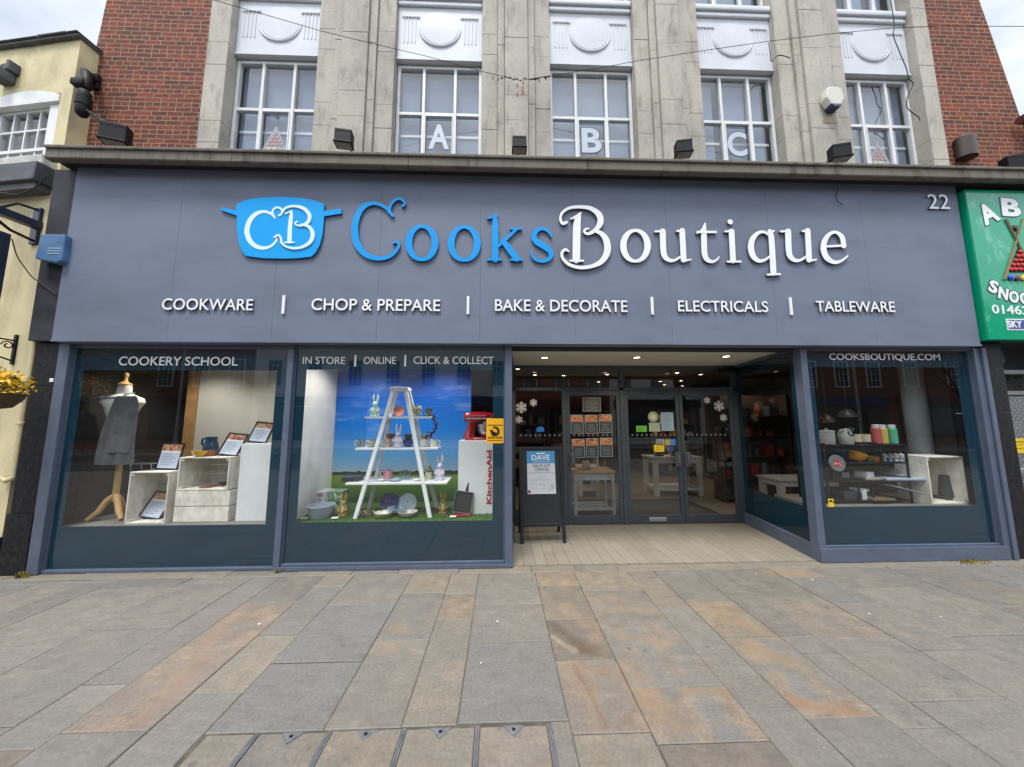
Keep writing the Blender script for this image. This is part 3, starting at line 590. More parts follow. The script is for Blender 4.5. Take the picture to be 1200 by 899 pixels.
# returns of the entrance recess
def slant(name, p0, p1, z0, z1, t, m, parent, b=0):
    (x0, y0), (x1, y1) = p0, p1; dx, dy = x1-x0, y1-y0; ln = math.hypot(dx, dy); mb = MB(); mb.box(0, ln, -t/2, t/2, z0, z1, b); mb.bm.transform(Matrix.Translation((x0, y0, 0)) @ Matrix.Rotation(math.atan2(dy, dx), 4, 'Z')); return obj(name, mb, m, parent)
def slant_bay(p0, p1, hole, sgn, riser):
    (x0, y0), (x1, y1) = p0, p1; ln = math.hypot(x1-x0, y1-y0); A = Matrix.Translation((x0, y0, 0)) @ Matrix.Rotation(math.atan2(y1-y0, x1-x0), 4, 'Z')
    mb = MB(); mb.box(0, ln, -.035, .035, .006, riser, b=.004); mb.box(0, ln, -.03, .03, 2.41, 2.447); mb.box(0, .02, -.025, .025, riser, 2.41); mb.box(ln-.02, ln, -.025, .025, riser, 2.41); mb.bm.transform(A); fr = obj('shop_window', mb, M['frame'], shop)
    mb = MB(); mb.sheet(0, ln, 0, riser+.002, 2.408); mb.bm.transform(A); obj('pane', mb, M['glass'], fr)
    mb = MB(); a, b_, c_, d_ = hole; y0_, y1_ = sorted((sgn*.007, sgn*.010)); mb.border(0, ln, riser+.002, 2.408, a, b_, c_, d_, y0_, y1_); mb.bm.transform(A); obj('film_border', mb, M['vinyl'], fr); return fr
slant_bay((3.585, .03), (3.79, 1.46), (.16, 1.3, .55, 2.27), -1, .165)
slant_bay((.095, .03), (.18, 1.46), (.16, 1.3, .55, 2.2), 1, .06)
# soffit over the entrance
mb = MB(); mb.slab([(.10, -.1), (3.6, -.1), (3.82, 1.5), (.15, 1.5)], 2.452, 2.475); obj('entrance_soffit', mb, M['ceil'], shop)

# ---- entrance screen and doors at y = 1.45
DY = 1.45
def db(mb, px0, px1, z0, z1, y0=DY-.03, y1=DY+.03, b=.004): mb.box(px0, px1, y0, y1, z0, z1, b)
mb = MB(); db(mb, .17, 3.80, 2.052, 2.10); db(mb, .17, 3.80, 2.40, 2.452); db(mb, .165, .23, .004, 2.40); db(mb, 3.715, 3.80, .004, 2.40); db(mb, 1.885, 1.955, .004, 2.40); db(mb, .965, 1.03, .004, 2.05)
scr = obj('entrance_screen', mb, M['doorframe'], shop)
mb = MB(); mb.sheet(.23, 1.885, DY, 2.10, 2.40); mb.sheet(1.955, 3.715, DY, 2.10, 2.40); mb.sheet(.23, .965, DY, .25, 2.05); obj('pane', mb, M['glass'], scr)
mb = MB(); db(mb, .23, .965, .004, .25, DY-.025, DY+.025); obj('kick_panel', mb, M['doorframe'], scr)
def door(x0, x1, hx, plate=False):
    mb = MB(); mb.box(x0, x0+.055, DY-.02, DY+.02, .012, 2.048, b=.004); mb.box(x1-.055, x1, DY-.02, DY+.02, .012, 2.048, b=.004); mb.box(x0+.055, x1-.055, DY-.02, DY+.02, .012, .135, b=.003); mb.box(x0+.055, x1-.055, DY-.02, DY+.02, 1.975, 2.048, b=.003)
    d_ = obj('entrance_door', mb, M['doorframe'], shop); mb = MB(); mb.sheet(x0+.055, x1-.055, DY, .135, 1.975); obj('pane', mb, M['glass'], d_)
    mb = MB(); mb.box(hx-.045, hx+.045, DY-.05, DY-.021, .86, 1.085, b=.008); mb.box(hx-.02, hx+.02, DY-.075, DY-.05, .90, 1.05, b=.006); obj('handle', mb, M['lead'], d_)
    mb = MB(); k = x0+.1
    while k < x1-.1: mb.box(k, k+.032, DY-.0055, DY-.0035, 1.335, 1.367); k += .075
    obj('safety_dots', mb, mat('frosted dots', (.11, .115, .12), .6), d_)
    if plate: mb = MB(); mb.box(2.27, 2.54, DY-.028, DY-.021, .045, .105, b=.004); obj('letter_plate', mb, M['steel'], d_)
    return d_
door(1.032, 1.883, 1.105); door(1.957, 2.835, 2.765, True); door(2.841, 3.713, 2.92)
mb = MB()
k = .3
while k < .93: mb.box(k, k+.032, DY-.0055, DY-.0035, 1.335, 1.367); k += .075
obj('safety_dots', mb, mat('frosted side dots', (.11, .115, .12), .6), scr)
mb = MB(); xs_, zs_ = spot(855, 427, DY-.05); mb.box(xs_-.19, xs_+.14, DY-.12, DY-.032, 2.345, 2.40, b=.012); obj('door_sensor', mb, M['black'], scr)

# ---- the shop's inside
mb = MB(); mb.slab([(-4.9, .03), (.09, .03), (.16, 1.5), (3.8, 1.5), (3.59, .03), (5.8, .03), (5.8, 9), (-4.9, 9)], -.3, .001)
m, n, l, p, g = nodes_of('shop floor', .35); l.new(mix(n, l, noise(n, l, g.outputs['Position'], 3, 5), (.22, .17, .12), (.3, .24, .17)), p.inputs['Base Color']); obj('shop_floor', mb, m, shop)
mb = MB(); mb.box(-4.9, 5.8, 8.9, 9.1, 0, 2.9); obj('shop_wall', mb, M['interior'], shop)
for a, c in ((-5.0, -4.88), (5.8, 5.86)): mb = MB(); mb.box(a, c, .3, 8.9, 0, 2.9); obj('shop_wall', mb, mat('charcoal shop wall', (.018, .017, .016), .85), shop)  # near-black side walls paint in the gloom deeper in the shop
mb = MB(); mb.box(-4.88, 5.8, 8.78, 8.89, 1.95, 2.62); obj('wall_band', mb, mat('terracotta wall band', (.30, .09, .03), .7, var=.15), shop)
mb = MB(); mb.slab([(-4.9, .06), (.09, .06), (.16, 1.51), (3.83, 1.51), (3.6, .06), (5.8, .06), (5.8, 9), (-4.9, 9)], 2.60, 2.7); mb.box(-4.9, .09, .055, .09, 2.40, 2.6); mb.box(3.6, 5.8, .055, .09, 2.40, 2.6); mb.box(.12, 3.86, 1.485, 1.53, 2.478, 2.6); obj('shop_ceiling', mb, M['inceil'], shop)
# display platforms in the windows
dk = mat('dark display floor', (.20, .185, .165), .6, var=.15, scale=5)
for a, c, y, z in ((-4.75, -2.34, 1.25, .45), (-2.335, .04, 1.15, .45)): mb = MB(); mb.box(a, c, .012, y, .003, z); obj('display_platform', mb, dk, shop)
mb = MB(); mb.slab([(3.66, .012), (5.75, .012), (5.75, .8), (3.76, .8)], .003, .565); obj('display_platform', mb, dk, shop)
xa, za = spot(229, 500, 1.15); xb, zb_ = spot(330, 500, 1.15)
mb = MB(); mb.box(xa, -2.36, 1.15, 1.19, .45, 2.6); bp = obj('display_back_panel', mb, mat('off white back panel', (.60, .57, .51), .7, var=.06, scale=2), shop)
mb = MB(); mb.box(spot(215, 500, 1.13)[0], xa-.002, 1.13, 1.21, .45, 2.6); obj('panel_edge', mb, mat('raw pine edge', (.42, .24, .09), .6, var=.2, scale=8), bp)
mb = MB(); mb.box(-2.352, -2.336, .04, 1.19, .45, 2.6); obj('display_divider', mb, mat('off white divider', (.76, .74, .69), .7, var=.05), shop)
# ------------------------------------------------------------------ the shop sign
sign = thing('shop_sign', 'long grey blue fascia sign with blue and white raised shop lettering', 'sign', (.4, -.15, 2.43))
mb = MB(); seams = [-4.852]+[spot(px, 300, -.15)[0] for px in (206, 325, 445, 563, 672, 783, 903, 1015)]+[5.665]
zt_, zb_ = 4.47, 2.432
for a, b in zip(seams, seams[1:]): mb.box(a+.0006, b-.0006, -.15, .0, zb_, zt_, b=.0012)
board = obj('fascia_board', mb, M['fascia'], sign)
mb = MB(); mb.box(-4.853, 5.667, -.158, -.151, zb_, zb_+.022); obj('bottom_trim', mb, M['fascia'], board)
YF, DEP = -.176, .022
z6 = lambda u, v: spot(250+u/3, 200+v/3, YF); z7 = lambda u, v: spot(620+u/3, 200+v/3, YF)
def ring(cx, cy, rx, ry, ix, iy, n=30):
    return [(cx+(rx+ix)/2*math.cos(2*math.pi*k/n), cy+(ry+iy)/2*math.sin(2*math.pi*k/n), (rx-ix)*abs(math.cos(2*math.pi*k/n))**1.3+(ry-iy)*(1-abs(math.cos(2*math.pi*k/n))**1.3)) for k in range(n+1)]
C_ = [[(632, 160, 7), (612, 136, 9), (585, 119, 10), (556, 115, 13), (524, 130, 19), (503, 168, 22), (497, 215, 24), (508, 262, 24), (538, 296, 19), (582, 309, 14), (622, 300, 12), (646, 276, 11), (652, 259, 9), (643, 250, 9), (632, 255, 5)],
      [(612, 128, 4), (618, 142, 13), (630, 158, 8)], [(621, 150, 7), (622, 126, 8), (634, 108, 9), (652, 99, 9), (668, 106, 9), (673, 118, 8), (664, 126, 6)]]
K_ = [[(990, 158, 10), (991, 200, 23), (991, 311, 23)], [(964, 168, 5), (980, 163, 9), (994, 158, 13)], [(965, 313, 7), (1012, 313, 7)], [(1000, 268, 8), (1030, 240, 11), (1066, 206, 10)], [(1046, 205, 7), (1082, 205, 7)], [(1018, 248, 16), (1044, 280, 24), (1066, 310, 22)], [(1046, 314, 7), (1084, 314, 7)]]
S_ = [[(78, 232, 5), (74, 222, 9), (62, 209, 10), (44, 204, 11), (24, 213, 16), (17, 232, 19), (27, 250, 21), (52, 265, 22), (74, 283, 19), (76, 302, 15), (60, 316, 11), (38, 318, 10), (20, 311, 9), (10, 296, 8), (9, 284, 5)]]
B_ = [[(181, 148, 4), (174, 162, 18), (168, 200, 27), (166, 312, 27)], [(146, 170, 4), (160, 164, 8), (182, 149, 6)], [(144, 317, 7), (190, 317, 7)],
      [(132, 182, 9), (118, 186, 11), (110, 170, 9), (117, 148, 9), (142, 132, 10), (180, 128, 11), (218, 134, 15), (246, 156, 21), (250, 184, 22), (234, 208, 14), (210, 222, 10), (196, 218, 9), (196, 208, 8), (208, 204, 6)],
      [(228, 212, 8), (254, 222, 16), (272, 248, 23), (274, 286, 24), (256, 318, 19), (222, 336, 13), (178, 341, 12), (140, 330, 11), (118, 308, 10), (116, 288, 10), (128, 278, 10), (138, 284, 6)]]
def U_(dx): return [[(470+dx, 214, 21), (472+dx, 278, 21), (478+dx, 302, 19), (494+dx, 315, 13), (514+dx, 314, 9), (536+dx, 300, 7)], [(444+dx, 214, 7), (474+dx, 212, 8)], [(538+dx, 212, 20), (543+dx, 314, 20)], [(520+dx, 213, 7), (542+dx, 211, 8)], [(540+dx, 319, 9), (568+dx, 313, 5)]]
T_ = [[(620, 184, 4), (616, 200, 14), (615, 230, 20), (617, 290, 20), (626, 312, 17), (644, 320, 10), (660, 313, 7), (668, 303, 4)], [(590, 220, 5), (606, 210, 7), (618, 188, 5)], [(592, 216, 8), (656, 216, 8)]]
I_ = [[(712, 214, 20), (717, 316, 20)], [(690, 214, 7), (714, 211, 8)], [(698, 320, 7), (744, 320, 7)]]
Q_ = [[(846, 230, 6), (828, 216, 9), (806, 219, 12), (786, 240, 19), (780, 270, 22), (788, 300, 20), (808, 317, 13), (832, 312, 9), (852, 296, 6)], [(846, 214, 17), (852, 240, 20), (859, 360, 21)], [(842, 220, 6), (860, 212, 7)], [(838, 366, 7), (882, 364, 7)]]
E_ = [[(1036, 267, 7), (1112, 263, 8)], [(1106, 264, 18), (1100, 234, 17), (1080, 217, 10), (1058, 222, 12), (1040, 245, 19), (1035, 275, 21), (1046, 305, 20), (1072, 322, 13), (1098, 317, 9), (1120, 300, 5)]]
for tr, st, m_, lab in ((z6, C_, 'letterblue', 'big curled blue letter C'), (z6, [ring(733, 254, 58, 64, 34, 53)], 'letterblue', 'first blue letter o'), (z6, [ring(882, 256, 58, 64, 34, 53)], 'letterblue', 'second blue letter o'), (z6, K_, 'letterblue', 'blue letter k'), (z7, S_, 'letterblue', 'blue letter s'),
        (z7, B_, 'letterwhite', 'big curled white letter B'), (z7, [ring(374, 264, 54, 59, 31, 49)], 'letterwhite', 'white letter o'), (z7, U_(0), 'letterwhite', 'first white letter u'), (z7, T_, 'letterwhite', 'white letter t'), (z7, I_, 'letterwhite', 'white letter i'), (z7, Q_, 'letterwhite', 'white letter q'), (z7, U_(441), 'letterwhite', 'second white letter u'), (z7, E_, 'letterwhite', 'white letter e')):
    mb = MB(); mb.strokes(st, tr, YF, DEP)
    if st is I_:
        x_, z_ = z7(708, 180); mb.lathe([(.034, 0), (.034, DEP-.004), (.030, DEP)], seg=20, M=T(x_, YF+DEP, z_, rx=R(90)))
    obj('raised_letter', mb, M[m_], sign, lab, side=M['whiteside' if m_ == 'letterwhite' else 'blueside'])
pot = [(80, 118), (112, 103), (150, 96), (192, 93), (235, 92), (278, 93), (320, 97), (358, 105), (390, 117), (389, 170), (384, 225), (374, 262), (360, 288), (344, 303), (290, 309), (235, 310), (170, 308), (112, 300), (98, 280), (88, 250), (82, 200)]
mb = MB(); mb.prism([z6(*q) for q in pot][::-1], YF, YF+DEP, b=.004); mb.prism([z6(*q) for q in [(25, 128), (84, 140), (84, 158), (27, 139)]][::-1], YF+.002, YF+DEP); mb.prism([z6(*q) for q in [(387, 142), (449, 133), (451, 150), (387, 160)]][::-1], YF+.002, YF+DEP)
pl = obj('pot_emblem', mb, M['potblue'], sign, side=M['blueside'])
mono = [[(216, 168, 4), (203, 152, 8), (178, 144, 10), (150, 152, 14), (128, 176, 17), (118, 212, 18), (128, 246, 17), (152, 267, 14), (180, 272, 11), (204, 264, 8), (220, 248, 7), (222, 236, 7), (213, 233, 5)],
        [(204, 146, 4), (211, 158, 9), (217, 166, 5)], [(211, 158, 5), (209, 142, 7), (219, 131, 7), (232, 131, 7), (242, 140, 7), (240, 152, 7), (231, 158, 6)],
        [(276, 140, 3), (274, 160, 13), (270, 200, 15), (268, 250, 15)], [(254, 152, 5), (276, 142, 5)], [(252, 253, 5), (284, 253, 5)],
        [(243, 148, 6), (256, 132, 7), (286, 126, 8), (318, 134, 12), (338, 156, 13), (336, 178, 12), (318, 192, 8), (298, 194, 6), (288, 186, 5), (296, 180, 4)],
        [(310, 190, 6), (336, 198, 11), (350, 220, 14), (344, 248, 13), (322, 266, 10), (292, 274, 8), (262, 270, 7), (242, 256, 7), (238, 238, 7), (230, 228, 7), (220, 232, 6)]]
mb = MB(); mb.strokes(mono, lambda u, v: spot(250+u/3, 200+v/3, YF-.004), YF-.004, .0035); obj('monogram', mb, mat('mint white letters', (.70, .86, .84), .4), pl)
def word(s, px0, px1, py0, py1, y=-.172, dep=.016, bold=.009, parent=sign, m='letterwhite', name='sign_word'):
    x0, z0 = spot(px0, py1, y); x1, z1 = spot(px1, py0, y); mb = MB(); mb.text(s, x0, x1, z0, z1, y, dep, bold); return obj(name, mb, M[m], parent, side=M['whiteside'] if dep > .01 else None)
for s, a, b, c, d in (('COOKWARE', 189, 297, 350.5, 363), ('CHOP & PREPARE', 364.5, 516, 351, 363.5), ('BAKE & DECORATE', 580, 735, 352, 364.5), ('ELECTRICALS', 795, 899.5, 353, 365), ('TABLEWARE', 957, 1048, 353.5, 365)): word(s, a, b, c, d)
for px, a, b in ((331, 346, 367.5), (548.3, 347, 368), (765, 348, 368.5), (928.3, 348.5, 369)):
    x, z0 = spot(px, b, -.172); _, z1 = spot(px, a, -.172); mb = MB(); mb.box(x-.014, x+.014, -.172, -.154, z0, z1); obj('divider_bar', mb, M['letterwhite'], sign)
word('22', 1089, 1111, 228, 244.5, bold=.0, name='street_number')
# white film lettering on the window glass
word('COOKERY SCHOOL', 138.5, 279, 418.3, 428.3, -.007, .003, .006, W1, name='window_lettering')
word('IN STORE', 354.5, 404.5, 418.2, 426.5, -.007, .003, .0, W2, name='window_lettering'); word('ONLINE', 426, 464, 418.2, 426.5, -.007, .003, .0, W2, name='window_lettering'); word('CLICK & COLLECT', 484.5, 578.5, 418.0, 426.5, -.007, .003, .0, W2, name='window_lettering')
for px in (416, 474.6):
    x, z0 = spot(px, 429.5, -.007); _, z1 = spot(px, 416, -.007); mb = MB(); mb.box(x-.01, x+.01, -.007, -.004, z0, z1); obj('window_lettering', mb, M['letterwhite'], W2)
word('COOKSBOUTIQUE.COM', 972.5, 1101, 414.8, 423.2, -.007, .003, .004, W3, name='window_lettering')

# ------------------------------------------------------------------ floodlights and fittings above the ledge
def floodlight(px, py, wpx, label, rz=0.):
    y = -.17; x, z = spot(px, py, y); s = wpx*.88/(FPX)*(y+3.938); t = thing('floodlight', label, 'floodlight', (x, y, 4.592), 'black floodlights along the ledge')
    A = T(x, y, z, rz); h = s*.92
    mb = MB(); mb.prism([(-s/2, -h*.42), (s/2, -h*.42), (s/2, h*.5), (-s/2, h*.5)], -.06, .06, b=.01, M=A); mb.box(-s*.54, s*.54, -.072, .065, -h*.52, -h*.4, b=.008, M=A); hs = obj('housing', mb, M['black'], t)
    mb = MB(); mb.box(-s*.44, s*.44, -.055, .05, -h*.535, -h*.522, M=A); obj('lens', mb, mat('floodlight lens', (.2, .2, .2), .1), hs)
    for k in (.3,): mb = MB(); mb.box(-s*.47, s*.47, -.063, -.0605, h*k, h*k+.008, M=A); obj('cooling_fin', mb, M['black'], hs)
    mb = MB(); mb.tube([(x, y+.06, z), (x, y+.2, z+.01), (x, .22, 4.62)], .014, 8); mb.box(x-.04, x+.04, .10, .20, 4.592, 4.60); obj('bracket', mb, M['black'], t)
floodlight(403.5, 163, 23, 'black box floodlight on the ledge between the leftmost upper window and the letter A window', .12)
floodlight(608.5, 170, 20, 'black box floodlight on the ledge under the rusty wire anchor, between letters A and B', 0)
floodlight(800.5, 174.5, 22, 'black box floodlight on the ledge on the pier between letters B and C', -.15)
floodlight(983.5, 179.5, 24, 'black box floodlight on the ledge below the white alarm box', -.25)
floodlight(1189, 192.5, 26, 'black box floodlight on the ledge above the green sign', -.3)
floodlight(136, 158, 29, 'black box floodlight on the ledge before the left brick wing, beside the camera', .3)
# camera on the left brick wing
x, z = spot(100, 108, -.02); t = thing('security_camera', 'black security camera hanging from an arm at the corner of left brick wing', 'security camera', (x, -.02, z))
mb = MB(); a = spot(112, 95, .18); b = spot(86, 88, -.12); mb.box(a[0]-.05, a[0]+.05, .15, .2, a[1]-.12, a[1]+.08, b=.008); mb.tube([(a[0], .16, a[1]), ((a[0]+b[0])/2+.04, .0, (a[1]+b[1])/2+.04), (b[0]+.09, -.06, b[1]-.01), (b[0]+.08, -.06, b[1]-.1)], [.05, .05, .045, .04], 10); obj('arm', mb, M['black'], t)
c = spot(98, 118, -.06); mb = MB(); mb.lathe([(.05, .1), (.062, .08), (.062, .02), (.07, .015), (.07, -.09), (.062, -.10), (.062, -.17), (.05, -.21), (.02, -.235), (0, -.24)], (c[0], -.06, c[1]+.02), 20); mb.box(c[0]-.13, c[0]+.02, -.12, .0, c[1]+.17, c[1]+.26, b=.02); obj('camera_head', mb, M['black'], t)
mb = MB(); e = spot(122, 144, -.1); mb.tube([(c[0]+.04, -.06, c[1]-.12), (e[0], -.1, e[1])], .018, 8); mb.ball((e[0]-.01, -.1, e[1]), .035); obj('cable_elbow', mb, M['black'], t)
# white alarm box on the pier right of letter C
x, z = spot(970, 121, .09); t = thing('alarm_box', 'white shield shaped burglar alarm box with a blue base on the stone pier', 'alarm', (x, .09, z-.2)); sh = [(-.125, -.02), (-.07, -.13), (-.04, -.16), (.04, -.16), (.07, -.13), (.125, -.02), (.10, .115), (.05, .14), (-.05, .14), (-.10, .115)]
mb = MB(); mb.prism([(x+a, z+b) for a, b in sh[:3]+sh[3:]], -.02, .085, b=.018); obj('case', mb, mat('yellowed white plastic', (.62, .61, .53), .4), t)
mb = MB(); mb.prism([(x-.078, z-.118), (x-.045, z-.168), (x+.045, z-.168), (x+.078, z-.118)], -.027, .08, b=.008); obj('blue_base', mb, mat('alarm blue', (.015, .03, .09), .35), t)
mb = MB(); mb.box(x-.095, x+.085, .083, .088, z-.30, z-.235); obj('stain_plate', mb, mat('rust stain plate', (.40, .30, .2), .8, var=.3, scale=20), t)
# brown extract cowl on the right wing
x, z = spot(1133.5, 172, .12); mb = MB(); mb.lathe([(.105, -.14), (.115, -.15), (.115, .13), (.1, .15), (0, .152)], (x, .14, z), 24, sy=.8); mb.lathe([(.09, -.152), (.0, -.151)], (x, .14, z), 24, sy=.8); single('extract_cowl', 'brown round topped metal vent cowl on the right brick wing', 'vent', mb, mat('brown sheet metal', (.055, .035, .03), .5, var=.2))
# festoon wire
pts = lambda L_, y0, y1: [(*(lambda q: (q[0],))(spot(a, b, y)), y, spot(a, b, y)[1]) for i, (a, b) in enumerate(L_) for y in [y0+(y1-y0)*i/(len(L_)-1)]]
t = thing('festoon_wire', 'thin black wire slung across the upper front, rusted at its middle anchor', 'wire', (*[spot(608, 93, .05)[0], .05], spot(608, 93, .05)[1]))
mb = MB(); mb.tube(pts([(608, 94), (570, 85), (500, 66), (440, 52), (375, 36), (310, 17), (250, 0), (180, -22)], .04, -1.0), .003, 6); mb.tube(pts([(612, 94), (650, 88), (700, 80), (750, 71), (820, 60), (900, 48.5), (980, 39), (1045, 33), (1110, 30.5), (1200, 31), (1260, 32)], .04, -1.0), .003, 6); obj('wire', mb, M['dark'], t)
rust = mat('rusty fixing', (.06, .022, .016), .85, var=.5, scale=60); mb = MB(); rr = random.Random(2)
for px in [*range(586, 645, 3)]:
    a = spot(px+rr.uniform(-1, 1), 93+rr.uniform(-1.5, 2)+abs(px-612)*-.12, .03); mb.ball((a[0], .03, a[1]), rr.uniform(.006, .013), (1.6, 1, .8), seg=6)
for px, py in ((606, 100), (613, 97), (578, 91), (584, 93), (632, 94), (640, 92), (606, 111)): a = spot(px, py, .04); mb.tube([(a[0], .04, a[1]+.02), (a[0]+rr.uniform(-.01, .01), .045, a[1]-.02)], .006, 5)
obj('rusted_anchor', mb, rust, t)
mb = MB(); a = spot(612.5, 106, .086); mb.box(a[0]-.012, a[0]+.012, .0862, .0885, a[1]-.06, a[1]+.06); obj('rust_streak', mb, mat('rust streak', (.33, .19, .09), .85, var=.3, scale=30), t)
# loose cables on the right edge pier and the wall by the alarm
def cable(px, y, label, r=.006, cat='cable', m='dark'):
    mb = MB(); P_ = [(spot(a, b, y)[0], y, spot(a, b, y)[1]) for a, b in px]; Q_ = []
    for i in range(len(P_)-1):
        p0, p1, p2, p3 = [Vector(P_[max(0, min(len(P_)-1, j))]) for j in (i-1, i, i+1, i+2)]
        for k in range(5): t_ = k/5; Q_.append(.5*((2*p1)+(p2-p0)*t_+(2*p0-5*p1+4*p2-p3)*t_*t_+(3*p1-p0-3*p2+p3)*t_**3))
    Q_.append(Vector(P_[-1])); mb.tube(Q_, r, 6); return single('loose_cable', label, cat, mb, M[m])
cable([(1040, -20), (1045, 8), (1048, 30), (1047, 42), (1053, 58), (1057, 68), (1062, 80), (1065, 92), (1070, 98), (1066, 108), (1063, 116), (1063, 126), (1069, 132), (1076, 137), (1078, 141)], .12, 'tangled black cable running down the reveal beside the rightmost upper window')
cable([(901, 50), (903, 65), (904, 72), (910, 66), (916, 65), (926, 68)], .11, 'short looped grey cable on the pier above the white alarm box', .006)
cable([(983, 221), (980, 228), (982, 236), (988, 240)], -.165, 'thin curly wire hanging from the ledge over the letter e', .004)

# ------------------------------------------------------------------ cream neighbour on the left, its front turned a few degrees
CA = R(8); c0 = spot(80, 140, .02); CO = Vector((c0[0], .02, 0)); CM = Matrix.Translation(CO) @ Matrix.Rotation(-CA, 4, 'Z')   # local x to the right, corner at 0
def chit(px, py, off=0.):
    """photo pixel -> u (along the cream front), z, on the plane that stands off metres before it"""
    d = _fw + _r*((px-600)/FPX) - _u*((py-449.5)/FPX); nrm = CM.to_3x3() @ Vector((0, -1, 0)); p0 = CO+nrm*off
    t_ = (p0-CAM).dot(nrm)/d.dot(nrm); q = CM.inverted() @ (CAM+d*t_); return q.x, q.z
cb = thing('cream_building', 'cream painted masonry building at the left edge with a white sash window', 'building', tuple(CO))
zt = chit(96, 46)[1]
wx0, wz1 = chit(2, 118); wx1, wz0 = chit(62, 195)
mb = MB(); U0 = -7
wA, wB, wC, wD = chit(-12, 110)[0], chit(69, 125)[0], chit(50, 197)[1], chit(60, 110)[1]
mb.box(U0, wA, 0, 3, 0, zt, M=CM); mb.box(wB, 0, 0, 3, 0, zt, M=CM); mb.box(wA, wB, 0, 3, wD, zt, M=CM); mb.box(wA, wB, 0, 3, 0, wC, M=CM); obj('wall', mb, M['cream'], cb)
mb = MB(); mb.box(U0, .03, -.05, .5, zt, zt+.035, b=.01, M=CM)
q = U0
while q < 0: mb.box(q, min(q+.42, .04), -.07, .5, zt+.036, zt+.052+.006*math.sin(q*9), b=.006, M=CM); q += .43
obj('slate_coping', mb, M['lead'], cb)
mb = MB(); mb.box(U0, .003, -.012, .2, .003, .36, b=.004, M=CM); obj('plinth', mb, M['navy'], cb)
# sash window: shallow arched head, white box frame
mb = MB(); mb.box(wB-.17, wB, .02, .16, wC, wD-.02, b=.006, M=CM); mb.box(wA, wA+.1, .02, .16, wC, wD-.02, b=.006, M=CM)
A_ = [(wA+.0, wD-.12), (wB+.0, wD-.12)]+[(wB-(wB-wA)*k/12, wD-.03+.10*math.sin(math.pi*(k/12))) for k in range(13)]
mb.prism(A_, -.012, .14, b=.004, M=CM); sw = obj('sash_window', mb, M['upvc'], cb)
bx = [wA+.12+(wB-.18-wA-.12)*k/4 for k in range(5)]; mb = MB(); zl, zh = wC+.04, wD-.125; zm = zl+(zh-zl)*.33
mb.frame(bx[0]-.02, bx[4]+.02, zl, zh, .06, .12, .035, M=CM)
for k in (1, 2, 3): mb.box(bx[k]-.011, bx[k]+.011, .065, .11, zl+.035, zh-.035, M=CM)
mb.box(bx[0]+.015, bx[4]-.015, .055, .115, zm-.02, zm+.02, M=CM); zz_ = zm+(zh-zm)*.5; mb.box(bx[0]+.015, bx[4]-.015, .067, .108, zz_-.011, zz_+.011, M=CM); obj('glazing_bars', mb, M['upvc'], sw)
mb = MB(); mb.sheet(bx[0], bx[4], .088, zl+.02, zh-.02, M=CM); obj('pane', mb, M['glass'], sw)
mb = MB(); mb.box(wA, wB, .17, .2, wC, wD, M=CM); obj('window_recess', mb, roomdark, sw)
# stone sill course and sooty lead flashing under it
z_s = chit(40, 200)[1]; mb = MB(); mb.box(U0, -.06, -.12, .05, z_s-.03, z_s+.10, b=.015, M=CM); obj('sill_course', mb, mat('flaking white course', (.5, .5, .47), .8, var=.25, scale=9, dirt=(.1, .1, .1), dirt_amt=.8, dscale=8), cb)
mb = MB(); mb.prism([(U0, z_s-.26), (-.05, z_s-.26), (-.03, z_s-.035), (U0, z_s-.035)], -.17, .0, b=.01, M=CM); mb.box(U0, -.08, -.13, .0, z_s-.34, z_s-.262, M=CM); obj('lead_flashing', mb, M['lead'], cb)
# old vent grille box at the far left edge
u, z = chit(4, 78, .1); mb = MB(); mb.box(u-.16, u+.03, -.16, .0, z-.16, z-.02, b=.02, M=CM); mb.box(u+.02, u+.07, -.1, 0, z-.03, z+.1, b=.01, M=CM); mb.box(u-.1, u+.02, -.08, 0, z-.02, z+.08, b=.01, M=CM); single('wall_light', 'grey bulkhead light on the cream wall above the sash window', 'wall light', mb, M['lead'])
# drain pipe
mb = MB(); u0, _ = chit(52, 230, .04); u1, _ = chit(14, 560, .04); zt2 = chit(50, 240, .04)[1]; zb2 = chit(8, 560, .04)[1]
mb.tube([CM @ Vector((u1+.02, -.045, zt2)), CM @ Vector((u1+.02, -.045, zb2))], .022, 10)
for k in (.18, .55, .85): mb.box(u1-.02, u1+.06, -.07, .0, zb2+(zt2-zb2)*k, zb2+(zt2-zb2)*k+.03, b=.005, M=CM)
mb.tube([CM @ Vector((u1+.02, -.045, zb2)), CM @ Vector((u1-.05, -.05, zb2-.03)), CM @ Vector((u1-.12, -.05, zb2))], .024, 10); single('drain_pipe', 'thin cream painted pipe running down the edge of the cream wall', 'pipe', mb, M['cream'])
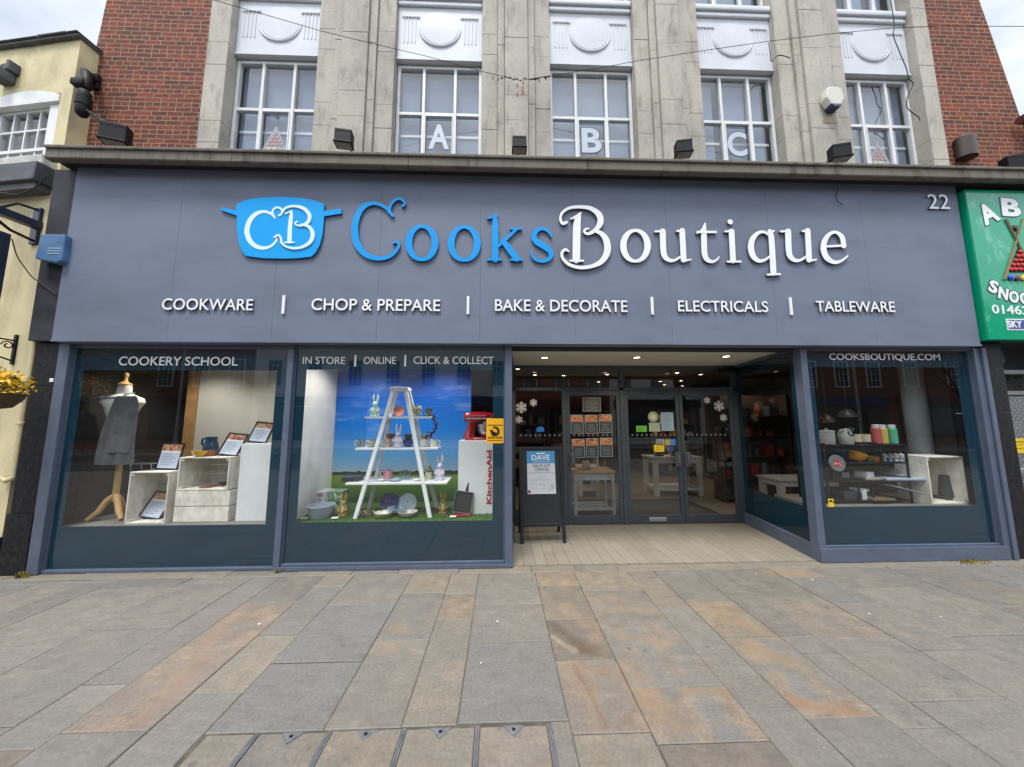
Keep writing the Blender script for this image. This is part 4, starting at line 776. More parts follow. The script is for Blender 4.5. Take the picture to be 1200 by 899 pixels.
# navy projecting arm and hanging board
nv = thing('hanging_sign', 'navy projecting sign board on scrolled bracket beam at left edge of cream wall', 'sign', tuple(CM @ Vector((chit(50, 266)[0], 0, 3.6))))
u, z = chit(50, 268); mb = MB(); mb.box(u-.10, u+.0, -1.3, .02, z-.01, z+.075, b=.008, M=CM); mb.box(u-.12, u-.02, -.03, .01, z-.2, z+.25, b=.008, M=CM); obj('beam', mb, M['navy'], nv)
mb = MB(); mb.tube([CM @ Vector(p) for p in ((u-.06, -.03, z-.16), (u-.06, -.2, z-.13), (u-.06, -.38, z-.02))], .016, 8); mb.tube([CM @ Vector(p) for p in ((u-.06, -.03, z+.22), (u-.06, -.18, z+.2), (u-.06, -.3, z+.07))], .014, 8); obj('scroll', mb, M['black'], nv)
ub, zb1 = chit(11, 273, .25); _, zb0 = chit(2, 360, .25); mb = MB(); mb.box(ub-.08, ub-.02, -1.15, -.22, zb0, zb1, b=.008, M=CM); bd = obj('board', mb, M['navy'], nv)
mb = MB(); mb.box(ub-.019, ub-.012, -1.1, -.27, zb0+.06, zb1-.06, M=CM); obj('board_panel', mb, mat('dark sign panel', (.02, .03, .045), .3, var=.4), bd)
# iron basket bracket and basket of yellow flowers
u, z = chit(18, 410); bk = thing('basket_bracket', 'black iron scrolled bracket on the cream wall above the yellow flowers', 'bracket', tuple(CM @ Vector((u, 0, z))))
mb = MB(); mb.box(u-.012, u+.02, -.02, .0, z-.17, z+.17, M=CM); obj('back_plate', mb, M['black'], bk)
mb = MB(); mb.tube([CM @ Vector(p) for p in ((u, -.01, z+.1), (u-.02, -.2, z+.11), (u-.02, -.5, z+.12))], .009, 6); mb.tube([CM @ Vector(p) for p in ((u, -.01, z-.13), (u-.02, -.14, z-.08), (u-.02, -.3, z+.06), (u-.02, -.4, z+.11))], .009, 6)
mb.tube([CM @ Vector((u+.0, -.06-.05*math.cos(a_)*(1-k/16), z+.04+.05*math.sin(a_)*(1-k/16))) for k in range(12) for a_ in [k*.7]], .007, 6); obj('arm', mb, M['black'], bk)
u, z = chit(-1, 461, .35); hb = thing('hanging_basket', 'hanging basket of bright yellow flowers at the left edge', 'hanging basket', tuple(CM @ Vector((u, -.35, z-.15))))
mb = MB(); mb.lathe([(.0, -.16), (.09, -.14), (.15, -.06), (.17, .0), (.15, .0), (0, -.02)], seg=18, M=CM @ T(u, -.35, z)); obj('basket', mb, mat('brown coir', (.07, .045, .02), .9, var=.4, scale=30), hb)
rr = random.Random(9)
def leaves(mb, c, r, nn, sz, squash=.8, rr=rr):
    bm = bmesh.new()
    for _ in range(nn):
        v = Vector((rr.gauss(0, 1), rr.gauss(0, 1), rr.gauss(0, 1))).normalized()*r*rr.uniform(.35, 1.05); v.z *= squash; p = Vector(c)+v
        a = Vector((rr.uniform(-1, 1), rr.uniform(-1, 1), rr.uniform(-1, 1))).normalized(); b_ = a.cross(Vector((rr.uniform(-1, 1), rr.uniform(-1, 1), rr.uniform(-1, 1)))).normalized(); s_ = sz*rr.uniform(.6, 1.3)
        bm.faces.new([bm.verts.new(p+a*s_), bm.verts.new(p+b_*s_*.45), bm.verts.new(p-a*s_), bm.verts.new(p-b_*s_*.45)])
    mb.add(bm)
cc = CM @ Vector((u, -.35, z+.05)); mb = MB(); leaves(mb, cc, .19, 200, .03); obj('foliage', mb, mat('basket leaves', (.035, .065, .015), .6, var=.5, scale=20), hb)['kind'] = 'stuff'
mb = MB(); leaves(mb, cc+Vector((0, 0, .03)), .215, 520, .026); obj('yellow_flowers', mb, mat('yellow petals', (.85, .52, .01), .5, var=.15, scale=30), hb)['kind'] = 'stuff'
# pale blue box on the dark pilaster head, and its cable
x0, z1 = spot(47, 275, -.2); x1, z0 = spot(73, 309, -.2); t = thing('junction_box', 'faded blue louvred plastic alarm box on the dark pilaster left of the sign', 'alarm', ((x0+x1)/2, -.11, z0))
mb = MB(); mb.prism([(x0, z0+.05), (x1-.05, z0), (x1, z0+.03), (x1, z1), (x0+.03, z1)], -.215, -.112, b=.012); obj('case', mb, mat('faded blue plastic', (.07, .17, .33), .4, var=.25, scale=7), t)
mb = MB()
for k in range(3): mb.box(x0+(x1-x0)*.45, x1-.02, -.219, -.214, z0+.1+k*.03, z0+.112+k*.03)
obj('louvre', mb, mat('pale louvre', (.25, .38, .5), .5), t)
cable([(14, 280), (20, 300), (30, 315), (38, 325), (50, 333), (66, 345)], -.13, 'thin brown cable sagging from the cream wall to the fascia sign', .006)
cable([(0, 226), (20, 228), (38, 222), (48, 214), (54, 206)], -.26, 'grey cable draped under the sill course of the cream building', .008)
mb = MB(); a = spot(60.5, 445.5, -.055); mb.box(a[0]-.02, a[0]+.02, -.058, -.0515, a[1]-.02, a[1]+.02, b=.001); single('notice_tag', 'small pale square tag on the left granite pilaster', 'tag', mb, M['paper'])

# ------------------------------------------------------------------ neighbour on the right: snooker hall doorway and green sign
nb = thing('snooker_hall', 'lower brick building at the right edge with metal plated doorway', 'building', (8, .2, 0))
mb = MB(); mb.box(7.52, 14, .22, 5, 4.4, 5.93); obj('brick_wall', mb, M['brick'], nb)
mb = MB(); mb.box(7.6, 14, .1, .5, 5.94, 6.0, b=.01); a = spot(1197, 137, .05); mb.tube([(a[0]+.05, .1, a[1]), (a[0]+3, .1, a[1])], .05, 12); obj('eaves_gutter', mb, mat('dark red gutter', (.09, .02, .02), .5), nb)
mb = MB(); mb.box(7.46, 7.5, .1, .19, 4.6, 5.7); obj('downpipe', mb, M['lead'], nb)
mb = MB(); mb.box(6.06, 12, .25, .35, 2.2, 2.6); mb.box(7.2, 12, .05, .3, 0, 2.5); mb.box(6.062, 12, -.1, .25, 2.5, 2.56); mb.box(6.06, 12, .06, .3, 2.56, 4.36); obj('shop_wall', mb, M['greygranite'], nb)
# chequer plate door
def plate_mat():
    m, n, l, p, g = nodes_of('chequer plate', .35); p.inputs['Metallic'].default_value = .85; p.inputs['Base Color'].default_value = (.36, .37, .38, 1)
    hs = []
    for off, ax in ((0, 0), (.5, 1)):
        s = n.new('ShaderNodeSeparateXYZ'); l.new(g.outputs['Position'], s.inputs[0])
        u = math_(n, l, 'FRACT', math_(n, l, 'ADD', math_(n, l, 'MULTIPLY', s.outputs[0], 16), off)); v = math_(n, l, 'FRACT', math_(n, l, 'ADD', math_(n, l, 'MULTIPLY', s.outputs[2], 13), off))
        u = math_(n, l, 'ABSOLUTE', math_(n, l, 'SUBTRACT', u, .5)); v = math_(n, l, 'ABSOLUTE', math_(n, l, 'SUBTRACT', v, .5))
        q = math_(n, l, 'ADD', math_(n, l, 'MULTIPLY', u, 3.2 if ax else 7), math_(n, l, 'MULTIPLY', v, 7 if ax else 3.2)); hs.append(rng(n, l, q, .8, 1.15, 1, 0))
    h = math_(n, l, 'MAXIMUM', hs[0], hs[1]); bump(n, l, p, h, .9, .004)
    l.new(mix(n, l, h, mix(n, l, noise(n, l, g.outputs['Position'], 6, 5), (.20, .205, .21), (.32, .32, .33)), (.46, .47, .48)), p.inputs['Base Color']); return m
zt_d = spot(1180, 464, .2)[1]
mb = MB(); mb.box(6.12, 7.15, .2, .24, .18, zt_d, b=.004); dr = obj('plated_door', mb, plate_mat(), nb)
zk = spot(1190, 552, .2)[1]; mb = MB(); mb.box(6.28, 7.1, .17, .199, zk-.03, zk+.035, b=.006); obj('push_plate', mb, M['steel'], dr)
mb = MB(); mb.frame(6.075, 7.2, zt_d+.01, 2.2, .17, .24, .05, b=.004); mb.box(6.075, 6.118, .17, .24, .18, zt_d+.01); tf = obj('transom_frame', mb, mat('grey door frame', (.3, .31, .31), .5), nb)
mb = MB(); mb.sheet(6.125, 7.15, .2, zt_d+.06, 2.15); obj('pane', mb, M['upglass'], tf); mb = MB(); mb.box(6.12, 7.16, .26, .27, zt_d, 2.2); obj('transom_back', mb, roomdark, tf)
mb = MB(); mb.box(6.065, 7.2, -.02, .24, .0, .175, b=.006); obj('door_step', mb, mat('pale blue step', (.36, .45, .5), .6, var=.1), nb)
x, z = spot(1170, 418, .12); mb = MB(); mb.box(x-.05, x+.05, .1, .18, z+.02, z+.09, b=.008); mb.lathe([(.035, .02), (.045, 0), (.045, -.07), (.02, -.1), (0, -.1)], (x+.01, .13, z), 14); single('passage_light', 'small weathered light fitting over the plated door', 'wall light', mb, M['lead'])
x0, z1 = spot(1176.5, 514, .19); x1, z0 = spot(1199, 531, .19); t = thing('notice_sign', 'yellow rectangular notice with black writing on the plated door', 'sign', ((x0+x1)/2, .19, z0)); x1 = x0+.33
mb = MB(); mb.box(x0, x1, .192, .1985, z0, z1); obj('plate', mb, mat('yellow notice', (.78, .55, .01), .5), t); mb = MB()
for k, (s, a) in enumerate((('All unattended', .06), ('luggage will be', .05), ('removed', .12))): h = (z1-z0)/4.4; mb.text(s, x0+a*.8, x1-a*.8, z1-(k+1)*h-.01, z1-(k+.35)*h-.01, .1915, .002)
obj('notice_text', mb, M['black'], t)
# the green sign
gy = -.2; x0, zt_g = spot(1130.5, 222, gy); xb, zb_g = spot(1158, 398, gy); x1 = x0+2.6
gs = thing('snooker_sign', 'green snooker club sign with cues and red balls, right edge above the doorway', 'sign', ((x0+x1)/2, gy, zb_g)); green = mat('green gloss sign', (.0, .31, .165), .3, var=.06, scale=2)
m, n, l, p, g = nodes_of('green sign face', .12); f = noise(n, l, g.outputs['Position'], 3.2, 8, .7, (1.3, 1, .8)); l.new(mix(n, l, rng(n, l, f, .56, .62, 0, .5), (.0, .33, .17), (.18, .55, .38)), p.inputs['Base Color'])
mb = MB(); mb.box(x0, x1, gy+.006, -.1, zb_g, zt_g, b=.004); obj('sign_box', mb, green, gs); mb = MB(); mb.box(x0+.004, x1-.004, gy, gy+.005, zb_g+.004, zt_g-.004); fc = obj('sign_face', mb, m, gs)
def gp(px, py, y=gy-.006): return spot(px, py, y)
def gword(s, cx_, cy_, wpx, hpx, rot, m_, bold, y, grow=0.):
    a = gp(cx_, cy_); b = gp(cx_+wpx/2, cy_); c = gp(cx_, cy_-hpx/2); hw, hh = b[0]-a[0]+grow, c[1]-a[1]+grow
    mb = MB(); mb.text(s, -hw, hw, -hh, hh, 0, .003, bold); mb.bm.transform(T(a[0], y, a[1], ry=R(rot))); obj('sign_word', mb, m_, gs)
out_ = mat('dark sign outline', (.01, .03, .05), .4)
for s, px, py, wp, hp, rt_ in (('A', 1158, 250, 21, 23, -22), ('B', 1185, 243, 22, 21, 3), ('S', 1164.5, 336, 10, 15, 22), ('N', 1176, 344, 11, 14, 16), ('O', 1188.5, 348, 11, 14, 8), ('O', 1201, 350, 11, 14, 0)):
    gword(s, px, py, wp, hp, rt_, M['letterwhite'], .04, gy-.006); gword(s, px, py, wp, hp, rt_, out_, .07, gy-.003, .012)
gword('01462', 1184.5, 363, 43, 10.5, 2, M['letterwhite'], .015, gy-.005)
a = gp(1179, 373.5); b = gp(1211, 387); mb = MB(); mb.box(a[0], b[0], gy-.004, gy-.001, b[1], a[1]); obj('blue_panel', mb, M['letterwhite'], gs); mb = MB(); mb.box(a[0]+.014, b[0]-.014, gy-.006, gy-.0042, b[1]+.014, a[1]-.014); obj('blue_panel', mb, mat('sign blue', (.02, .05, .28), .3), gs)
gword('SKY', 1189, 380, 17, 8, 0, M['letterwhite'], .03, gy-.009)
cue = mat('cue wood', (.22, .15, .07), .5)
for p0, p1 in (((1177, 328), (1199, 256)), ((1178.5, 257), (1212, 322))):
    a = gp(*p0); b = gp(*p1); mb = MB(); mb.tube([(a[0], gy-.006, a[1]), (b[0], gy-.006, b[1])], [.016, .008], 6); obj('cue_motif', mb, cue, gs)
tri = [gp(1184, 319), gp(1193, 291), gp(1196, 290), gp(1212, 319)]; mb = MB(); mb.prism(tri[::-1], gy-.008, gy-.002); obj('triangle_motif', mb, M['black'], gs)
mb = MB()
for r_ in range(5):
    for k in range(r_+1): a = gp(1195.2+(k-r_/2)*5.2-.4, 295+r_*5.2); mb.ball((a[0], gy-.012, a[1]), .024, (1, .5, 1), seg=10)
obj('red_balls', mb, mat('snooker red', (.6, .03, .02), .3), gs)
for px, py, c_, nm in ((1184.5, 325.5, (.02, .08, .6), 'blue_ball'), (1192, 326, (.12, .07, .05), 'brown_ball'), (1199.5, 326, (.8, .55, .02), 'yellow_ball'), (1188.5, 268, (.01, .01, .01), 'black_ball')):
    a = gp(px, py); mb = MB(); mb.ball((a[0], gy-.012, a[1]), .038 if nm != 'black_ball' else .042, (1, .4, 1)); obj(nm, mb, mat(nm, c_, .15), gs)
# ------------------------------------------------------------------ left window: dress form, apron, crates, framed cards
FZ1, FZ3 = .45, .565
w1 = lambda x, y: (60+x*280/899, 400+y*280/899)
w2 = lambda x, y: (330+x*280/899, 400+y*280/899)
w3 = lambda x, y: (940+x*230/940, 400+y*220/899)
def sp(W_, x, y, d): return spot(*W_(x, y), d)
pine = mat('turned pale wood', (.50, .30, .11), .45, var=.15, scale=9)
y = .32; xm, _ = sp(w1, 240, 600, y); zb = FZ1
t = thing('dress_form', 'cream tailor\'s bust on a wooden tripod stand behind the left shop window', 'dress form', (xm, y, zb))
zt = sp(w1, 283, 180, y)[1]; zsh = sp(w1, 275, 205, y)[1]; zh = sp(w1, 250, 465, y)[1]; xn = sp(w1, 285, 180, y)[0]
linen = mat('cream linen', (.78, .74, .66), .85, var=.05, bump=.1, bscale=200)
mb = MB(); hw = (sp(w1, 348, 215, y)[0]-sp(w1, 197, 215, y)[0])/2; xs = sp(w1, 272, 215, y)[0]
prof = [(.30, zh+.12), (.36, zh+.2), (.33, zh+.34), (.27, zh+.46), (.27, zh+.52)]
H = zsh-zh
mb.lathe([(0, zh+.05), (hw*.50, zh+.05), (hw*.58, zh+H*.2), (hw*.5, zh+H*.48), (hw*.6, zh+H*.66), (hw*.8, zh+H*.82), (hw*1.0, zh+H*.90), (hw*.93, zh+H*.96), (hw*.6, zh+H*1.0), (hw*.36, zh+H*1.03), (hw*.33, zh+H*1.13), (hw*.29, zh+H*1.15), (0, zh+H*1.15)], (xs, y, 0), 32, sy=.58)
obj('bust', mb, linen, t)
mb = MB(); mb.lathe([(hw*.26, 0), (hw*.28, .02), (hw*.12, .045), (.02, .06), (.016, .10), (.024, .12), (.02, .15), (0, .16)], (xs, y, zh+H*1.15), 18); obj('neck_finial', mb, pine, t)
mb = MB(); mb.lathe([(.028, .2), (.036, .25), (.03, .3), (.027, zh+.1-zb)], (xm, y, zb), 16); obj('pole', mb, pine, t)
for a in (100, 215, 335):
    c_, s_ = math.cos(R(a)), math.sin(R(a)); mb = MB(); mb.tube([(xm+c_*.0, y+s_*.0, zb+.28), (xm+c_*.06, y+s_*.06, zb+.22), (xm+c_*.12, y+s_*.12, zb+.10), (xm+c_*.2, y+s_*.2, zb+.022)], [.03, .032, .03, .022], 10); obj('leg', mb, pine, t)
# apron hung on the form: front panel that wraps the bust and flares
cloth = mat('charcoal apron cloth', (.17, .176, .188), .9, var=.18, scale=12, bump=.25, bscale=160)
def panel(rows, nseg=22, th=.012, fold=.0, yc=y, wrap=.03):
    """rows of (z, x centre, half width, bulge depth): a curved cloth sheet with thickness"""
    bm = bmesh.new(); g_ = []
    for ri, (z, xc, hwid, dep) in enumerate(rows):
        r_ = []
        for k in range(nseg+1):
            s = -1+2*k/nseg; fo = fold*math.sin(s*9+ri*.3)*(ri/len(rows)); r_.append(bm.verts.new((xc+hwid*s, yc-dep-.012+wrap*s*s+fo, z)))
        g_.append(r_)
    for a, b in zip(g_, g_[1:]):
        for k in range(nseg): bm.faces.new((a[k], a[k+1], b[k+1], b[k]))
    ret = bmesh.ops.solidify(bm, geom=bm.faces[:], thickness=th); bmesh.ops.recalc_face_normals(bm, faces=bm.faces); return bm
ap = thing('apron', 'charcoal bib apron hanging on the tailor\'s bust', 'apron', (xs, y-.1, zh-.02)); rows = []
for zy, l_, r_, d_ in ((206, 236, 312, .15), (225, 226, 320, .155), (245, 220, 323, .16), (272, 212, 324, .165), (300, 201, 324, .17), (340, 191, 322, .18), (380, 184, 322, .19), (420, 176, 323, .195), (463, 170, 324, .2)):
    za = sp(w1, 250, zy, y-.16)[1]; xl = sp(w1, l_, zy, y-.16)[0]; xr = sp(w1, r_, zy, y-.16)[0]; rows.append((za, (xl+xr)/2, (xr-xl)/2, d_))
mb = MB(); mb.add(panel(rows, fold=.014)); obj('cloth', mb, cloth, ap)
mb = MB()
for sx_, xa in ((-1, rows[0][1]-rows[0][2]*.86), (1, rows[0][1]+rows[0][2]*.86)): mb.tube([(xa, y-.13, rows[0][0]-.015), (xs+sx_*hw*.55, y-.13, zsh-.03), (xs+sx_*hw*.42, y-.08, zsh+.01), (xs+sx_*hw*.36, y+.03, zsh+.03)], .012, 6)
obj('neck_strap', mb, cloth, ap)
mb = MB(); zp = sp(w1, 250, 350, y-.1)[1]; mb.add(panel([(zp, rows[5][1]+.02, .14, .192), (zp-.11, rows[6][1]+.02, .14, .204), (zp-.2, rows[6][1]+.02, .14, .21)], th=.006, wrap=.03)); obj('pocket', mb, mat('pocket cloth', (.21, .216, .23), .9, var=.12, scale=14), ap)

crate_w = mat('whitewashed crate wood', (.80, .765, .68), .85, var=.14, scale=14, bump=.3, bscale=50, dirt=(.36, .28, .18), dirt_amt=.5, dscale=9)
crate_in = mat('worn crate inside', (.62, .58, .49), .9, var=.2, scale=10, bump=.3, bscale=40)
def crate(label, x0, x1, y0, y1, z0, z1, openf=True, rz=0., slats=2, ):
    """whitewashed box crate; openf: its open side faces the street"""
    t = thing('wooden_crate', label, 'crate', ((x0+x1)/2, (y0+y1)/2, z0), 'whitewashed crates in the windows'); A = T((x0+x1)/2, (y0+y1)/2, z0, rz); hx, hy, h = (x1-x0)/2, (y1-y0)/2, z1-z0; w_ = .014
    if openf:
        mb = MB()
        for k in range(2):
            a, b = -hy+2*hy*k/2+.003, -hy+2*hy*(k+1)/2-.003
            mb.box(-hx, hx, a, b, h-w_, h, b=.002, M=A); mb.box(-hx, hx, a, b, 0, w_, b=.002, M=A); mb.box(-hx, -hx+w_, a, b, w_, h-w_, b=.002, M=A); mb.box(hx-w_, hx, a, b, w_, h-w_, b=.002, M=A)
        obj('side_boards', mb, crate_w, t); mb = MB()
        for k in range(3): mb.box(-hx+w_, hx-w_, hy-w_, hy, w_+(h-2*w_)*k/3+.003, w_+(h-2*w_)*(k+1)/3-.003, M=A)
        obj('base_boards', mb, crate_in, t); mb = MB()
        for sx in (-1, 1):
            for sz in (w_, h-w_-.03): mb.box(sx*(hx-w_-.016)-.016, sx*(hx-w_-.016)+.016, -hy+.01, hy-w_, sz, sz+.03, M=A)
        obj('corner_post', mb, crate_in, t)
    else:
        mb = MB()
        for k in range(slats):
            a, b = h*k/slats+.004, h*(k+1)/slats-.004; mb.box(-hx, hx, -hy, -hy+w_, a, b, b=.003, M=A); mb.box(-hx, hx, hy-w_, hy, a, b, b=.003, M=A); mb.box(-hx, -hx+w_, -hy+w_, hy-w_, a, b, b=.003, M=A); mb.box(hx-w_, hx, -hy+w_, hy-w_, a, b, b=.003, M=A)
        obj('side_boards', mb, crate_w, t); mb = MB(); mb.box(-hx+w_, hx-w_, -hy+w_, hy-w_, 0, .012, M=A); obj('base_boards', mb, crate_in, t)
    return t
yA = .12; xa0 = sp(w1, 272, 690, yA)[0]; xa1 = sp(w1, 424, 690, yA)[0]; zA = sp(w1, 280, 492, yA)[1]
crate('whitewashed crate on its end, open to the street, with a framed card inside it', xa0, xa1, yA, yA+.36, FZ1, zA)
yB = .16; xb0 = sp(w1, 455, 690, yB)[0]; xb1 = sp(w1, 662, 690, yB)[0]; zB1 = sp(w1, 470, 563, yB)[1]; zB2 = sp(w1, 480, 437, yB)[1]
crate('low slatted whitewashed crate standing under the open crate with the jug', xb0, xb1, yB, yB+.42, FZ1, zB1, False)
crate('open whitewashed crate with the jug and yellow bowl standing on it', sp(w1, 476, 500, yB)[0], sp(w1, 664, 500, yB)[0]+.01, yB, yB+.42, zB1+.002, zB2)
def framed_card(label, x, y, z, wd, ht, lean, rz=0., tilt=0.):
    """black frame leaning back, holding a menu card"""
    t = thing('framed_card', label, 'framed card', (x, y, z), 'framed course cards in the left window'); A = T(x, y, z, rz, -lean, tilt); mb = MB(); mb.frame(-wd/2, wd/2, 0, ht, -.008, .008, .018, b=.003, M=A); fr = obj('frame', mb, M['black'], t)
    mb = MB(); mb.box(-wd/2+.018, wd/2-.018, -.002, .004, .018, ht-.018, M=A); cd_ = obj('card', mb, mat('pale blue card', (.50, .56, .66), .5), t)
    mb = MB(); mb.box(-wd/2+.02, wd/2-.02, -.0036, -.0022, ht*.70, ht-.02, M=A); obj('card_picture', mb, food, cd_); mb = MB(); mb.box(-wd/2+.02, wd/2-.02, -.0036, -.0022, ht*.64, ht*.7-.001, M=A); obj('card_band', mb, M['paper'], cd_)
    mb = MB()
    for k in range(6): mb.box(-wd*.33, wd*(.1+.22*((k*37) % 5)/5), -.0036, -.0022, ht*(.56-.075*k), ht*(.575-.075*k), M=A)
    obj('card_lines', mb, mat('grey print', (.2, .24, .32), .6), cd_); mb = MB(); mb.box(-.012, .012, .010, .016, .0, ht*.6, M=A @ T(0, .012, 0, rx=R(-24))); obj('stand', mb, M['black'], t)
m, n, l, p, g = nodes_of('food picture', .4); l.new(ramp(n, l, noise(n, l, g.outputs['Position'], 28, 3), [(.35, (.06, .02, .015)), (.47, (.5, .16, .05)), (.55, (.6, .4, .25)), (.66, (.25, .05, .03))]), p.inputs['Base Color']); food = m
wc = .2
framed_card('framed card standing on the left crate, nearest the bust', sp(w1, 432, 485, .25)[0], .25, zA+.004, .26, .31, R(10), 0, R(2))
framed_card('framed card lying tilted inside the leftmost crate', sp(w1, 365, 675, .25)[0], .25, FZ1+.02, .26, .31, R(28), 0, R(8))
framed_card('framed card on the open crate beside the blue jug', sp(w1, 660, 430, .28)[0], .28, zB2+.004, .245, .29, R(27), 0, R(6))
framed_card('framed card on the white plinth, highest of the framed cards', sp(w1, 770, 382, .3)[0]+.005, .3, sp(w1, 770, 385, .2)[1]+.004, .24, .27, R(25), 0, R(6))
# plinth
y0 = .18; px0, pz1 = sp(w1, 716, 386, y0); px1 = sp(w1, 830, 600, y0)[0]+.03
def plinth(label, x0, x1, y0, y1, z0, z1, tx, word_):
    t = thing('display_plinth', label, 'plinth', ((x0+x1)/2, (y0+y1)/2, z0), 'white display plinths'); mb = MB(); mb.box(x0, x1, y0, y1, z0, z1, b=.004); obj('box', mb, M['white'], t)
    mb = MB(); L_ = word_[1]-word_[0]; mb.text('KitchenAid', 0, L_, -.032, .032, 0, .003, .035); mb.bm.transform(Matrix.Translation((tx, y0-.0035, word_[0])) @ Matrix.Rotation(R(-90), 4, 'Y')); obj('red_lettering', mb, mat('red print', (.42, .01, .02), .5), t); return t
plinth('white plinth with red upright lettering partly hidden at the right of left window', px0, px1, y0, y0+.35, FZ1, pz1, sp(w1, 839, 530, y0)[0], (FZ1+.14, pz1-.1))
# jug and bowl
y = .3; x, z = sp(w1, 600, 404, y); t = thing('pottery_jug', 'blue glazed jug with a bare terracotta foot on the open crate', 'jug', (x, y, zB2+.05)); zj = zB2+.004
mb = MB(); mb.lathe([(0.0000, 0), (0.0630, 0), (0.0739, .05), (0.0748, .07)], (x, y, zj), 24); obj('foot', mb, mat('terracotta', (.30, .09, .035), .8), t)
mb = MB(); mb.lathe([(0.0752, .07), (0.0756, .09), (0.0672, .14), (0.0554, .18), (0.0588, .22), (0.0538, .22), (0.0504, .18), (0.0000, .1)], (x, y, zj), 24); obj('body', mb, mat('blue glaze', (.012, .05, .10), .12, var=.5, scale=14), t)
mb = MB(); mb.tube([(x-.054, y, zj+.20), (x-.1, y, zj+.2), (x-.11, y, zj+.15), (x-.07, y, zj+.1)], .011, 8); obj('handle', mb, mat('blue glaze handle', (.012, .05, .10), .12), t)
x, z = sp(w1, 562, 425, .24); mb = MB(); mb.lathe([(.0, 0), (.04, 0), (.06, .02), (.092, .065), (.088, .065), (.055, .022), (0, .012)], (x, .24, zB2+.002), 24); single('yellow_bowl', 'small yellow bowl beside the jug on the open crate', 'bowl', mb, mat('yellow glaze', (.62, .42, .01), .15))
x, z = sp(w1, 610, 545, .3); mb = MB(); mb.box(x-.1, x+.02, .22, .36, zB1+.018, zB1+.034, b=.005); single('wooden_board', 'little brown wooden board inside the open crate', 'board', mb, mat('brown wood', (.22, .09, .035), .5, var=.2))
mb = MB(); mb.lathe([(0, 0), (.06, 0), (.075, .03), (.07, .03), (0, .008)], (x+.1, .36, zB1+.03), 18); single('small_dish', 'small dark dish at the back inside the open crate', 'dish', mb, M['black'])
x, z = sp(w1, 345, 470, .2); mb = MB(); mb.box(x-.16, x+.1, .2, .34, zA+.075, zA+.083, b=.002)
for sx in (-.15, .08): mb.tube([(x+sx, .21, zA+.076), (x+sx+.01, .21, zA+.004), (x+sx+.03, .21, zA+.003)], .005, 6); mb.tube([(x+sx, .33, zA+.076), (x+sx+.01, .33, zA+.004)], .005, 6)
single('metal_rack', 'low grey metal display rack on the left crate', 'rack', mb, M['steel'])
x, z = sp(w1, 205, 600, .75); mb = MB()
for k in range(9): mb.tube([(x-.12+.24*q/8, .75+.02*math.sin(q+k), FZ1+.12+k*.04) for q in range(9)], .006, 5)
mb.tube([(x-.12, .75, FZ1), (x-.12, .75, FZ1+.46)], .008, 6); mb.tube([(x+.12, .75, FZ1), (x+.12, .75, FZ1+.46)], .008, 6); single('wire_stand', 'grey wavy wire stand behind the dress form', 'stand', mb, M['lead'])

# ------------------------------------------------------------------ second window: backdrop, ladder shelf, crockery
x0 = -2.33; x1 = sp(w2, 712, 300, 1.0)[0]
m, n, l, p, g = nodes_of('printed field backdrop', .55); s = n.new('ShaderNodeSeparateXYZ'); l.new(g.outputs['Position'], s.inputs[0]); zz = s.outputs[2]
zh_ = sp(w2, 400, 490, 1.0)[1]; ztop = 2.45; yy = rng(n, l, zz, zh_, ztop)
skyc = ramp(n, l, yy, [(0, (.38, .58, .78)), (.13, (.13, .42, .78)), (.38, (.0, .20, .72)), (.72, (.0, .09, .50)), (1, (.0, .045, .30))])
cl = noise(n, l, g.outputs['Position'], 2.6, 7, .6, (.7, 1, 2.6)); skyc = mix(n, l, math_(n, l, 'MULTIPLY', rng(n, l, cl, .55, .75), .3), skyc, (.5, .66, .82))
fy = rng(n, l, zz, .45, zh_); fieldc = ramp(n, l, fy, [(0, (.02, .08, .006)), (.4, (.05, .19, .01)), (.8, (.20, .36, .015)), (1, (.14, .24, .03))])
fieldc = mix(n, l, 1, fieldc, mix(n, l, noise(n, l, g.outputs['Position'], 34, 4, .6, (2.2, 1, .5)), (.55, .6, .5), (1.4, 1.35, 1.4)), 'MULTIPLY')
hedge = math_(n, l, 'ADD', noise(n, l, g.outputs['Position'], 5, 5, .6, (1, 1, 0)), 0); hh = math_(n, l, 'ADD', math_(n, l, 'MULTIPLY', rng(n, l, hedge, .5, .66), .05), zh_-.004)
isf = math_(n, l, 'LESS_THAN', zz, zh_); ish = math_(n, l, 'MULTIPLY', math_(n, l, 'LESS_THAN', zz, hh), math_(n, l, 'GREATER_THAN', zz, math_(n, l, 'SUBTRACT', zh_, .045)))
col = mix(n, l, isf, skyc, fieldc); col = mix(n, l, ish, col, (.012, .028, .014)); l.new(col, p.inputs['Base Color'])
mb = MB(); mb.box(x0, x1, 1.0, 1.01, .45, 2.45); single('printed_backdrop', 'tall printed backdrop of green field under deep blue sky in the second window', 'backdrop', mb, m)
turf = mat('artificial turf', (.06, .15, .02), .95, var=.5, scale=60, bump=1., bscale=300)
mb = MB(); mb.box(-2.31, .0, .03, .995, .451, .464); rr = random.Random(11); bm = bmesh.new()
for _ in range(6500):
    x = rr.uniform(-2.3, -.02); y = rr.uniform(.03, .6)**1.0; h = rr.uniform(.012, .028); a = rr.uniform(0, 6.28); q = Vector((math.cos(a), math.sin(a), 0))*.003; tip = Vector((rr.uniform(-.008, .008), rr.uniform(-.008, .008), h)); b = Vector((x, y, .462)); bm.faces.new([bm.verts.new(b-q), bm.verts.new(b+q), bm.verts.new(b+tip)])
mb.add(bm); single('turf_mat', 'green artificial turf mat covering the second window\'s floor', 'turf mat', mb, turf)
FZ2 = .464
